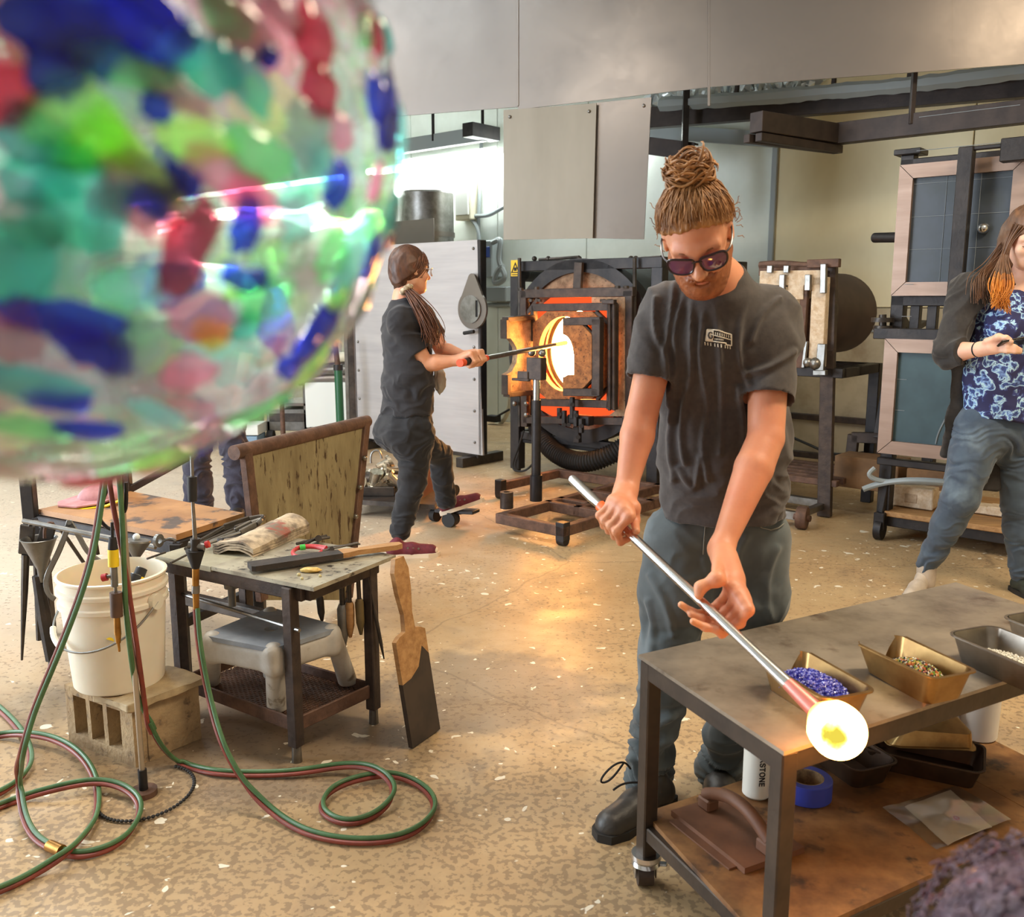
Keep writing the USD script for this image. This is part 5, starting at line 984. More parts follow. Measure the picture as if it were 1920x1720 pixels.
def bagsheet(pts, z, th_, m, nm, n=16, amp=.006):
    A_, B_, C_, D_ = [at_z(x, y, sz_ + z) for x, y in pts]; u, w_ = np.meshgrid(np.linspace(0, 1, n), np.linspace(0, 1, n), indexing='ij'); u, w_ = u[..., None], w_[..., None]
    P = A_ * (1 - u) * (1 - w_) + B_ * u * (1 - w_) + C_ * u * w_ + D_ * (1 - u) * w_
    P = P + EZ * (.004 + amp * (meshkit.fbm(P * 16, 3) * 2 - .6 + .9 * np.sin(u[..., 0] * 3.1) * np.sin(w_[..., 0] * 3.1)))[..., None]
    N = n * n; v = np.vstack([P.reshape(-1, 3), P.reshape(-1, 3) - EZ * th_]); i, j = np.meshgrid(np.arange(n - 1), np.arange(n - 1), indexing='ij'); qd = np.stack([i * n + j, (i + 1) * n + j, (i + 1) * n + j + 1, i * n + j + 1], -1).reshape(-1, 4)
    qd = np.vstack([qd, qd[:, ::-1] + N]); obj(nm, trimesh.Trimesh(v, np.vstack([qd[:, [0, 1, 2]], qd[:, [0, 2, 3]]]), process=False), m, bg, smooth=True)
clear = usdkit.material(stage, '/World/Looks/clear_film', {'t': ('transparent_bsdf', {'color': (.95, .95, .94)}), 'g': ('glossy_bsdf', {'roughness': .2, 'color': (.9, .9, .9)}), 'm': ('mix_closure', {'fac': .30})}, [('t.BSDF', 'm.closure1'), ('g.BSDF', 'm.closure2')], surface='m.closure')
bagsheet(((1696, 1516), (1782, 1486), (1860, 1556), (1777, 1588)), .002, .001, mat('paper', (222, 206, 184), rough=.8), 'paper_sheet')
bagsheet(((1654, 1520), (1792, 1478), (1896, 1541), (1756, 1596)), .006, .0006, clear, 'clear_film', 20, .007)
pm_ = at_z(1793, 1535, sz_ + .014); obj('stamp', MB().lathe([(.004, 0), (.007, 0), (.007, .002), (.004, .002), (.004, 0)], pm_, n=18), MT['red_paint'], bg)
# ================================================================ the man's blowpipe with its gather of molten glass
PG, PT = at_y(1572, 1372, 1.465), at_y(1071, 897, 2.08)
pdir = (PG - PT) / np.linalg.norm(PG - PT); PLn = np.linalg.norm(PG - PT); PE = PG - pdir * .055; pr_ = .0098
bp2 = thing('gathering_pipe', 'long chrome blowpipe with a glowing gather of molten glass on its end', 'blowpipe', PT)
obj('pipe', MB().lathe([(.004, .0), (.0085, .0), (.0115, .006), (.0115, .085), (pr_, .105), (pr_, PLn - .20), (.012, PLn - .12), (.004, PLn - .12)], PT, pdir, 24), MT['chrome'], bp2)
obj('grip_band', MB().lathe([(pr_ + .0002, .112), (pr_ + .0030, .114), (pr_ + .0030, .136), (pr_ + .0002, .138)], PT, pdir, 24), mat('orange_band', (232, 110, 50), rough=.4), bp2, label='orange rubber band')
hotm = usdkit.material(stage, '/World/Looks/hot_pipe_end', {'p': ('principled_bsdf', {'base_color': lin((190, 130, 120)), 'metallic': .8, 'roughness': .4, 'emission_color': (1., .16, .12), 'emission_strength': .22})}, surface='p.BSDF')
obj('hot_end', MB().lathe([(.012, PLn - .12), (.0155, PLn - .06), (.0155, PLn - .03)], PT, pdir, 24), hotm, bp2, label='red hot pipe end')
ga = trimesh.creation.icosphere(4, 1.0); v = np.array(ga.vertices); RG = .0475
z_ = v[:, 2]; sc_ = np.where(z_ < 0, 1.0, .97); v2 = v * RG; v2[:, 2] = np.where(z_ < 0, z_ * RG * 1.28, z_ * RG * .98); tap = np.where(z_ < -.55, 1 - .35 * (-(z_ + .55) / .45), 1)[:, None]; v2[:, :2] *= tap
ga.vertices = v2 @ np.array(frame(pdir)) + PG
spot = OC - PG; spot = spot / np.linalg.norm(spot) + V(-.12, 0, -.22); spot /= np.linalg.norm(spot)   # a dimmer yellow patch on the side towards the viewer
gn = {'tc': ('texture_coordinate', {}), 'o': ('vector_math', {'math_type': 'subtract', 'vector2': tuple(PG - PT)}), 'd': ('vector_math', {'math_type': 'dot_product', 'vector2': tuple(pdir)}), 'v': ('map_range', {'from_min': -RG * 1.28, 'from_max': -RG * .2, 'clamp': True}), 'r': ('rgb_ramp', {'ramp': [(0, (1., .20, .02)), (.4, (1., .32, .06)), (1, (1., .40, .09))]}), 's': ('map_range', {'from_min': .0, 'from_max': .75, 'to_min': .9, 'to_max': 50.0, 'clamp': True}),
      'nz': ('noise_texture', {'scale': 55.0, 'detail': 2.0}), 'd2': ('vector_math', {'math_type': 'dot_product', 'vector2': tuple(spot)}), 'nd': ('math', {'math_type': 'multiply_add', 'value2': .012, 'value3': -.006}), 'ad': ('math', {'math_type': 'add'}), 'v2': ('map_range', {'range_type': 'smoothstep', 'from_min': RG * .70, 'from_max': RG * .97, 'clamp': True}),
      'xc': ('mix_color', {'b': (1., .80, .09)}), 'xs': ('mix_float', {'b': .95}), 'e': ('emission', {})}
gmat = usdkit.material(stage, '/World/Looks/molten_glass', gn, [('tc.object', 'o.vector1'), ('o.vector', 'd.vector1'), ('d.value', 'v.value'), ('v.result', 'r.fac'), ('v.result', 's.value'), ('tc.object', 'nz.vector'), ('o.vector', 'd2.vector1'), ('nz.fac', 'nd.value1'), ('d2.value', 'ad.value1'), ('nd.value', 'ad.value2'), ('ad.value', 'v2.value'), ('r.color', 'xc.a'), ('v2.result', 'xc.fac'), ('s.result', 'xs.a'), ('v2.result', 'xs.fac'), ('xc.result', 'e.color'), ('xs.result', 'e.strength')], surface='e.emission')
gt = obj('gather', ga, gmat, bp2, smooth=True, label='glowing white and yellow gather of molten glass')
# ================================================================ hose stand, torches, hoses
hsb = at_z(270, 1490, 0); hs = thing('hose_stand', 'thin metal hose stand with round base left of the bucket', 'stand', hsb)
obj('base_disc', MB().cyl(hsb, hsb + EZ * .016, .036, n=32), MT['rust_steel'], hs); obj('sleeve', MB().cyl(hsb + EZ * .01, hsb + EZ * .075, .012), MT['black_steel'], hs)
obj('pole', MB().cyl(hsb + EZ * .07, hsb + EZ * 1.05, .0075, n=14), mat('pole_grey', (176, 160, 140), rough=.4, metal=.5), hs); ht = hsb + EZ * .93
yT = hsb[1] - .02
obj('hook', MB().tube(spline([at_y(216, 880, hsb[1]), at_y(187, 960, yT), at_y(190, 978, yT), at_y(206, 992, yT), at_y(214, 990, yT)], 16), .005).tube(spline([at_y(230, 880, hsb[1]), at_y(228, 950, yT), at_y(231, 962, yT), at_y(235, 955, yT), at_y(236, 905, yT)], 14), .005), MT['black_steel'], hs)
def torch(label, pts, y, parts):
    t_ = thing('gas_torch', label, 'torch', at_y(*pts[0], y))
    for nm, a, b, r0, r1, m in parts: obj(nm, MB().cyl(at_y(*a, y), at_y(*b, y), r0, r1, n=16), m, t_)
    return t_
brn = mat('brown_sleeve', (92, 64, 46), (74, 50, 38), 20, .6)
t1 = torch('torch with yellow grip and brass nozzle hanging over the white bucket', [(212, 985)], yT - .03, [('neck', (210, 980), (211, 1012), .004, .004, MT['black_rubber']), ('black_grip', (211, 1008), (212, 1032), .009, .013, MT['black_rubber']), ('grip', (212, 1030), (213, 1062), .0135, .0135, MT['yellow']), ('valve_body', (213, 1062), (215, 1100), .009, .009, MT['grey_tool']), ('valve_stem', (213, 1080), (200, 1082), .005, .005, MT['steel']), ('knob', (201, 1082), (192, 1084), .010, .010, MT['red_paint']), ('tube', (216, 1098), (217, 1112), .004, .004, MT['steel']), ('sleeve', (217, 1111), (219, 1156), .0155, .0155, brn), ('brass_nozzle', (219, 1156), (221, 1190), .008, .009, MT['brass']), ('brass_tip', (221, 1190), (222, 1206), .0085, .006, MT['brass']), ('tip', (222, 1206), (224, 1222), .004, .003, MT['brass'])])
y2 = 2.42
t2 = torch('torch with black handle and cone hanging upside down in front of the tool table', [(362, 900)], y2, [('rod', (358, 820), (361, 900), .0045, .0045, MT['steel']), ('handle', (360, 894), (361, 940), .013, .012, MT['black_rubber']), ('stem', (361, 938), (366, 1014), .0045, .006, MT['steel']), ('valve_body', (354, 1022), (384, 1026), .011, .011, MT['grey_tool']), ('valve_block', (366, 1010), (366, 1034), .013, .014, MT['dark_iron']), ('knob', (386, 1022), (392, 1020), .010, .010, MT['red_paint']), ('cone', (366, 1032), (367, 1066), .026, .010, MT['black_rubber']), ('brass_fitting', (367, 1064), (367, 1100), .010, .009, MT['brass']), ('brass_collar', (367, 1098), (367, 1112), .011, .011, MT['steel']), ('brass_tail', (367, 1110), (368, 1142), .009, .008, MT['brass'])])
MT['hose_red'] = mat('hose_red', (138, 62, 48), (116, 50, 40), 20, .45); MT['hose_green'] = mat('hose_green', (80, 116, 74), (64, 98, 60), 20, .42)
def hp3(pts):
    out = []
    for p in pts: out.append(at_z(p[0], p[1], p[2]) if len(p) == 3 else at_y(p[0], p[1], p[3]))
    return np.array(out)
def twin(label, pts, n=200, r=.0062, side=None, closed=False):
    c_ = spline(hp3(pts), n); t_ = thing('gas_hose', label, 'hose', c_[0])
    tg = np.gradient(c_, axis=0); tg /= np.linalg.norm(tg, axis=1, keepdims=True)
    view = c_ - OC; s_ = np.cross(EZ[None], tg) if side is None else np.broadcast_to(side, tg.shape).copy()
    s_ = s_ / (np.linalg.norm(s_, axis=1, keepdims=True) + 1e-9)
    for k in range(1, n):
        if s_[k] @ s_[k - 1] < 0: s_[k] = -s_[k]
    ker = np.ones(15) / 15; s_ = np.stack([np.convolve(np.pad(s_[:, k], 7, 'edge'), ker, 'valid') for k in range(3)], 1); s_ /= np.linalg.norm(s_, axis=1, keepdims=True) + 1e-9
    vv = np.clip((np.abs(tg[:, 2:]) - .3) / .4, 0, 1); s_ = (1 - vv) * V(.35, .62, .70) + vv * V(.8, -.6, 0.); s_ = s_ - tg * np.sum(tg * s_, 1, keepdims=True)
    s_ /= np.linalg.norm(s_, axis=1, keepdims=True)
    obj('green_hose', MB().tube(c_ + s_ * r * .98, r, 10), MT['hose_green'], t_); obj('red_hose', MB().tube(c_ - s_ * r * .98, r, 10), MT['hose_red'], t_)
    return t_, c_
g = .014
hA, cA = twin('twin red and green gas hose hanging from above and looping on the floor, far left', [(203, 850, 0, 2.30), (188, 950, 0, 2.28), (172, 1040, 0, 2.25), (145, 1130, 0, 2.22), (98, 1250, 0, 2.19), (60, 1345, 0, 2.18), (41, 1414, 0, 2.16), (36, 1469, .07), (44, 1523, .03), (68, 1570, g), (104, 1592, g), (153, 1602, g), (219, 1581, g), (257, 1537, g), (260, 1504, .02), (232, 1477, .03), (178, 1466, .035), (109, 1477, .03), (41, 1496, g), (-30, 1522, g), (-140, 1560, g)], 260)
obj('brass_ferrule', MB().cyl(at_z(92, 1586, .017), at_z(116, 1596, .017), .0145), MT['brass'], hA)
hB, cB = twin('twin gas hose in a wide loop on the floor at the lower left corner', [(-90, 1400, g), (0, 1379, g), (45, 1376, .03), (95, 1384, .035), (145, 1411, .03), (174, 1450, .02), (183, 1490, g), (176, 1538, g), (152, 1572, .02), (122, 1600, .03), (68, 1635, g), (0, 1668, g), (-90, 1700, g)], 160)
hC, cC = twin('short visible bend of twin gas hose at the left picture edge', [(-60, 1290, g), (-10, 1322, g), (38, 1370, g), (57, 1415, .02), (48, 1448, g), (-5, 1488, g), (-80, 1510, g)], 80)
hD = thing('gas_hose', 'red and green gas hose from the hose stand, coiled on the floor in the middle', 'hose', at_z(600, 1447, g))
twp = [(279, 1355, 0, 2.41), (300, 1395, 0, 2.44), (338, 1430, g), (400, 1447, g), (470, 1451, g), (560, 1447, .02), (640, 1436, .03), (700, 1441, .045), (732, 1465, .04), (736, 1490, .03), (710, 1522, g), (655, 1541, g), (613, 1527, g), (605, 1503, g), (632, 1475, .02), (690, 1456, .025), (740, 1454, .02), (790, 1474, g), (814, 1508, g), (800, 1540, g), (755, 1567, g), (680, 1577, g), (595, 1566, g), (525, 1532, .02), (465, 1475, .07, 2.27), (420, 1400, .1, 2.31), (393, 1310, .2, 2.38), (374, 1210, .3, 2.41), (368, 1140, .4, y2)]
used[('/World', 'gas_hose')] -= 1; stage.RemovePrim(hD.path)
hD, cD = twin('red and green gas hose from the hose stand, coiled on the floor in the middle', twp, 300)
rd = np.vstack([hp3([(200, 850, 0, 2.34), (209, 930, 0, 2.33), (226, 1020, 0, 2.33), (246, 1140, 0, 2.34), (262, 1250, 0, 2.36), (272, 1325, 0, 2.40)]), cD[1:5] - V(.003, .004, .004)])
gd = np.vstack([hp3([(220, 850, 0, 2.33), (226, 930, 0, 2.32), (231, 1020, 0, 2.32), (236, 1140, 0, 2.32), (248, 1250, 0, 2.35), (266, 1325, 0, 2.40)]), cD[1:5] + V(.003, .004, .004)])
obj('red_lead', MB().tube(spline(rd, 70), .0068, 10), MT['hose_red'], hD); obj('green_lead', MB().tube(spline(gd, 70), .0068, 10), MT['hose_green'], hD)
o = MB(); cc_ = at_z(275, 1487, .004); rx_ = at_z(358, 1487, .004)[0] - cc_[0]; ry_ = (at_z(275, 1440, .004)[1] - at_z(275, 1545, .004)[1]) / 2
bc = thing('bead_chain', 'black beaded chain laid in a ring on the floor around the hose stand base', 'chain', cc_)
for t_ in np.linspace(-.9 * math.pi + .3, .42 * math.pi, 44): o.ball(cc_ + V(rx_ * math.cos(t_), ry_ * math.sin(t_), .003), .0055, 1, (1, 1, .8))
obj('bead', o, MT['black_rubber'], bc, kind='stuff')
obj('cord', MB().tube([cc_ + V(rx_ * math.cos(t_), ry_ * math.sin(t_), .003) for t_ in np.linspace(-.9 * math.pi + .3, .42 * math.pi, 60)], .0015, 5), MT['black_rubber'], bc)
# ================================================================ cart and bits in the bright background, left
ca = at_z(560, 830, 0); crt = thing('grey_cart', 'grey steel cart on black wheels in the background behind the shield board', 'cart', ca)
yc = ca[1]
def cb_(x0, y0, x1, y1, d0=0, d1=.5):
    a, b = at_y(x0, y0, yc), at_y(x1, y1, yc); return ((a + b) / 2 + V(0, (d0 + d1) / 2, 0), (abs(b[0] - a[0]), d1 - d0, abs(b[2] - a[2])))
for x_ in (502, 572): obj('post', MB().box(*cb_(x_ - 5, 720, x_ + 5, 815, 0, .06)).box(*cb_(x_ - 5, 720, x_ + 5, 815, .5, .56)), MT['grey_tool'], crt)
obj('tray', MB().box(*cb_(498, 768, 580, 776)).box(*cb_(498, 790, 590, 808)), MT['grey_tool'], crt)
obj('tray_lip', MB().box(*cb_(505, 775, 585, 792, 0, .02)), MT['dark_steel'], crt); obj('top_plate', MB().box(*cb_(525, 756, 575, 762)), MT['galv'], crt)
for x_ in (508, 595): obj('wheel', MB().cyl(at_y(x_, 820, yc) - V(.03, 0, 0), at_y(x_, 820, yc) + V(.03, 0, 0), .07, n=20), MT['black_rubber'], crt)
wbx = thing('white_box', 'white rectangular cabinet in the background behind the shield board', 'cabinet', at_y(605, 800, yc - .3))
yc2 = yc; yc = yc - .35
obj('cabinet_body', MB().box(*cb_(571, 718, 652, 802, 0, .4)), MT['white_paint'], wbx); obj('cabinet_leg', MB().box(*cb_(580, 800, 590, 838, 0, .06)).box(*cb_(636, 800, 646, 838, 0, .06)), MT['dark_steel'], wbx)
pipes = thing('pipe_bundle', 'pale pipes and folded sheets lying on top of the white cabinet', 'pipe', at_y(600, 700, yc))
for k, (y_, m) in enumerate(((712, MT['galv']), (704, MT['white_paint']), (696, MT['steel']), (684, MT['galv']), (672, MT['beige_paint']))): obj('pipe', MB().cyl(at_y(560, y_ + 2, yc + .1 * (k % 2) + .1), at_y(655, y_ - 3, yc + .1 * (k % 2) + .12), .045), m, pipes)
gp = thing('green_post', 'green pipe post with a rusty upper rod in the background', 'post', at_y(632, 800, yc - .3))
o_g = yc - .25; zb0 = at_y(634, 690, o_g)
obj('lower_pipe', MB().cyl(V(zb0[0] + .005, o_g, 0), zb0, .036), mat('green_paint', (34, 88, 56), rough=.4), gp); obj('upper_rod', MB().cyl(zb0, at_y(627, 640, o_g), .026, .022).ball(at_y(627, 640, o_g), .03), MT['rust_steel'], gp); obj('collar', MB().cyl(zb0 - EZ * .02, zb0 + EZ * .03, .042), MT['black_steel'], gp)
dp = thing('dark_post', 'grey steel post standing left of the white panel', 'post', at_y(660, 800, yc - .6))
qd = at_y(664, 800, yc - .9); obj('post_web', MB().bar(V(qd[0], qd[1], 0), V(qd[0], qd[1], 1.45), .05, .09), MT['dark_steel'], dp); obj('post_flange', MB().bar(V(qd[0] - .04, qd[1] - .03, 0), V(qd[0] - .04, qd[1] - .03, 1.5), .03, .02), MT['grey_tool'], dp)
rp = thing('rust_rod', 'thin rusty rod standing in the background left of the white cabinet', 'rod', at_z(532, 840, 0)); qr = at_z(532, 838, 0); obj('rod', MB().cyl(qr, qr + EZ * .75, .022), MT['rust_steel'], rp); obj('rod_foot', MB().cyl(qr, qr + EZ * .02, .06), MT['rust_steel'], rp)
wb2 = thing('pink_white_box', 'small pale box low in the background beside the standing person', 'box', at_z(482, 822, 0)); yc = yc2
obj('box', MB().box(*cb_(466, 789, 500, 808, -.3, 0)), MT['white_paint'], wb2); obj('box_base', MB().box(*cb_(468, 810, 499, 830, -.3, 0)), mat('blue_grey', (130, 156, 180)), wb2)
# ================================================================ figures: smooth-union distance fields meshed by surface nets
class SD:
    def __init__(s): s.p = []
    def cap(s, a, b, ra, rb=None, k=.02, flat=None, op='u'):
        a, b = np.asarray(a, float), np.asarray(b, float); rb = ra if rb is None else rb; ba = b - a; L2 = max(ba @ ba, 1e-9); m = max(ra, rb) * (1.0 if flat is None else max(1, flat[1]))
        def fn(P):
            q = P - a; t = np.clip((q @ ba) / L2, 0, 1)[..., None]; w = q - t * ba
            if flat is not None: ax = np.asarray(flat[0]); w = w + (w @ ax)[..., None] * ax * (1 / flat[1] - 1)
            return (np.linalg.norm(w, axis=-1) - (ra + (rb - ra) * t[..., 0])) * (1 if flat is None else min(1, flat[1]) ** .5)
        s.p.append((fn, np.minimum(a, b) - m, np.maximum(a, b) + m, k, op)); return s
    def ell(s, c, r, R=None, k=.02, op='u'):
        c, r = np.asarray(c, float), np.asarray(r, float); R = np.eye(3) if R is None else np.asarray(R); m = np.abs(R.T) @ r
        def fn(P):
            q = (P - c) @ R.T; k0 = np.linalg.norm(q / r, axis=-1); k1 = np.linalg.norm(q / (r * r), axis=-1) + 1e-9; return k0 * (k0 - 1) / k1
        s.p.append((fn, c - m, c + m, k, op)); return s
    def cutcap(s, a, b, ra, rb, p0, n, k=.03):
        t_ = SD(); t_.cap(a, b, ra, rb, 0); f = t_.p[0][0]; s.p.append((lambda P: np.maximum(f(P), (P - p0) @ n), t_.p[0][1], t_.p[0][2], k, 'u')); return s
    def chain(s, pts, rs, k=.02, flat=None):
        for i in range(len(pts) - 1): s.cap(pts[i], pts[i + 1], rs[i], rs[i + 1], k, flat)
        return s
    def fn(s, f, lo, hi, op='i'): s.p.append((f, np.asarray(lo, float), np.asarray(hi, float), 0, op)); return s
    def mesh(s, h):
        lo = np.min([p[1] for p in s.p if p[4] == 'u'], 0) - 4 * h; hi = np.max([p[2] for p in s.p if p[4] == 'u'], 0) + 4 * h
        n = np.ceil((hi - lo) / h).astype(int) + 1; D = np.full(n, .5, np.float32); ax = [lo[i] + h * np.arange(n[i]) for i in range(3)]
        for f, a, b, k, op in s.p:
            m = k + 2 * h; i0 = np.clip(np.floor((a - m - lo) / h).astype(int), 0, n); i1 = np.clip(np.ceil((b + m - lo) / h).astype(int) + 1, 0, n)
            if (i1 <= i0).any(): continue
            sl = tuple(slice(x, y) for x, y in zip(i0, i1)); P = np.stack(np.meshgrid(*[ax[i][sl[i]] for i in range(3)], indexing='ij'), -1); d = f(P).astype(np.float32); c = D[sl]
            if op == 'u':
                if k > 0: hh = np.maximum(k - np.abs(d - c), 0) / k; D[sl] = np.minimum(d, c) - hh * hh * k * .25
                else: D[sl] = np.minimum(d, c)
            elif op == 's':
                hh = np.maximum(k - np.abs(-d - c), 0) / max(k, 1e-6); D[sl] = np.maximum(c, -d) + hh * hh * k * .25
            else: D[sl] = np.maximum(c, d)
        return nets(D, lo, h)
def nets(D, lo, h):
    S = D < 0; n = np.array(D.shape)
    c = np.zeros(n - 1, np.uint8)
    for i, j, k in np.ndindex(2, 2, 2): c += S[i:n[0] - 1 + i, j:n[1] - 1 + j, k:n[2] - 1 + k]
    I = np.argwhere((c > 0) & (c < 8)); idx = np.full(n - 1, -1, np.int32); idx[tuple(I.T)] = np.arange(len(I))
    acc, cnt = np.zeros((len(I), 3)), np.zeros(len(I)); cs = list(np.ndindex(2, 2, 2))
    for a in cs:
        for ax in range(3):
            if a[ax]: continue
            b = list(a); b[ax] = 1
            da = D[tuple((I + a).T)]; db = D[tuple((I + b).T)]; m = (da < 0) != (db < 0)
            t = np.where(m, da / np.where(m, da - db, 1), 0); p = np.array(a, float)[None] + 0 * acc; p[:, ax] = t
            acc[m] += p[m]; cnt += m
    v = lo + h * (I + acc / cnt[:, None]); F4 = []
    for ax in range(3):
        sl0 = [slice(1, n[k] - 1) for k in range(3)]; sl1 = list(sl0); sl0[ax] = slice(0, n[ax] - 1); sl1[ax] = slice(1, n[ax])
        A_, B_ = S[tuple(sl0)], S[tuple(sl1)]
        for flip in (0, 1):
            m = np.argwhere((A_ & ~B_) if not flip else (~A_ & B_)); off = np.array([1, 1, 1]); off[ax] = 0; m = m + off
            u, w = [k for k in range(3) if k != ax]; q = []
            for du, dw in ((0, 0), (-1, 0), (-1, -1), (0, -1)):
                t = m.copy(); t[:, u] += du; t[:, w] += dw; q.append(idx[tuple(t.T)])
            q = np.stack(q, 1)
            if (ax == 1) != bool(flip): q = q[:, ::-1]
            F4.append(q)
    q = np.vstack(F4); q = q[(q >= 0).all(1)]
    return trimesh.Trimesh(v, np.vstack([q[:, [0, 1, 2]], q[:, [0, 2, 3]]]), process=False)
def smoothed(m, it=4):
    from scipy.sparse import coo_matrix
    v = np.array(m.vertices); f = m.faces; e = np.vstack([f[:, [0, 1]], f[:, [1, 2]], f[:, [2, 0]]]); e = np.unique(np.sort(np.vstack([e, e[:, ::-1]]), 1), axis=0); e = e[e[:, 0] != e[:, 1]]; e = np.vstack([e, e[:, ::-1]])
    A_ = coo_matrix((np.ones(len(e)), (e[:, 0], e[:, 1])), shape=(len(v),) * 2).tocsr(); dg = np.maximum(np.asarray(A_.sum(1)), 1)
    for k in range(2 * it): v = v + (.5 if k % 2 == 0 else -.52) * (A_ @ v / dg - v)
    m.vertices = v; return m
def disp(m, f):
    n = np.array(m.vertex_normals); v = np.array(m.vertices); m.vertices = v + n * f(v)[:, None]; return m
def ridge(v, sc, seed, warp=.15):
    w = meshkit.fbm(v * 7 + seed, 2, seed)[:, None] - .5; q = (v + w * warp) * np.asarray(sc); return 1 - np.abs(2 * meshkit.fbm(q, 2, seed + 5) - 1) * 2.2
def cloth(n, c, c2=None, sc=60, **k): return mat(n, c, c2 or tuple(max(0, x - 10) for x in c), sc, .88, 0, sheen_weight=.15, bump=.05, bsc=400, **k)
def skin_mat(n, c, c2): return mat(n, c, c2, 9, .5, 0, lo=.3, hi=.75, subsurface_weight=.18, subsurface_scale=.012, subsurface_radius=(1, .35, .2), bump=.03, bsc=160)
def hair_mat(n, c, c2): return mat(n, c, c2, 40, .5, 0, stretch=(1, 1, .35), specular_ior_level=.5)
def unit(v): v = np.asarray(v, float); return v / np.linalg.norm(v)
class Head:
    def __init__(s, C, fw, up, sc=1.0):
        s.C = np.asarray(C, float); s.f = unit(fw); s.l = unit(np.cross(up, s.f)); s.u = np.cross(s.f, s.l); s.R = np.array([s.l, s.f, s.u]); s.k = sc
    def w(s, x, y, z): return s.C + s.k * (s.l * x + s.f * y + s.u * z)
    def loc(s, P): return (P - s.C) @ s.R.T / s.k
    def add(s, d, jaw=1.0):
        E = lambda c, r, k=.02, op='u': d.ell(s.w(*c), np.array(r) * s.k, s.R, k * s.k, op); Cp = lambda a, b, ra, rb, k=.012, op='u': d.cap(s.w(*a), s.w(*b), ra * s.k, rb * s.k, k * s.k, None, op)
        E((0, -.012, .03), (.073, .094, .086)); E((0, .028, -.025), (.058, .062, .085), .03); E((0, .045, -.075), (.042 * jaw, .042, .034), .03)
        for e in (-1, 1): Cp((e * .045, .0, -.06), (e * .018, .06, -.095), .02, .018, .03); E((e * .036, .066, -.028), (.024, .02, .022), .02); Cp((e * .012, .083, .022), (e * .045, .068, .02), .010, .009, .02)
        for e in (-1, 1): E((e * .031, .094, .004), (.017, .014, .011), .012, 's')
        for e in (-1, 1): E((e * .031, .073, .004), (.0125, .0125, .0125), .003)
        Cp((0, .088, .012), (0, .108, -.026), .008, .0115, .012); E((0, .113, -.029), (.0115, .010, .0095), .01)
        for e in (-1, 1): E((e * .012, .098, -.033), (.008, .010, .007), .008)
        Cp((-.018, .083, -.058), (.018, .083, -.058), .0065, .0065, .01); E((0, .086, -.057), (.017, .007, .004), .006); E((0, .085, -.066), (.015, .007, .005), .006); E((0, .080, -.095), (.018, .014, .014), .02)
        Cp((-.020, .094, -.0612), (.020, .094, -.0612), .0016, .0016, .003, 's')
        for e in (-1, 1): E((e * .076, -.012, -.004), (.009, .020, .031), .01); E((e * .086, -.006, -.002), (.006, .011, .018), .006, 's')
        return d
    def hair(s, d, off, rule):
        d.ell(s.w(0, -.014 - .5 * off, .032), np.array((.073 + off, .096 + .5 * off, .086 + off)) * s.k, s.R, .01); d.ell(s.w(0, -.03, -.02), np.array((.066 + off, .075 + off, .07 + off)) * s.k, s.R, .03)
        d.fn(lambda P: rule(s.loc(P)) * s.k, s.C - .25, s.C + .25, 'i'); return d
def finger(d, pts, r0=.0088, r1=.0066, k=.006):
    rs = np.linspace(r0, r1, len(pts))
    for i in range(len(pts) - 1): d.cap(pts[i], pts[i + 1], rs[i], rs[i + 1], k)
    d.cap(pts[1], pts[1], rs[1] * 1.06, None, k)
def shoe(t, heel, toe, m, sole_m, w=.046, h=.07, up=EZ, label=None, high=0., nm='shoe'):
    ax = unit(toe - heel); L = np.linalg.norm(toe - heel); sd_ = unit(np.cross(up, ax)); upv = np.cross(ax, sd_)
    d = SD(); b = lambda x, y, z: heel + ax * x * L + sd_ * y + upv * z
    d.cap(b(.13, 0, .042), b(.22, 0, h + .01 + high), w * .74, w * .7, .03); d.cap(b(.18, 0, .045), b(.5, 0, .042), w * .78, w * .78, .03); d.cap(b(.5, 0, .034), b(.86, 0, .028), w * .88, w * .80, .03); d.cap(b(.7, w * .12, .024), b(.85, w * .1, .022), w * .8, w * .7, .02)
    d.fn(lambda P: .014 - (P - heel) @ upv, heel - .4, heel + .4, 'i')
    global SHOE
    SHOE = obj(nm, smoothed(d.mesh(.005), 3), m, t, smooth=True, label=label)
    o = Polygon([(-.01 + .03 * L, -w * .5), (.2 * L, -w * .78), (.5 * L, -w * .82), (.8 * L, -w * .98), (.97 * L, -w * .62), (1.02 * L, 0), (.97 * L, w * .66), (.8 * L, w * .98), (.5 * L, w * .85), (.2 * L, w * .8), (.03 * L - .01, w * .5)]).buffer(.008).buffer(-.004)
    obj('sole', MB().ext(o, heel, ax, sd_, .022 if np.cross(ax, sd_) @ upv > 0 else -.022), sole_m, SHOE)
    return b
def tri_strands(mb, pts_list, r):
    for p in pts_list: mb.tube(p, r if np.ndim(r) == 0 else r, 5)
skinM = skin_mat('skin_man', (212, 146, 110), (196, 122, 90)); skinW = skin_mat('skin_woman', (226, 168, 136), (212, 146, 114)); skinP = skin_mat('skin_pale', (236, 190, 162), (224, 164, 140))
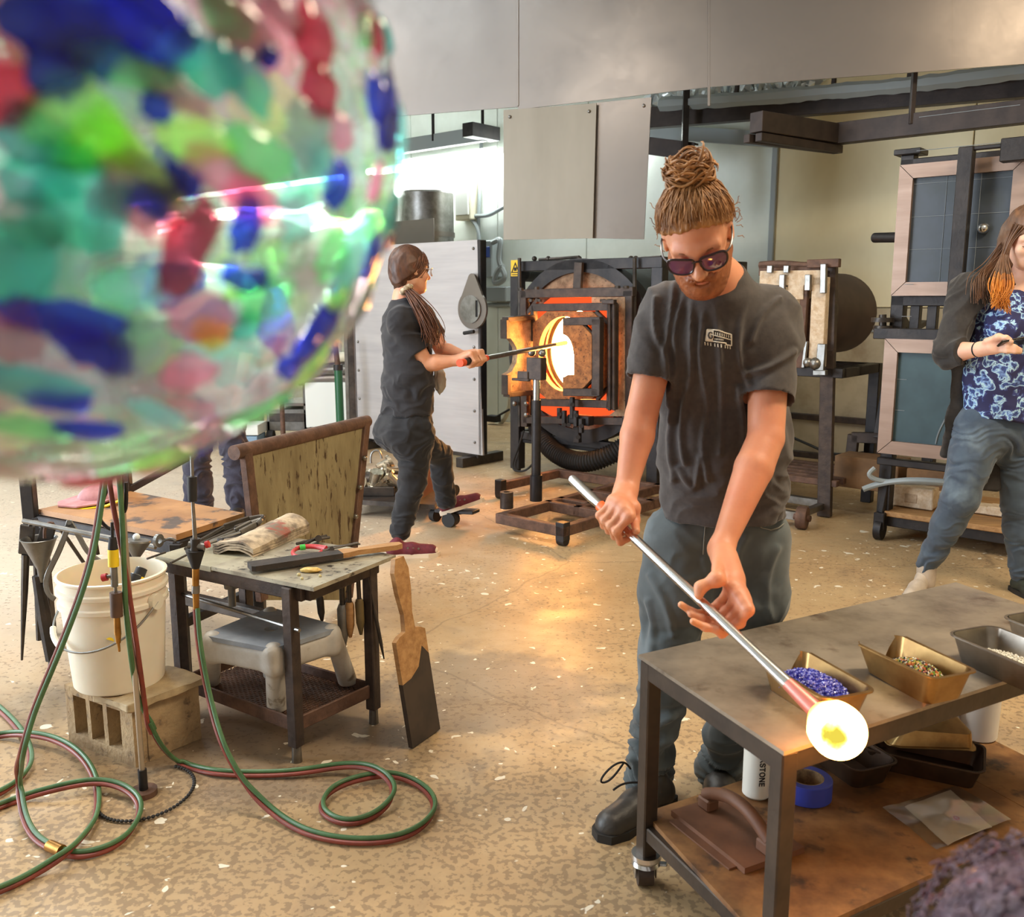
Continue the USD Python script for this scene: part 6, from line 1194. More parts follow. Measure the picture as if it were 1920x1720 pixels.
# the moulded step stool (built here: it needs the distance fields)
T4, G4, cen, zst = STOOL_SDF; d = SD()
for i in range(4):
    a, b, ga = T4[i] - EZ * .014, T4[(i + 1) % 4] - EZ * .014, G4[i]; d.cap(a, ga + EZ * .012, .026, .031, .02); d.cap(a - EZ * .01, b - EZ * .01, .016, None, .02); d.cap(a - EZ * .035, b - EZ * .035, .012, None, .03); d.cap(a - EZ * .06, b - EZ * .06, .010, None, .035)
d.fn(lambda P: shz + .002 - P[..., 2], cen - .4, cen + V(.4, .4, .2)); obj('stool_body', smoothed(d.mesh(.006), 3), plas, stl, smooth=True)
pl4 = Polygon([tuple(q[:2]) for q in T4]).buffer(.020, 6); obj('seat', MB().ext(pl4.difference(Point(*cen[:2]).buffer(.022)), (0, 0, zst - .012), (1, 0, 0), (0, 1, 0), .014), mat('stool_top', (146, 152, 160), (120, 126, 134), 8, .6), stl, label='grey textured stool top with a hand hole')
# ---------------------------------------------------------------- the bearded man at the marver table
man = thing('person', 'bearded man with blond topknot, dark tinted glasses, charcoal T-shirt and jeans, turning a blowpipe', 'person', at_z(1300, 1500, 0))
Y = at_y
HM = Head(Y(1307, 443, 1.985), V(-.12, -.76, -.66), V(-.26, -.3, 1.0), .90)
shR, shL = Y(1250, 580, 2.15), Y(1444, 590, 2.16); elR, elL = Y(1203, 778, 2.10), Y(1436, 822, 2.02); wrR, wrL = Y(1173, 922, 2.01), Y(1352, 1030, 1.87)
nk = Y(1345, 540, 2.12); chest = Y(1352, 690, 2.17); belly = Y(1358, 850, 2.22); hip = Y(1352, 975, 2.25)
def ppt(t): return PT + pdir * t                        # along the pipe
def pipe_at(px):                                       # parameter where the pipe crosses a picture column
    ts = np.linspace(0, PLn, 400); q = PT + pdir * ts[:, None] - OC; X = 960 + F * q[:, 0] / (q[:, 1] * _c - q[:, 2] * _s); return ts[np.argmin(np.abs(X - px))]
n_c = -(ppt(.3) - OC); n_c -= pdir * (n_c @ pdir); n_c = unit(n_c); n_u = np.cross(pdir, n_c); n_u = n_u if n_u[2] > 0 else -n_u
def circ_(t, deg, R): a = math.radians(deg); return ppt(t) + R * (math.cos(a) * n_c + math.sin(a) * n_u)
d = SD(); HM.add(d)
d.cap(HM.w(0, -.03, -.05), nk + V(0, .0, -.02), .047, .055, .03); d.cap(nk, chest, .065, .085, .05); d.cap(chest, belly, .085, .08, .05); d.cap(nk - EZ * .05, shR, .055, .048, .04); d.cap(nk - EZ * .05, shL, .055, .048, .04)
for a, e, w, in ((shR, elR, wrR), (shL, elL, wrL)):
    r_ = 1.0 if a is shR else 1.08
    d.cap(a, e, .046 * r_, .037 * r_, .02); m1 = e + (w - e) * .28; d.cap(e, m1, .037 * r_, .039 * r_, .006); d.cap(m1, w, .039 * r_, .0235, .006)
    ax = unit(w - e); d.cap(e + ax * .03, e + (w - e) * .4 + V(.008, 0, .004), .024, .018, .02)
# right hand (picture left): palm towards the pipe on the viewer's side, fingers over and under
s0 = pipe_at(1161)
kn = []
for i, (ds, Rk) in enumerate(((.030, .043), (.009, .046), (-.012, .045), (-.031, .040))):
    t = s0 + ds; K = circ_(t, 38, Rk); kn.append(K)
    finger(d, [K, circ_(t, -28, .034), circ_(t + .002, -100, .027), circ_(t + .003, -168, .021)], .0095 if i < 3 else .0082, .0072)
pw = [wrR + (k_ - wrR) * .18 for k_ in kn]
for k_, q_ in zip(kn, pw): d.cap(q_ + (wrR - q_) * .3, k_, .0155, .0105, .014)
for a_, b_ in zip(kn, kn[1:]): d.cap(a_ - (a_ - wrR) * .12, b_ - (b_ - wrR) * .12, .0115, .0115, .012)
d.cap(wrR, (kn[1] + kn[2]) / 2 * .4 + wrR * .6, .0245, .022, .02, (n_c, .75))
thb = wrR + (kn[0] - wrR) * .45 + unit(pdir) * .022
finger(d, [wrR + (kn[0] - wrR) * .15 + pdir * .008, thb, Y(1190, 975, thb[1] - .004), Y(1193, 996, circ_(s0 + .045, 30, .02)[1])], .0135, .0085, .012)
# left hand (picture right): thumb over the front, fingers behind and under, two tips showing below
s1 = pipe_at(1322)
kn = []
for i, (ds, tipd, Rt) in enumerate(((-.006, -62, .036), (.016, -80, .03), (.036, -70, .040), (.054, -95, .026))):
    t = s1 + ds; K = circ_(t + .012, 88, .062 - .004 * i) - n_c * .012; kn.append(K)
    finger(d, [K, circ_(t + .006, 150, .043), circ_(t + .002, 222, .028), circ_(t - .004, tipd + 360 - 20, Rt * .78), circ_(t - .018, tipd + 360 + 12, Rt * 1.15)], .0094, .0070)
for k_ in kn: d.cap(wrL + (k_ - wrL) * .2, k_, .016, .0108, .014)
for a_, b_ in zip(kn, kn[1:]): d.cap(a_ - (a_ - wrL) * .15, b_ - (b_ - wrL) * .15, .012, .012, .012)
d.cap(wrL, wrL + ((kn[1] + kn[2]) / 2 - wrL) * .6, .025, .021, .02)
finger(d, [wrL + (kn[0] - wrL) * .25 - pdir * .012, circ_(s1 - .012, 72, .056), circ_(s1 - .022, 40, .030), circ_(s1 - .014, 14, .0205)], .0145, .0085, .012)
bm_ = smoothed(d.mesh(.0032), 3)
obj('body', bm_, skinM, man, smooth=True)
# nails
# beard and hair
db = SD(); E_ = lambda c, r, k=.02, op='u': db.ell(HM.w(*c), np.array(r) * HM.k, HM.R, k, op)
E_((0, .028, -.027), (.062, .066, .088), .03); E_((0, .047, -.078), (.046, .046, .04), .03)
for e in (-1, 1): db.cap(HM.w(e * .05, .0, -.045), HM.w(e * .02, .062, -.1), .022, .022, .03); db.cap(HM.w(e * .004, .094, -.046), HM.w(e * .026, .086, -.056), .0085, .007, .01)
E_((0, .082, -.094), (.024, .018, .018), .02)
def beard_rule(q):
    x, y, z = q[..., 0], q[..., 1], q[..., 2]; ax = np.abs(x)
    up_ = z - (-.052 + .0 + np.clip(ax - .028, 0, .1) * 1.55); up_ = np.where((ax < .03) & (z > -.05), z + .040, up_); back = -.012 - y
    mouth = .0075 - np.sqrt((x / 2.4) ** 2 + (z + .0625 + 6 * x * x) ** 2); mouth = np.where(y > .05, mouth, -1)
    return np.maximum(np.maximum(up_, back), mouth)
db.fn(lambda P: beard_rule(HM.loc(P)), HM.C - .2, HM.C + .2)
hairM = hair_mat('blond_hair', (176, 124, 72), (118, 78, 42)); beardM = hair_mat('beard_hair', (158, 92, 52), (120, 66, 36))
bd_ = db.mesh(.0034); disp(bd_, lambda v: .003 * (meshkit.fbm(v * 260, 2) - .45)); obj('beard', bd_, beardM, man, smooth=True); lp2 = mat('lips_man', (186, 112, 92), rough=.5)
obj('lips', MB().tube(spline([HM.w(-.017, .0895, -.0635), HM.w(0, .0945, -.0625), HM.w(.017, .0895, -.0635)], 10), .0036 * np.sin(np.linspace(.5, 2.64, 10)), 6), lp2, man)
hr_rule = lambda q: np.maximum(-(q[..., 2] - (.020 + .74 * q[..., 1] + .10 * np.maximum(np.abs(q[..., 0]) - .05, 0) - .003 * np.cos(q[..., 0] * 37 + 1))), -(q[..., 2] + .085))
dh = HM.hair(SD(), .008, hr_rule); hm_ = dh.mesh(.0038)
disp(hm_, lambda v: .006 * (ridge(HM.loc(v), (60, 18, 26), 3, .08)) - .002); obj('hair', smoothed(hm_, 1), hairM, man, smooth=True)
o = MB(); bc_ = HM.w(.006, -.045, .150)
for k in range(120):
    ph, th_ = rng.uniform(0, 2 * np.pi), rng.uniform(-.75, 1.0); R_ = rng.uniform(.024, .040); a0 = rng.uniform(0, 6.3); tw = rng.uniform(1.6, 3.4)
    tt = np.linspace(0, 1, 14); ang_ = a0 + tt * tw; q = np.stack([R_ * np.cos(ang_), R_ * np.sin(ang_) * .9, R_ * .9 * (th_ * np.cos(ph + tt * 2) + .2 * np.sin(tt * 9))], 1) + rng.normal(size=3) * .006
    o.tube(bc_ + (q * V(1.15, .95, 1.1)) @ HM.R, .0034 * np.sin(np.linspace(.35, 2.9, 14)), 5)
for k in range(14):
    a0 = rng.uniform(0, 6.3); q = [bc_ + HM.R.T @ (V(math.cos(a0), math.sin(a0) * .8, .3) * R_) for R_ in (.03, .045)]; q.append(q[-1] + HM.R.T @ rng.normal(size=3) * .012); o.tube(spline(q, 8), .0014, 4)
obj('hair_bun', o, hairM, man, smooth=True, kind='stuff')
o = MB()
for k in range(300):                                   # strands combed from the hairline back to the bun
    a0 = rng.uniform(-2.3, 2.3); y0 = .088 * math.cos(a0); x0 = .082 * math.sin(a0); z0 = .034 - .012 + .74 * y0 + rng.uniform(-.006, .022); tt = np.linspace(0, 1, 9); s_ = V(x0, y0 - .012, z0); e_ = V(.006 + rng.normal() * .012, -.045 + rng.normal() * .012, .126)
    q = s_ + (e_ - s_) * tt[:, None]; q = q - V(0, -.014, .032); rr = np.linalg.norm(q / V(.088, .112, .1), axis=1)[:, None]; q = q / rr * (1.0 + .02 * rng.random()) + V(0, -.014, .032); q += .003 * np.sin(tt * rng.uniform(4, 11) + rng.uniform(0, 6))[:, None] * rng.normal(size=3)
    o.tube(HM.C + HM.k * q @ HM.R, .0013 * np.sin(np.linspace(.4, 2.8, 9)), 4)
for k in range(16):                                    # loose curls at the temples
    e = rng.choice([-1, 1]); s_ = V(e * .08, -.03 + rng.normal() * .025, .0 + rng.normal() * .03); tt = np.linspace(0, 1, 10); q = s_ + np.stack([e * (.016 * tt + .003 * np.sin(tt * 5)), -.008 * tt + .003 * np.cos(tt * 5), (.02 - .05 * rng.random()) * tt], 1); o.tube(HM.C + q @ HM.R, .0008, 4)
obj('hair_strands', o, hairM, man, smooth=True, kind='stuff')
# sunglasses
frm = mat('glasses_frame', (40, 24, 30), rough=.25); lensm = mat('glasses_lens', (92, 34, 78), rough=.06, coat_weight=1.0)
def gl_pt(x, z): return HM.w(x, .104 - 2.6 * x * x, z)
for e in (-1, 1):
    lp_ = [(e * .009, .013), (e * .032, .018), (e * .060, .018), (e * .067, .006), (e * .061, -.016), (e * .038, -.024), (e * .017, -.020), (e * .008, -.004)]
    rim_ = spline([gl_pt(x, z) for x, z in lp_], 40, closed=True); cen_ = rim_.mean(0); v = np.vstack([rim_ - HM.f * .001, cen_[None] + HM.f * .002, rim_ + HM.f * .001, cen_[None] + HM.f * .004]); n_ = 40
    f_ = [(k, (k + 1) % n_, n_) for k in range(n_)] + [(n_ + 1 + (k + 1) % n_, n_ + 1 + k, 2 * n_ + 1) for k in range(n_)] + [(k, n_ + 1 + k, (k + 1) % n_) for k in range(n_)] + [((k + 1) % n_, n_ + 1 + k, n_ + 1 + (k + 1) % n_) for k in range(n_)]
    obj('lens', trimesh.Trimesh(v, f_, process=False), lensm, man, smooth=True, label='dark purple tinted lens'); obj('glasses_rim', MB().tube(rim_, .0027, 6, closed=True), frm, man)
    obj('temple_arm', MB().tube(spline([gl_pt(e * .060, .010), HM.w(e * .076, .07, .010), HM.w(e * .081, .01, .012), HM.w(e * .078, -.022, .002)], 14), .0022, 6), frm, man)
obj('glasses_bridge', MB().tube(spline([gl_pt(-.011, .006), HM.w(0, .107, .010), gl_pt(.011, .006)], 8), .0022, 6), frm, man)
for e in (-1, 1): obj('eyebrow', MB().tube(spline([HM.w(e * .012, .090, .018), HM.w(e * .03, .086, .023), HM.w(e * .048, .072, .018)], 10), .0034 * np.sin(np.linspace(.7, 2.7, 10)), 6), beardM, man)
# T-shirt
d = SD(); fl = (unit(V(.05, 1, 0)), .74)
hemc = Y(1356, 968, 2.245); slR = shR + (elR - shR) * .66; slL = shL + (elL - shL) * .70
d.cap(chest + EZ * .03, belly, .158, .150, .04, fl); d.cap(belly, hemc - EZ * .05, .150, .156, .05, fl); d.cap(shR + V(.02, .01, -.035), shL + V(-.02, .01, -.035), .072, .074, .05); d.cap(chest + V(-.06, -.015, .06), chest + V(.06, -.015, .06), .105, .105, .06)
d.cap(nk + V(0, .0, -.035), chest + EZ * .05, .085, .13, .05, fl); d.cap(nk + V(-.002, -.01, -.01), nk + V(-.004, -.016, .012), .072, .064, .03)
d.fn(lambda P: (hemc[2] + .05 * (P[..., 0] - hemc[0]) * -.4) - P[..., 2], hemc - V(.25, .2, .3), hemc + V(.22, .25, .02)); d.cap(hemc - EZ * .1, hemc + EZ * .03, .143, None, .004, fl, 's')
for a, s_, r0, r1 in ((shR, slR, .062, .057), (shL, slL, .064, .062)):
    ax = unit(s_ - a); d.cutcap(a, s_ + ax * .06, r0, r1, s_, ax, .03)
for a, s_, r in ((shR, slR, .050), (shL, slL, .055)):
    ax = unit(s_ - a); d.cap(s_ - ax * .005, s_ + ax * .03, r, None, .003, None, 's')
d.cap(nk + V(-.004, -.016, .018), nk + V(-.012, -.05, .075), .052, .062, .008, None, 's')
sm_ = smoothed(d.mesh(.0042), 4)
def projpx(v):
    q = v - OC; f = q[:, 1] * _c - q[:, 2] * _s; return np.stack([960 + F * q[:, 0] / f, 860 - F * (q[:, 1] * _s + q[:, 2] * _c) / f], 1)
def fold_lines(v, n, lines, wpx, amp):                 # cloth folds as ridges along hand placed lines on the front
    P = projpx(v); out = np.zeros(len(v)); front = np.clip(-(n @ EN) * 0 - n[:, 1] * 2.5, 0, 1)
    for pts in lines:
        c_ = spline(np.array(pts, float), 500); dd_ = np.min(np.linalg.norm(P[:, None, :] - c_[None], axis=2), 1) if len(v) < 4000 else cKDTree(c_).query(P)[0]
        out += amp * (np.exp(-(dd_ / wpx) ** 2) - .55 * np.exp(-(dd_ / (2.6 * wpx)) ** 2))
    return out * front
def man_folds(v):
    q = v - chest; low = np.clip((belly[2] + .05 - v[:, 2]) / .2, 0, 1); f2 = (ridge(v, (9, 8, 12), 9, .25) - .6) * .012 * low
    arm = np.clip((np.abs(q[:, 0]) - .11) / .05, 0, 1); f3 = (ridge(v @ np.array([[.8, 0, .6], [0, 1, 0], [-.6, 0, .8]]), (5, 8, 17), 12, .1) - .6) * .010 * arm
    L = [[(1268, 500), (1257, 590), (1246, 680), (1258, 790)], [(1281, 555), (1264, 630), (1268, 690), (1254, 800), (1262, 900)], [(1296, 568), (1295, 640), (1292, 720), (1276, 790), (1282, 870)], [(1318, 590), (1313, 680), (1326, 760), (1318, 830), (1326, 900)], [(1230, 560), (1228, 620), (1250, 680), (1250, 760)], [(1340, 560), (1352, 700), (1350, 850)], [(1420, 520), (1390, 600), (1388, 680), (1402, 720)], [(1462, 560), (1430, 590), (1408, 640)], [(1400, 700), (1440, 690), (1490, 660)], [(1270, 880), (1300, 915), (1310, 860)], [(1385, 730), (1395, 840), (1380, 940)]]
    col = np.clip((np.linalg.norm((v - nk) * V(1, 1, .8), axis=1) - .085) / .03, 0, 1)
    return f2 + f3 + col * fold_lines(v, np.array(sm_.vertex_normals), L, 6.5, .0125) + .002 * (meshkit.fbm(v * 20, 2) - .5)
disp(sm_, man_folds); smoothed(sm_, 1); shirtM = cloth('charcoal_cotton', (68, 61, 58), (57, 51, 49)); shirt = obj('t_shirt', sm_, shirtM, man, smooth=True)
cth = np.linspace(0, 2 * np.pi, 48, endpoint=False)

kd_ = cKDTree(np.array(sm_.vertices))
def on_cloth(m, kd, p, d_, off=.0015):               # first hit of a ray with a cloth mesh: nearest vertex to the line, towards the viewer
    V_ = np.array(m.vertices); w = V_ - p; t = w @ d_; r = np.linalg.norm(w - t[:, None] * d_, axis=1); ok = r < .006; i = np.where(ok)[0][np.argmin(t[ok])]; return p + d_ * (t[i] - off)
def decal(px): return np.array([on_cloth(sm_, kd_, OC, unit(ray(*q))) for q in px])
prn = mat('shirt_print', (226, 216, 196), rough=.7)
def px_strip(pts, w=.0012): obj('print_line', MB().tube(decal(pts), w, 5), prn, shirt_T, smooth=False)
shirt_T = shirt
lz = lambda x, y: (1180 + x / 5.376, 480 + y / 5.376)
fr_ = [lz(*q) for q in ((785, 742), (850, 745), (905, 752), (960, 775), (1030, 795), (1030, 905), (975, 895), (975, 880), (860, 862), (768, 855))]
def dense(pts, k=6, close=True):
    p = np.array(pts + ([pts[0]] if close else [])); return [tuple(a + (b - a) * t) for a, b in zip(p, p[1:]) for t in np.linspace(0, 1, k, endpoint=False)] + [tuple(p[-1])]
px_strip(dense(fr_), .0014); px_strip(dense([lz(855, 800), lz(1030, 848)], 6, False), .0011)
blk_ = decal([lz(775, 745), lz(848, 750), lz(852, 800), lz(840, 855), lz(770, 852)]); cb2 = blk_.mean(0); obj('print_block', MB().add(trimesh.convex.convex_hull(np.vstack([blk_, blk_ + HM.f * 0 + V(0, -.0015, 0)]))), prn, shirt_T, smooth=False)
px_g = [lz(832, 782), lz(818, 770), lz(800, 776), lz(792, 800), lz(802, 826), lz(820, 832), lz(832, 820), lz(832, 806), lz(818, 805)]; obj('print_letter', MB().tube(decal(px_g) - V(0, .0045, 0), .0020, 6), shirtM, shirt_T, smooth=False)
for row, (x0, x1, y0, sl, n_) in enumerate(((868, 1020, 768, .22, 8), (862, 945, 830, .12, 7))):
    for k in range(n_): xx = x0 + (x1 - x0) * k / (n_ - 1); yy = y0 + sl * (xx - x0); px_strip([lz(xx, yy), lz(xx + 2, yy + (28 if row == 0 else 14))], .0009)
for k, xx in enumerate((762, 790, 820, 862, 892, 925, 965, 990, 1015)): px_strip([lz(xx, 870 + (xx - 760) * .12), lz(xx + 2, 898 + (xx - 760) * .16)], .0012)
# jeans
d = SD(); hR, hL = Y(1278, 1015, 2.255), Y(1412, 1015, 2.27); kR, kL = Y(1253, 1235, 2.235), Y(1400, 1235, 2.29); aR, aL = Y(1216, 1452, 2.335), Y(1350, 1440, 2.40)
d.cap(hip + V(.0, .01, .03), (hR + hL) / 2, .128, .135, .04, fl); 
for h_, k_, a_ in ((hR, kR, aR), (hL, kL, aL)): d.cap(h_, h_ + (k_ - h_) * .45, .098, .090, .04); d.cap(h_ + (k_ - h_) * .45, k_, .090, .070, .04); d.cap(k_, a_, .070, .058, .03); d.cap(a_, a_ - EZ * .03 + V(.0, .0, 0), .058, .060, .02)
for a_ in (aR, aL): d.fn(lambda P, z_=a_[2] - .045: z_ - P[..., 2], a_ - .14, a_ + V(.12, .14, -.005)); d.cap(a_ - EZ * .08, a_ - EZ * .0, .05, .048, .003, None, 's')
jm = smoothed(d.mesh(.0048), 4)
def jean_folds(v):
    an = np.clip((.36 - v[:, 2]) / .16, 0, 1); kn_ = np.exp(-((v[:, 2] - kR[2]) / .10) ** 2)
    L = [[(1216, 1080), (1245, 1130), (1262, 1190)], [(1212, 1130), (1222, 1200), (1218, 1260)], [(1235, 1060), (1275, 1090), (1310, 1080)], [(1205, 1330), (1235, 1350), (1262, 1345)], [(1190, 1380), (1215, 1400), (1255, 1390)], [(1320, 1050), (1330, 1120), (1322, 1170)], [(1460, 1030), (1440, 1090), (1445, 1160)], [(1400, 1010), (1380, 1060), (1390, 1120)], [(1185, 1420), (1220, 1436), (1256, 1426)]]
    return (ridge(v, (5, 5, 18), 21, .25) - .6) * (.022 * an + .010 * kn_) + (ridge(v, (14, 9, 4), 25, .2) - .6) * .006 + fold_lines(v, np.array(jm.vertex_normals), L, 8, .009)
disp(jm, jean_folds); smoothed(jm, 1); jeanM = mat('denim_man', (84, 92, 94), (64, 70, 72), 5, .85, 0, sheen_weight=.2, c3=(112, 122, 126), sc3=4, lo3=.55, hi3=.75, bump=.06, bsc=500); jeans = obj('jeans', jm, jeanM, man, smooth=True)
kdj = cKDTree(np.array(jm.vertices))
def jdecal(pts): return np.array([on_cloth(jm, kdj, OC, unit(ray(*q)), .001) for q in pts])
stm = mat('denim_seam', (130, 128, 118), rough=.8)
for pts in ([(1418, 978), (1428, 990), (1445, 994), (1460, 990), (1470, 982)], [(1322, 985), (1320, 1010), (1318, 1040)]): obj('seam', MB().tube(jdecal(dense(pts, 5, False)), .0013, 5), stm, jeans)
shB_ = mat('black_shoe', (58, 54, 50), (44, 40, 38), 16, .45, 0, bump=.1); solB = mat('black_sole', (36, 33, 30), rough=.7)
hlR, toR = at_z(1254, 1500, 0), at_z(1143, 1566, 0); hlL = V(aL[0], aL[1] + .06, 0); toL = hlL + V(-.03, -.27, 0)
toR = hlR + unit(toR - hlR) * .285
bR = shoe(man, hlR, toR, shB_, solB, .048, .075); shoeR = SHOE; shoe(man, hlL, toL, shB_, solB, .046, .075)
o = MB()
for k in range(5): x_ = .36 + .07 * k; o.tube(spline([bR(x_, -.026, .072 - .006 * k), bR(x_ + .015, 0, .088 - .008 * k), bR(x_, .026, .072 - .006 * k)], 8), .003, 5)
lq = [Y(1182, 1442, toR[1] + .13), Y(1168, 1430, toR[1] + .11), Y(1145, 1440, toR[1] + .1), Y(1127, 1466, toR[1] + .1), Y(1138, 1466, toR[1] + .1), Y(1158, 1447, toR[1] + .1), Y(1170, 1430, toR[1] + .12)]
o.tube(spline(lq, 30), .0028, 6); o.tube(spline([bR(.36, .0, .09), Y(1170, 1470, toR[1] + .1), Y(1150, 1482, toR[1] + .08)], 10), .003, 5)
objs('lace', o, MT['black_rubber'], shoeR)
# ---------------------------------------------------------------- long haired woman at the furnace
w1 = thing('person', 'woman in black T-shirt and trousers with a long brown ponytail, working at the furnace', 'person', at_z(762, 1030, 0))
fw1 = unit(V(.82, .57, 0)); rt1 = np.cross(fw1, EZ)      # her right side is towards the viewer
H1 = Head(Y(770, 507, 4.93), V(.80, .58, -.10), V(0, .05, 1), .98)
c1 = Y(762, 612, 4.93); b1 = Y(765, 712, 4.92); p1 = Y(764, 790, 4.93); n1 = Y(758, 560, 4.93)
s1R, s1L = Y(752, 598, 4.80), Y(790, 592, 5.08); e1R, e1L = Y(797, 682, 4.84), Y(828, 655, 5.06); w1R, w1L = Y(858, 676, 4.84), Y(872, 668, 4.92)
d = SD(); H1.add(d); d.cap(H1.w(0, -.03, -.05), n1 - EZ * .02, .045, .05, .03); d.cap(n1, c1, .055, .085, .05); d.cap(c1, b1, .085, .085, .05); d.cap(n1 - EZ * .06, s1R, .05, .045, .04); d.cap(n1 - EZ * .06, s1L, .05, .045, .04)
pax = dpp                                              # axis of her blowpipe
def cw(t, deg, R):
    nc = -(pa - OC); nc -= pax * (nc @ pax); nc = unit(nc); nu = np.cross(pax, nc); nu = nu if nu[2] > 0 else -nu; a = math.radians(deg); return pa + pax * t + R * (math.cos(a) * nc + math.sin(a) * nu)
for a, e, w, r in ((s1R, e1R, w1R, 1.05), (s1L, e1L, w1L, 1.0)):
    d.cap(a, e, .047 * r, .042 * r, .02); m_ = e + (w - e) * .3; d.cap(e, m_, .042 * r, .042 * r, .005); d.cap(m_, w, .042 * r, .025, .005)
for w, t0 in ((w1R, .135), (w1L, .235)):
    kn = []
    for i in range(4):
        t = t0 + (i - 1.5) * .019 * (1 if t0 < .2 else 1); K = cw(t, 60, .045); kn.append(K)
        finger(d, [K, cw(t, -10, .035), cw(t, -85, .029), cw(t, -150, .024)], .0094, .0075)
    for k_ in kn: d.cap(w + (k_ - w) * .15, k_, .016, .011, .014)
    d.cap(w, w + (kn[1] + kn[2] - 2 * w) * .3, .026, .022, .02); finger(d, [w + (kn[3] - w) * .3, cw(t0 + .03, 95, .035), cw(t0 + .055, 60, .027)], .013, .009, .012)
obj('body', smoothed(d.mesh(.0045), 3), skinW, w1, smooth=True)
fl1_ = (fw1, .80); d = SD(); hem1 = Y(762, 775, 4.93)
d.cap(c1, b1, .155, .150, .05, fl1_); d.cap(b1, hem1 - EZ * .05, .150, .165, .05, fl1_); d.cap(s1R - EZ * .03, s1L - EZ * .03, .068, .066, .05); d.cap(n1 - EZ * .07, c1, .085, .13, .05, fl1_); d.ell(c1 + fw1 * .08 - EZ * .03, (.1, .1, .09), None, .05)
for a, e, f_, r in ((s1R, e1R, .70, .066), (s1L, e1L, .66, .064)):
    ax = unit(e - a); q = a + (e - a) * f_; d.cutcap(a, q + ax * .05, r + .004, r, q, ax, .03)
    d.cap(q - ax * .005, q + ax * .02, r - .012, None, .003, None, 's')
d.fn(lambda P: hem1[2] - P[..., 2], hem1 - V(.25, .25, .3), hem1 + V(.25, .25, .01)); d.cap(n1 + V(0, 0, .0), n1 + EZ * .08, .058, .07, .01, None, 's')
m_ = smoothed(d.mesh(.006), 3); disp(m_, lambda v: (ridge(v, (6, 6, 9), 31, .3) - .6) * .016 * np.clip((b1[2] + .15 - v[:, 2]) / .2, .15, 1) + (ridge(v, (4, 4, 12), 33, .2) - .6) * .008)
blkM = cloth('black_cotton', (34, 31, 35), (28, 26, 30)); sh1 = obj('t_shirt', m_, blkM, w1, smooth=True)
kd1 = cKDTree(np.array(m_.vertices)); rdp = mat('red_print', (176, 96, 90), rough=.8)
for (xa, ya, xb, yb) in ((703, 577, 709, 572), (702, 588, 712, 596), (704, 596, 715, 601), (704, 604, 716, 610), (706, 610, 719, 616), (707, 615, 713, 618), (711, 615, 720, 616)):
    try: obj('print_line', MB().tube(np.array([on_cloth(m_, kd1, OC, unit(ray(xa + (xb - xa) * t, ya + (yb - ya) * t)), .002) for t in np.linspace(0, 1, 5)]), .0022, 5), rdp, sh1, smooth=False)
    except ValueError: pass
# trousers and sneakers
hp_R, hp_L = p1 + rt1 * .085 - EZ * .03, p1 - rt1 * .085 - EZ * .03
f1 = at_z(742, 1038, 0); a1R = V(f1[0] + .02, f1[1] + .03, .10); k1R = (hp_R + a1R) / 2 + fw1 * .03
a1L = Y(838, 945, 5.35); k1L = Y(824, 855, 5.28)
d = SD(); d.cap(p1 + EZ * .05, p1 - EZ * .03, .15, .155, .05, fl1_); d.cap(p1 + rt1 * .06 - fw1 * .06 - EZ * .06, p1 - rt1 * .06 - fw1 * .06 - EZ * .06, .105, .105, .05)
for h_, k_, a_ in ((hp_R, k1R, a1R), (hp_L, k1L, a1L)): d.cap(h_ - EZ * .03, k_, .104, .074, .05); d.cap(k_, a_ + (k_ - a_) * .08, .074, .060, .02)
m_ = smoothed(d.mesh(.006), 3); disp(m_, lambda v: (ridge(v, (5, 5, 13), 41, .3) - .6) * .010 + (ridge(v, (9, 9, 4), 43, .2) - .6) * .006); obj('trousers', m_, cloth('black_trousers', (26, 25, 29), (21, 20, 24)), w1, smooth=True)
conv = mat('maroon_canvas', (112, 40, 50), (92, 30, 42), 30, .8); rub = mat('cream_rubber', (224, 206, 184), rough=.6)
hl1 = at_z(722, 1046, 0); tl1 = at_z(814, 1042, 0); tl1 = hl1 + unit(tl1 - hl1) * .285
b_ = shoe(w1, hl1, tl1, conv, rub, .042, .07)
o = MB(); [o.cyl(b_(x_, -.034, .058 - .03 * (x_ - .4)), b_(x_, -.038, .058 - .03 * (x_ - .4)), .006, n=8) for x_ in (.42, .52, .62)]; objs('eyelet', o, MT['steel'], SHOE)
obj('toe_cap', MB().ball(b_(.88, 0, .030), .034, 2, (1, .9, .7)), rub, SHOE)
hl2 = Y(828, 966, 5.42); tl2 = Y(893, 944, 5.42); tl2 = hl2 + unit(tl2 - hl2) * .27
b_ = shoe(w1, hl2, tl2, conv, rub, .042, .07, up=unit(V(-.3, 0, 1)))
o = MB(); [o.cyl(b_(x_, -.034, .058 - .03 * (x_ - .4)), b_(x_, -.038, .058 - .03 * (x_ - .4)), .006, n=8) for x_ in (.42, .52, .62)]; objs('eyelet', o, MT['steel'], SHOE)
obj('toe_cap', MB().ball(b_(.88, 0, .030), .034, 2, (1, .9, .7)), rub, SHOE)
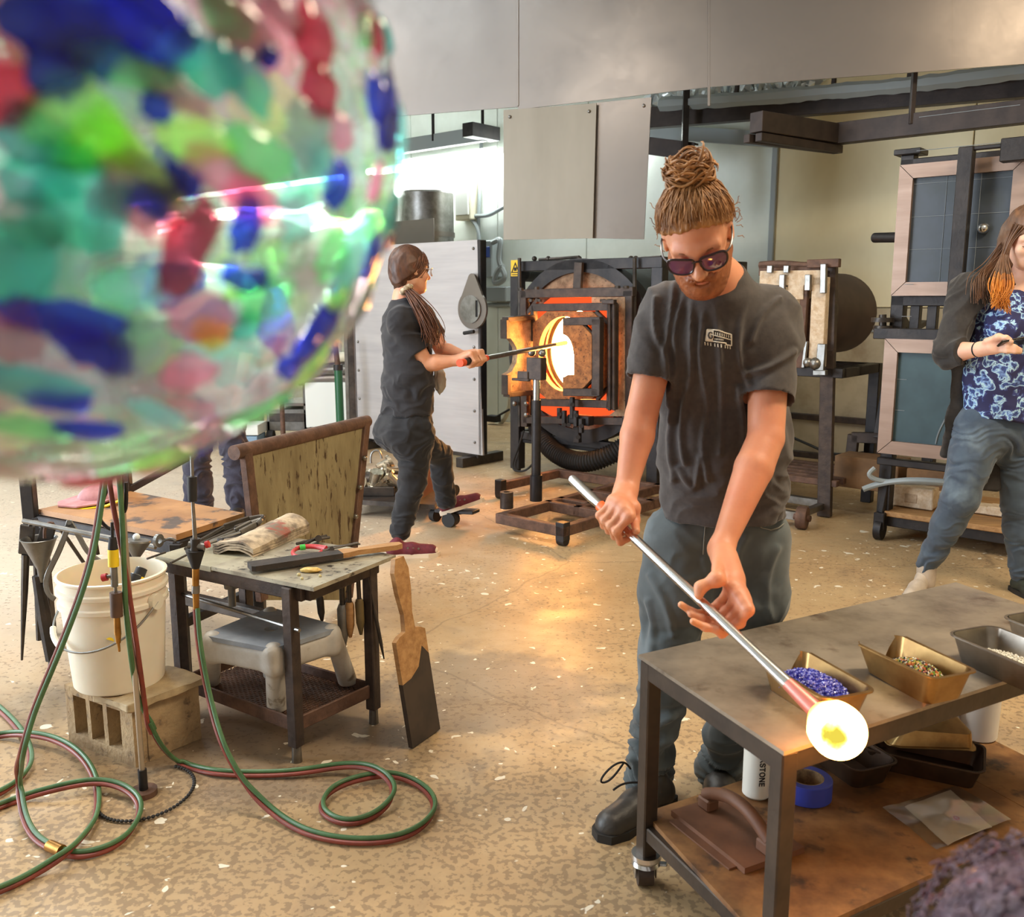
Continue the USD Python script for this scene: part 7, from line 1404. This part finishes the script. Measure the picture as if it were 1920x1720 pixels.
# hair
br1 = hair_mat('brown_hair', (96, 62, 44), (62, 38, 28)); rule1 = lambda q: np.maximum(-(q[..., 2] - (.0 + .85 * q[..., 1] - .10 * (q[..., 1] < -.02) * 0)), -(q[..., 2] + .12))
d = H1.hair(SD(), .016, rule1); d.cap(H1.w(.0, -.055, -.06), H1.w(.03, -.045, -.10), .045, .03, .03)
m_ = smoothed(d.mesh(.005), 2); disp(m_, lambda v: .004 * (ridge(H1.loc(v), (40, 14, 14), 51, .05) - .6)); obj('hair', m_, br1, w1, smooth=True)
o = MB(); tie = Y(762, 543, 4.84)
for k in range(150):
    j_ = rng.normal(size=3); path = [tie + j_ * .008, Y(778, 562, 4.80) + j_ * .014, Y(796, 590, 4.775) + j_ * .020, Y(808, 618, 4.78) + j_ * .022, Y(812 + rng.normal() * 4, 636 + rng.uniform(-10, 10), 4.79) + j_ * .02]
    o.tube(spline(path, 12), .0032 * np.linspace(1, .4, 12), 4)
for k in range(110):                                   # combed strands over the skull towards the hair tie
    a0 = rng.uniform(-2.6, 2.6); tt = np.linspace(0, 1, 8); s_ = V(.086 * math.sin(a0), .105 * math.cos(a0) - .012, .03 + .085 * math.cos(a0) + rng.uniform(0, .03)); e_ = H1.loc(tie) + rng.normal(size=3) * .008
    q = s_ + (e_ - s_) * tt[:, None]; q = q - V(0, -.014, .026); rr = np.linalg.norm(q / V(.090, .114, .104), axis=1)[:, None]; q = q / np.maximum(rr, .4) * (1 + .015 * rng.random()) + V(0, -.014, .026); o.tube(H1.C + H1.k * q @ H1.R, .0018, 4)
obj('ponytail', o, hair_mat('brown_hair_b', (124, 76, 50), (74, 44, 30)), w1, smooth=True, kind='stuff')
o = MB(); tx = unit(V(.6, -.2, -.8))
for k in range(16): a0 = k * math.pi / 8; q = tie + frame(tx)[0] * .026 * math.cos(a0) + frame(tx)[1] * .026 * math.sin(a0); o.ball(q, .0125 + .003 * (k % 2), 1)
obj('scrunchie', o, mat('scrunchie', (206, 190, 160), (120, 96, 76), 60, .8), w1)
o = MB().tube(spline([H1.w(-.062, .088, .012), H1.w(-.05, .104, .022), H1.w(-.03, .112, .016), H1.w(-.022, .112, -.008), H1.w(-.045, .108, -.02), H1.w(-.06, .094, -.01)], 24, closed=True), .0028, 6, closed=True).tube([H1.w(-.062, .088, .012), H1.w(-.08, .0, .01)], .0022)
o.tube(spline([H1.w(.062, .088, .012), H1.w(.05, .104, .022), H1.w(.03, .112, .016), H1.w(.022, .112, -.008), H1.w(.045, .108, -.02), H1.w(.06, .094, -.01)], 24, closed=True), .0028, 6, closed=True)
obj('glasses', o, mat('clear_frame', (210, 206, 214), rough=.2), w1)
rg = thing('white_rag', 'pale cloth rag tucked at the waist of the woman at the furnace', 'cloth', Y(822, 715, 4.9)); m_ = trimesh.creation.icosphere(3, 1.0); v = np.array(m_.vertices); v *= (1 + .5 * (meshkit.fbm(v * 2.5 + 3, 3)[:, None] - .5)); m_.vertices = v * V(.035, .03, .075) + Y(824, 712, 4.98); obj('cloth', m_, mat('rag', (190, 186, 176), (160, 156, 148), 9, .9), rg, smooth=True)
# ---------------------------------------------------------------- woman with a phone at the right edge
w2 = thing('person', 'woman in blue floral top, black cardigan and jeans looking down at a phone, right edge', 'person', at_z(1880, 1105, 0))
yw = 4.08; H2 = Head(Y(1927, 446, yw - .08), V(-.14, -.85, -.40), V(-.05, -.3, 1), 1.0)
c2_ = Y(1898, 610, yw); b2_ = Y(1886, 700, yw); p2_ = Y(1876, 785, yw + .02); n2_ = Y(1922, 520, yw)
s2R, s2L = Y(1815, 548, yw + .01), Y(1990, 545, yw + .02); e2R, e2L = Y(1777, 662, yw - .03), Y(2020, 660, yw - .02); w2R, w2L = Y(1838, 655, yw - .20), Y(1975, 660, yw - .2)
d = SD(); H2.add(d, .95); d.cap(H2.w(0, -.03, -.05), n2_ - EZ * .02, .045, .05, .03); d.cap(n2_, c2_, .06, .09, .05); d.cap(c2_, b2_, .09, .09, .05); d.cap(n2_ - EZ * .05, s2R, .05, .05, .04); d.cap(n2_ - EZ * .05, s2L, .05, .05, .04)
for a, e, w in ((s2R, e2R, w2R), (s2L, e2L, w2L)): d.cap(a, e, .05, .045, .02); m_ = e + (w - e) * .35; d.cap(e, m_, .045, .044, .005); d.cap(m_, w, .044, .027, .005)
ph = Y(1905, 641, yw - .30); phx = unit(V(.90, -.05, .16)); phy = unit(V(-.05, -.75, .4))
for i in range(4):
    K = Y(1868, 636 + 7 * i, yw - .27) ; Pp = Y(1888, 636 + 7.5 * i, yw - .31); Q = Y(1903, 645 + 5 * i, yw - .32)
    if i == 0: finger(d, [K, Y(1886, 633, yw - .315), Y(1897, 641, yw - .325)], .0105, .0085)
    else: finger(d, [K, Pp, Q, Y(1913, 652 + 3 * i, yw - .315)], .0098, .0075)
    d.cap(w2R, K, .019, .0125, .014)
d.cap(w2R, Y(1858, 652, yw - .25), .027, .026, .02); finger(d, [Y(1850, 640, yw - .25), Y(1872, 632, yw - .29), Y(1892, 637, yw - .315)], .014, .0095, .012)
obj('body', smoothed(d.mesh(.0045), 3), skinP, w2, smooth=True)
lipm = mat('lip_pink', (196, 112, 104), rough=.45); obj('lips', MB().tube(spline([H2.w(-.018, .092, -.058), H2.w(0, .098, -.061), H2.w(.018, .092, -.058)], 10), .0042 * np.sin(np.linspace(.5, 2.64, 10)), 6), lipm, w2, smooth=True)
for e in (-1, 1): obj('eyelash', MB().tube(spline([H2.w(e * .018, .087, -.004), H2.w(e * .031, .089, -.009), H2.w(e * .043, .083, -.004)], 10), .0014, 5), mat(f'lash{e + 1}', (60, 40, 34), rough=.6), w2); obj('eyebrow', MB().tube(spline([H2.w(e * .014, .091, .022), H2.w(e * .03, .087, .028), H2.w(e * .047, .073, .022)], 10), .0028 * np.sin(np.linspace(.6, 2.7, 10)), 6), br1, w2)
# top
fl2 = (V(0, 1, 0), .78); d = SD(); hem2 = Y(1880, 785, yw)
d.cap(c2_, b2_, .165, .165, .05, fl2); d.cap(b2_, hem2 - EZ * .05, .165, .175, .05, fl2); d.cap(n2_ - EZ * .09, c2_, .08, .13, .05, fl2); d.cap(c2_ + V(-.07, -.09, -.02), c2_ + V(.08, -.09, -.02), .08, .08, .06); d.cap(s2R + V(.05, 0, -.03), s2L - V(.05, 0, .03), .055, .055, .05)
d.fn(lambda P: hem2[2] - .03 * np.sin(P[..., 0] * 20) * .3 - P[..., 2], hem2 - V(.3, .25, .3), hem2 + V(.3, .25, .015)); d.cap(n2_ + V(0, -.03, -.02), n2_ + EZ * .1, .062, .08, .01, None, 's')
fm = {'tc': ('texture_coordinate', {}), 'v': ('voronoi_texture', {'scale': 22.0, 'feature': 'smooth_f1', 'smoothness': .3}), 'n': ('noise_texture', {'scale': 26.0, 'detail': 4.0, 'distortion': 1.4}), 'a': ('math', {'math_type': 'multiply_add', 'value2': .8}), 'r': ('rgb_ramp', {'ramp': [(0, lin((26, 26, 46))), (.45, lin((34, 36, 66))), (.56, lin((62, 84, 150))), (.64, lin((40, 46, 92))), (.74, lin((110, 142, 200))), (.82, lin((176, 214, 228))), (.9, lin((60, 70, 130))), (1, lin((40, 40, 80)))]}), 'p': ('principled_bsdf', {'roughness': .85})}
flor = usdkit.material(stage, '/World/Looks/blue_floral', fm, [('tc.object', 'v.vector'), ('tc.object', 'n.vector'), ('v.distance', 'a.value1'), ('n.fac', 'a.value3'), ('a.value', 'r.fac'), ('r.color', 'p.base_color')], surface='p.BSDF')
m_ = smoothed(d.mesh(.006), 3); disp(m_, lambda v: (ridge(v, (9, 9, 5), 61, .2) - .6) * .012); obj('floral_top', m_, flor, w2, smooth=True)
# cardigan: sleeves, back and the open front edges, cut away in front
d = SD()
for a, e, w, f_ in ((s2R, e2R, w2R, .50), (s2L, e2L, w2L, .5)):
    q = e + (w - e) * f_; ax = unit(w - e); d.cap(a, e, .070, .062, .03); d.cutcap(e, q + ax * .05, .062, .053, q, ax, .02)
d.cap(s2R, s2L, .072, .072, .05); d.cap(c2_ + V(0, .035, 0), b2_ + V(0, .045, -.05), .172, .18, .05, fl2); d.cap(b2_ + V(0, .05, -.05), p2_ + V(0, .06, -.16), .18, .185, .05, fl2); d.cap(s2R + V(.02, -.02, -.06), Y(1800, 790, yw - .02), .065, .05, .06); d.cap(Y(1800, 790, yw), Y(1772, 850, yw + .04), .05, .02, .05)
cxm = lambda z: 0 * z
def open_front(P):                                     # opening widens towards the hem
    x = P[..., 0]; z = P[..., 2]; y = P[..., 1]; left = np.interp(z, [.55, .95, 1.25, 1.42], [1.86, 1.89, 1.965, 2.13]) ; hw_ = .3
    return np.where((y < yw + .02), np.minimum(x - left, (left + .62) - x), -1.0)
lo_, hi_ = V(1.6, yw - .35, .4), V(2.9, yw + .02, 1.40)
d.fn(open_front, lo_, hi_); d.cap(n2_ - EZ * .02, n2_ + V(0, -.02, .1), .075, .09, .02, None, 's')
for (a, e, w, f_) in ((s2R, e2R, w2R, .5),): q = e + (w - e) * f_; ax = unit(w - e); d.cutcap(e, q + ax * .05, .062, .053, q, ax, .02); d.cap(a, e, .070, .062, .02)
m_ = smoothed(d.mesh(.006), 3); disp(m_, lambda v: (ridge(v, (7, 7, 9), 71, .2) - .6) * .012); obj('cardigan', m_, cloth('black_knit', (50, 46, 44), (40, 37, 36)), w2, smooth=True)
# jeans, feet
h2R, h2L = Y(1836, 800, yw), Y(1912, 800, yw + .03); k2R, k2L = Y(1800, 935, yw - .06), Y(1912, 945, yw + .02); a2R, a2L = Y(1738, 1062, yw + .06), Y(1914, 1076, yw + .05)
d = SD(); d.cap(p2_ + EZ * .04, p2_ - EZ * .03, .145, .160, .05, fl2)
for h_, k_, a_ in ((h2R, k2R, a2R), (h2L, k2L, a2L)): d.cap(h_, k_, .108, .078, .05); d.cap(k_, k_ + (a_ - k_) * .35, .078, .070, .02); d.cap(k_ + (a_ - k_) * .35, a_, .070, .046, .02)
m_ = smoothed(d.mesh(.006), 3); disp(m_, lambda v: (ridge(v, (5, 5, 20), 81, .3) - .6) * .010 * np.clip((v[:, 2] - .45) / .15, .4, 1) * np.clip((.86 - v[:, 2]) / .12, .15, 1) + (ridge(v, (4, 4, 16), 83, .3) - .6) * .010 * np.clip((.35 - v[:, 2]) / .1, 0, 1)); obj('jeans', m_, mat('denim_blue', (76, 92, 108), (54, 66, 84), 5, .85, 0, c3=(104, 120, 132), sc3=5, lo3=.55, hi3=.75, sheen_weight=.2), w2, smooth=True)
greyS = mat('pale_shoe', (186, 172, 156), (170, 156, 142), 20, .8); ft = at_z(1712, 1118, 0)
fh_ = V(a2R[0] + .01, a2R[1] + .03, .03); ftt = V(ft[0] - .0, ft[1] - .02, .0); ftt = fh_ * V(1, 1, 0) + unit((ftt - fh_) * V(1, 1, 0)) * .235
shoe(w2, fh_ * V(1, 1, 0), ftt, greyS, mat('grey_sole', (150, 140, 128), rough=.7), .040, .07); d = SD(); d.cap(a2R - EZ * .01, V(a2R[0], a2R[1] + .0, .05), .044, .042, .02); obj('sock', d.mesh(.006), greyS, w2, smooth=True)
fh_ = V(a2L[0], a2L[1] + .05, 0); shoe(w2, fh_, fh_ + V(.03, -.24, 0), mat('dark_green_shoe', (62, 68, 52), (44, 46, 40), 24, .7), solB, .042, .07)
# hair with copper ends
cop = mat('copper_hair', (216, 138, 48), (170, 98, 36), 40, .5, 0, stretch=(1, 1, .35)); lb = hair_mat('light_brown_hair', (120, 86, 62), (84, 58, 42))
rule2 = lambda q: np.maximum(-(q[..., 2] - (-.02 + 1.0 * q[..., 1] - .5 * np.maximum(np.abs(q[..., 0]) - .03, 0))), -(q[..., 2] + .14))
d = H2.hair(SD(), .016, rule2); d.cap(H2.w(-.02, -.06, -.02), H2.w(-.03, -.06, -.13), .07, .06, .04)
m_ = smoothed(d.mesh(.005), 2); disp(m_, lambda v: .005 * (ridge(H2.loc(v), (40, 14, 12), 91, .05) - .6)); obj('hair', m_, lb, w2, smooth=True)
o, oc_ = MB(), MB()
for k in range(130):
    j_ = rng.normal(size=3) * V(1, .6, .4); ex = 1878 + rng.uniform(-22, 18); ey = 578 + rng.uniform(-16, 8) + (ex - 1878) * .3
    pth = spline([H2.w(-.05 + .012 * j_[0], .03 + .03 * j_[1], .075), H2.w(-.083 + .004 * j_[0], .035 + .02 * j_[1], .0), Y(1882 + 5 * j_[0], 500, yw - .12 + .012 * j_[1]), Y(1880 + 9 * j_[0], 540, yw - .155 + .01 * j_[1]), Y(ex, ey, yw - .16 + .01 * j_[1])], 16)
    o.tube(pth[:11], .0030, 4); oc_.tube(pth[9:], .0034 * np.linspace(1, .35, 7), 4)
for k in range(60):
    j_ = rng.normal(size=3); o.tube(spline([H2.w(-.075, -.03, -.02) + j_ * .01, Y(1858 + 6 * j_[0], 500 + 4 * j_[1], yw - .02), Y(1838 + 8 * j_[0], 524 + 6 * j_[1], yw - .075), Y(1838 + 10 * j_[0], 560 + 8 * j_[1], yw - .10)], 12), .0028 * np.linspace(1, .4, 12), 4)
obj('hair_strands', o, lb, w2, smooth=True, kind='stuff'); obj('copper_ends', oc_, cop, w2, smooth=True, kind='stuff', label='bright copper orange hair ends')
wa = unit(w2R - e2R); obj('wristband', MB().lathe([(.030, -.004), (.033, -.004), (.033, .004), (.030, .004), (.030, -.004)], w2R - wa * .012, wa, 24), MT['black_rubber'], w2)
pn = thing('phone', 'black smartphone held by the woman at the right edge', 'phone', ph); phz = np.cross(phx, phy); obj('phone_body', MB().box(ph, (.145, .072, .009), (phx, phy, phz), .004), mat('phone_black', (26, 26, 30), rough=.25), pn); obj('phone_screen', MB().box(ph + phz * .005, (.135, .064, .001), (phx, phy, phz), .0003), mat('phone_glass', (40, 44, 52), rough=.08), pn)
# ---------------------------------------------------------------- standing visitor behind the glass ball
w3 = thing('person', 'person in dark navy trousers standing behind the glass ball, mostly hidden by it', 'person', at_z(400, 950, 0))
q1_, q2_ = at_z(372, 968, 0), at_z(452, 972, 0); mid3 = (q1_ + q2_) / 2; fw3 = V(.1, -1, 0); H3 = Head(mid3 + EZ * 1.52 + V(0, -.03, 0), V(.3, -1, -.1), EZ, 1.0)
d = SD(); H3.add(d); n3 = mid3 + EZ * 1.36; d.cap(H3.w(0, -.03, -.05), n3, .05, .055, .03); d.cap(n3, n3 - EZ * .3, .07, .1, .05)
for e in (-1, 1): sh_ = n3 + V(e * .17, 0, -.05); el_ = sh_ + V(e * .05, 0, -.27); wr = el_ + V(-e * .02, -.12, -.2); d.cap(n3 - EZ * .05, sh_, .05, .05, .04); d.cap(sh_, el_, .048, .04, .02); d.cap(el_, wr, .04, .027, .01); hd = wr + V(0, -.035, -.07); d.cap(wr, hd, .027, .034, .02, (V(1, 0, 0), .7)); [finger(d, [hd + V(0, .026 - .018 * k, 0), hd + V(-e * .008, .024 - .018 * k, -.04), hd + V(-e * .022, .02 - .018 * k, -.066 + .006 * abs(k - 1))], .0095, .0075) for k in range(4)]; finger(d, [wr + V(0, -.02, -.03), hd + V(-e * .014, -.035, -.01), hd + V(-e * .02, -.04, -.035)], .012, .009, .01)
obj('body', smoothed(d.mesh(.007), 2), skinW, w3, smooth=True)
d = SD(); d.cap(n3 - EZ * .12, n3 - EZ * .45, .15, .15, .05, (V(0, 1, 0), .72)); d.cap(n3 + V(-.16, 0, -.07), n3 + V(.16, 0, -.07), .062, .062, .05); d.cap(n3 - EZ * .45, n3 - EZ * .62, .172, .18, .05, (V(0, 1, 0), .84))
for e in (-1, 1): sh_ = n3 + V(e * .17, 0, -.05); d.cap(sh_, sh_ + V(e * .05, 0, -.24), .064, .058, .03)
obj('shirt', smoothed(d.mesh(.008), 2), cloth('dark_red_shirt', (96, 44, 46), (80, 36, 40)), w3, smooth=True)
d = SD(); pz3 = mid3 + EZ * .80; d.cap(pz3 - EZ * .02, pz3 + EZ * .0, .150, .150, .05, (V(0, 1, 0), .8))
for e, q in ((-1, q1_), (1, q2_)): kk = V(q[0] * .9 + mid3[0] * .1, q[1], .42); d.cap(pz3 + V(e * .08, 0, -.03), kk, .10, .082, .05); d.cap(kk, V(q[0], q[1] + .02, .05), .082, .088, .03)
m_ = smoothed(d.mesh(.007), 2); disp(m_, lambda v: (ridge(v, (5, 5, 14), 95, .3) - .6) * .02); obj('trousers', m_, cloth('navy_trousers', (50, 46, 62), (40, 38, 52)), w3, smooth=True)
for q in (q1_, q2_): shoe(w3, q + V(0, .08, 0), q + V(0, -.19, 0), shB_, solB, .045, .07)
d = H3.hair(SD(), .015, rule1); obj('hair', d.mesh(.006), br1, w3, smooth=True)
# ---------------------------------------------------------------- seated visitor, only the dark fuzzy hair in the corner
w4 = thing('person', 'person seated in front, only dark fuzzy purple brown hair in the lower right corner', 'person', Y(1900, 1790, .62))
hc = Y(1935, 1885, .62); H4 = Head(hc, V(.1, 1, -.05), EZ, .86); d = SD(); H4.add(d); nk4 = hc - EZ * .17; d.cap(H4.w(0, -.03, -.05), nk4, .045, .05, .03); d.cap(nk4, nk4 - EZ * .3, .06, .1, .05)
for e in (-1, 1): d.cap(nk4, nk4 + V(e * .15, 0, -.06), .05, .05, .04)
obj('body', smoothed(d.mesh(.006), 2), skinW, w4, smooth=True)
d = SD(); d.cap(nk4 - EZ * .08, nk4 - EZ * .4, .13, .14, .05, (V(0, 1, 0), .7)); d.cap(nk4 + V(-.14, 0, -.06), nk4 + V(.14, 0, -.06), .06, .06, .05); obj('sweater', smoothed(d.mesh(.008), 2), blkM, w4, smooth=True)
fz = hair_mat('fuzzy_dark_hair', (118, 94, 106), (70, 54, 66)); d = H4.hair(SD(), .022, lambda q: np.maximum(-(q[..., 2] - (-.05 + .9 * q[..., 1])), -(q[..., 2] + .13))); m_ = d.mesh(.005); disp(m_, lambda v: .008 * (meshkit.fbm(v * 70, 3) - .4)); obj('hair', m_, fz, w4, smooth=True)
o, o2 = MB(), MB()
for k in range(1500):
    n_ = unit(rng.normal(size=3) + V(-.2, -.2, .4)); q = H4.w(*(n_ * V(.095, .118, .108) + V(0, -.014, .03))); t_ = unit(rng.normal(size=3)); t_ -= n_ @ H4.R * (t_ @ (n_ @ H4.R)); nn = n_ @ H4.R; b2 = np.cross(nn, t_); r_ = rng.uniform(.004, .008); tt = np.linspace(0, rng.uniform(3, 7), 8)
    pth = q + nn * (.002 + .004 * tt[:, None] * rng.uniform(.1, .5)) + r_ * (np.cos(tt)[:, None] * t_ + np.sin(tt)[:, None] * b2); (o if k % 5 else o2).tube(pth, .0009, 3)
obj('fuzzy_curls', o, fz, w4, smooth=True, kind='stuff'); obj('fuzzy_curls', o2, hair_mat('fuzzy_hair_red', (120, 70, 84), (90, 56, 66)), w4, smooth=True, kind='stuff')
# ================================================================ the big blown glass ball hanging close to the viewer
BD = .40; bcn = OC + unit(ray(86, 232)) * BD * 1.0
bcn = OC + ray(84, 244) * BD; BRd = 655 / F * BD * 1.0
BRd = BD * .384
ball = thing('glass_ball', 'large clear blown glass ball with coloured frit chips, hanging close in the upper left', 'ornament', bcn)
def shell_mat(n, c, tint, gl=.5, bumpsc=14., bumpst=.25):
    nd = {'tc': ('texture_coordinate', {}), 'n': ('noise_texture', {'scale': bumpsc, 'detail': 2.0, 'distortion': .6}), 'b': ('bump', {'strength': bumpst, 'distance': .02}), 't': ('transparent_bsdf', {'color': c}), 'g': ('glossy_bsdf', {'roughness': .03, 'color': (1, 1, 1)}), 'lw': ('layer_weight', {'blend': .5}), 'pw': ('math', {'math_type': 'power', 'value2': 4.0}), 'f': ('math', {'math_type': 'multiply_add', 'value2': .75, 'value3': .035}), 'tr': ('translucent_bsdf', {'color': tint}), 'm0': ('mix_closure', {'fac': gl}), 'm': ('mix_closure', {})}
    return usdkit.material(stage, '/World/Looks/' + n, nd, [('tc.object', 'n.vector'), ('n.fac', 'b.height'), ('b.normal', 'g.normal'), ('b.normal', 'tr.normal'), ('t.BSDF', 'm0.closure1'), ('tr.BSDF', 'm0.closure2'), ('lw.facing', 'pw.value1'), ('pw.value', 'f.value1'), ('f.value', 'm.fac'), ('m0.closure', 'm.closure1'), ('g.BSDF', 'm.closure2')], surface='m.closure')
# clear shell tinted in soft patches
nd = {'tc': ('texture_coordinate', {}), 'n': ('noise_texture', {'scale': 13.0, 'detail': 2.0, 'distortion': .6}), 'nb': ('noise_texture', {'scale': 15.0, 'detail': 1.5, 'distortion': .6}), 'b': ('bump', {'strength': .35, 'distance': .02}),
      'r': ('rgb_ramp', {'ramp': [(0, (.34, .70, .66)), (.34, (.42, .80, .72)), (.41, (.62, .93, .68)), (.46, (.96, .98, .95)), (.55, (.98, .96, .96)), (.60, (.95, .62, .70)), (.66, (.74, .50, .56)), (1, (.45, .55, .90))]}),
      't0': ('transparent_bsdf', {}), 't1': ('refraction_bsdf', {'IOR': 1.07, 'roughness': .0}), 't': ('mix_closure', {'fac': .6}), 'g': ('glossy_bsdf', {'roughness': .04}), 'lw': ('layer_weight', {'blend': .5}), 'pw': ('math', {'math_type': 'power', 'value2': 4.0}), 'f': ('math', {'math_type': 'multiply_add', 'value2': .75, 'value3': .035}), 'tr': ('translucent_bsdf', {}), 'm0': ('mix_closure', {'fac': .10}), 'm': ('mix_closure', {})}
shellm = usdkit.material(stage, '/World/Looks/ball_shell', nd, [('tc.object', 'n.vector'), ('tc.object', 'nb.vector'), ('nb.fac', 'b.height'), ('b.normal', 'g.normal'), ('n.fac', 'r.fac'), ('r.color', 't0.color'), ('r.color', 't1.color'), ('b.normal', 't1.normal'), ('t0.BSDF', 't.closure1'), ('t1.BSDF', 't.closure2'), ('r.color', 'tr.color'), ('t.closure', 'm0.closure1'), ('tr.BSDF', 'm0.closure2'), ('lw.facing', 'pw.value1'), ('pw.value', 'f.value1'), ('f.value', 'm.fac'), ('m0.closure', 'm.closure1'), ('g.BSDF', 'm.closure2')], surface='m.closure')
m_ = trimesh.creation.icosphere(5, BRd); m_.vertices += bcn; obj('shell', m_, shellm, ball, smooth=True)
obj('neck', MB().lathe([(.03, BRd * .985), (.022, BRd * 1.02), (.02, BRd * 1.12), (.026, BRd * 1.14), (.017, BRd * 1.14), (.016, BRd * 1.0)], bcn, n=32), shellm, ball)
obj('loop', MB().tube(spline([bcn + EZ * BRd * 1.12 + V(.0, .018, 0), bcn + EZ * BRd * 1.28, bcn + EZ * BRd * 1.12 - V(.0, .018, 0)], 14), .004), MT['steel'], ball); obj('cord', MB().tube([bcn + EZ * BRd * 1.26, bcn + EZ * (4.2 - bcn[2])], .003, 6), MT['steel'], ball)
CH_ = {'blue': ((.035, .07, .62), (.05, .1, .75), .28), 'deep_blue': ((.02, .035, .42), (.03, .05, .5), .28), 'green': ((.30, .86, .38), (.4, .9, .45), .25), 'lime': ((.62, .93, .26), (.7, .95, .4), .28), 'teal': ((.16, .60, .54), (.2, .62, .56), .22), 'pink': ((.95, .34, .50), (.95, .45, .58), .25), 'red': ((.62, .06, .12), (.65, .1, .16), .25), 'mauve': ((.45, .26, .28), (.5, .32, .34), .3), 'aqua': ((.40, .86, .84), (.5, .9, .88), .25), 'grey': ((.42, .50, .48), (.48, .54, .52), .3), 'amber': ((.85, .62, .12), (.85, .62, .2), .25)}
chm = {k: shell_mat('chip_' + k, a, b, g) for k, (a, b, g) in CH_.items()}
def chip(c, rx, ry, ang, col, lab=None):
    """lens of coloured glass fused on the ball at unit direction c"""
    f = frame(c, (0.2, .3, 1)); n_ = 16; th = np.linspace(0, 2 * np.pi, n_, endpoint=False); jag = 1 + .28 * rng.normal(size=n_).clip(-1, 1) * .6; ca, sa = math.cos(ang), math.sin(ang)
    x, y = rx * np.cos(th) * jag, ry * np.sin(th) * jag; X, Y_ = x * ca - y * sa, x * sa + y * ca
    ring = []
    for s_, h_ in ((1, .0004), (.82, .0022), (.5, .0032)):
        p = c[None] * BRd + (f[0] * X[:, None] + f[1] * Y_[:, None]) * s_; p = p / np.linalg.norm(p, axis=1, keepdims=True) * (BRd + h_); ring.append(p)
    v = np.vstack(ring + [c[None] * (BRd + .0035)]); F_ = []
    for r_ in range(2):
        for k in range(n_): a, b = r_ * n_ + k, r_ * n_ + (k + 1) % n_; F_ += [(a, b, b + n_), (a, b + n_, a + n_)]
    F_ += [(2 * n_ + k, 2 * n_ + (k + 1) % n_, 3 * n_) for k in range(n_)]
    obj('glass_chip', trimesh.Trimesh(v + bcn, F_, process=False), chm[col], ball, smooth=True)
def onball(px, py):                                     # direction from the ball's centre to its near surface in a picture point
    d_ = unit(ray(px, py)); oc = OC - bcn; b = d_ @ oc; q = b * b - (oc @ oc - BRd ** 2); return unit(OC + d_ * (-b - math.sqrt(max(q, 0))) - bcn)
near = [(100, 50, 62, 50, 'deep_blue'), (150, 40, 70, 60, 'blue'), (260, 50, 62, 46, 'blue'), (295, 20, 60, 30, 'deep_blue'), (105, 135, 32, 36, 'blue'), (205, 115, 70, 28, 'green'), (130, 225, 58, 52, 'lime'), (190, 260, 44, 40, 'lime'), (130, 290, 46, 20, 'teal'), (320, 165, 60, 22, 'mauve'), (292, 200, 20, 22, 'blue'), (370, 265, 52, 24, 'lime'), (500, 105, 22, 18, 'deep_blue'), (385, 120, 50, 38, 'teal'), (460, 150, 54, 34, 'teal'), (590, 75, 44, 52, 'red'), (600, 170, 42, 40, 'red'), (450, 50, 60, 40, 'mauve'), (580, 250, 46, 44, 'grey'), (480, 290, 60, 36, 'green'), (630, 345, 34, 40, 'blue'), (420, 330, 62, 30, 'pink'), (470, 380, 54, 34, 'pink'), (345, 340, 28, 22, 'deep_blue'), (280, 375, 32, 24, 'blue'), (270, 360, 60, 46, 'mauve'), (460, 420, 26, 44, 'blue'), (350, 470, 34, 74, 'red'), (460, 520, 44, 22, 'blue'), (560, 400, 44, 44, 'aqua'), (120, 600, 90, 30, 'blue'), (175, 650, 62, 34, 'deep_blue'), (240, 540, 44, 36, 'aqua'), (380, 600, 60, 40, 'pink'), (390, 625, 40, 26, 'amber'), (350, 700, 46, 34, 'pink'), (500, 560, 52, 40, 'green'), (540, 690, 60, 22, 'blue'), (170, 805, 56, 22, 'blue'), (110, 750, 52, 22, 'blue'), (60, 720, 80, 34, 'teal'), (60, 800, 60, 30, 'green'), (690, 480, 24, 40, 'deep_blue'), (700, 180, 28, 50, 'blue'), (720, 240, 20, 40, 'grey'), (700, 340, 18, 40, 'pink'), (10, 180, 30, 44, 'red'), (60, 260, 40, 40, 'teal'), (75, 340, 50, 30, 'teal'), (160, 400, 60, 60, 'teal'), (420, 30, 40, 30, 'green'), (330, 90, 40, 34, 'aqua'), (250, 300, 70, 22, 'lime'), (620, 480, 40, 40, 'green'), (30, 480, 50, 60, 'teal'), (60, 420, 40, 34, 'grey'), (250, 660, 40, 60, 'grey'), (460, 610, 30, 26, 'teal'), (630, 560, 30, 24, 'lime'), (680, 60, 20, 40, 'green'), (530, 30, 40, 24, 'mauve'), (40, 590, 40, 26, 'pink'), (20, 640, 44, 36, 'mauve'), (300, 780, 70, 18, 'aqua'), (560, 780, 20, 10, 'teal'), (640, 250, 30, 30, 'pink'), (600, 310, 40, 26, 'aqua')]
kpx = BRd / 660.
for x_, y_, rx, ry, col in near: chip(onball(x_, y_), rx * kpx * 1.08, ry * kpx * 1.08, rng.uniform(-.4, .4), col)
cols = ['green', 'teal', 'pink', 'aqua', 'lime', 'blue', 'mauve', 'red', 'grey', 'deep_blue']
pts = []
for k in range(1200):                                   # chips all around the far side, kept apart
    c = unit(rng.normal(size=3))
    if c[1] < -.25 or any(c @ q > .988 for q in pts): continue
    pts.append(c)
    if len(pts) >= 150: break
for k, c in enumerate(pts): chip(c, rng.uniform(.010, .024), rng.uniform(.008, .016), rng.uniform(0, 3), cols[int(rng.integers(len(cols)))])
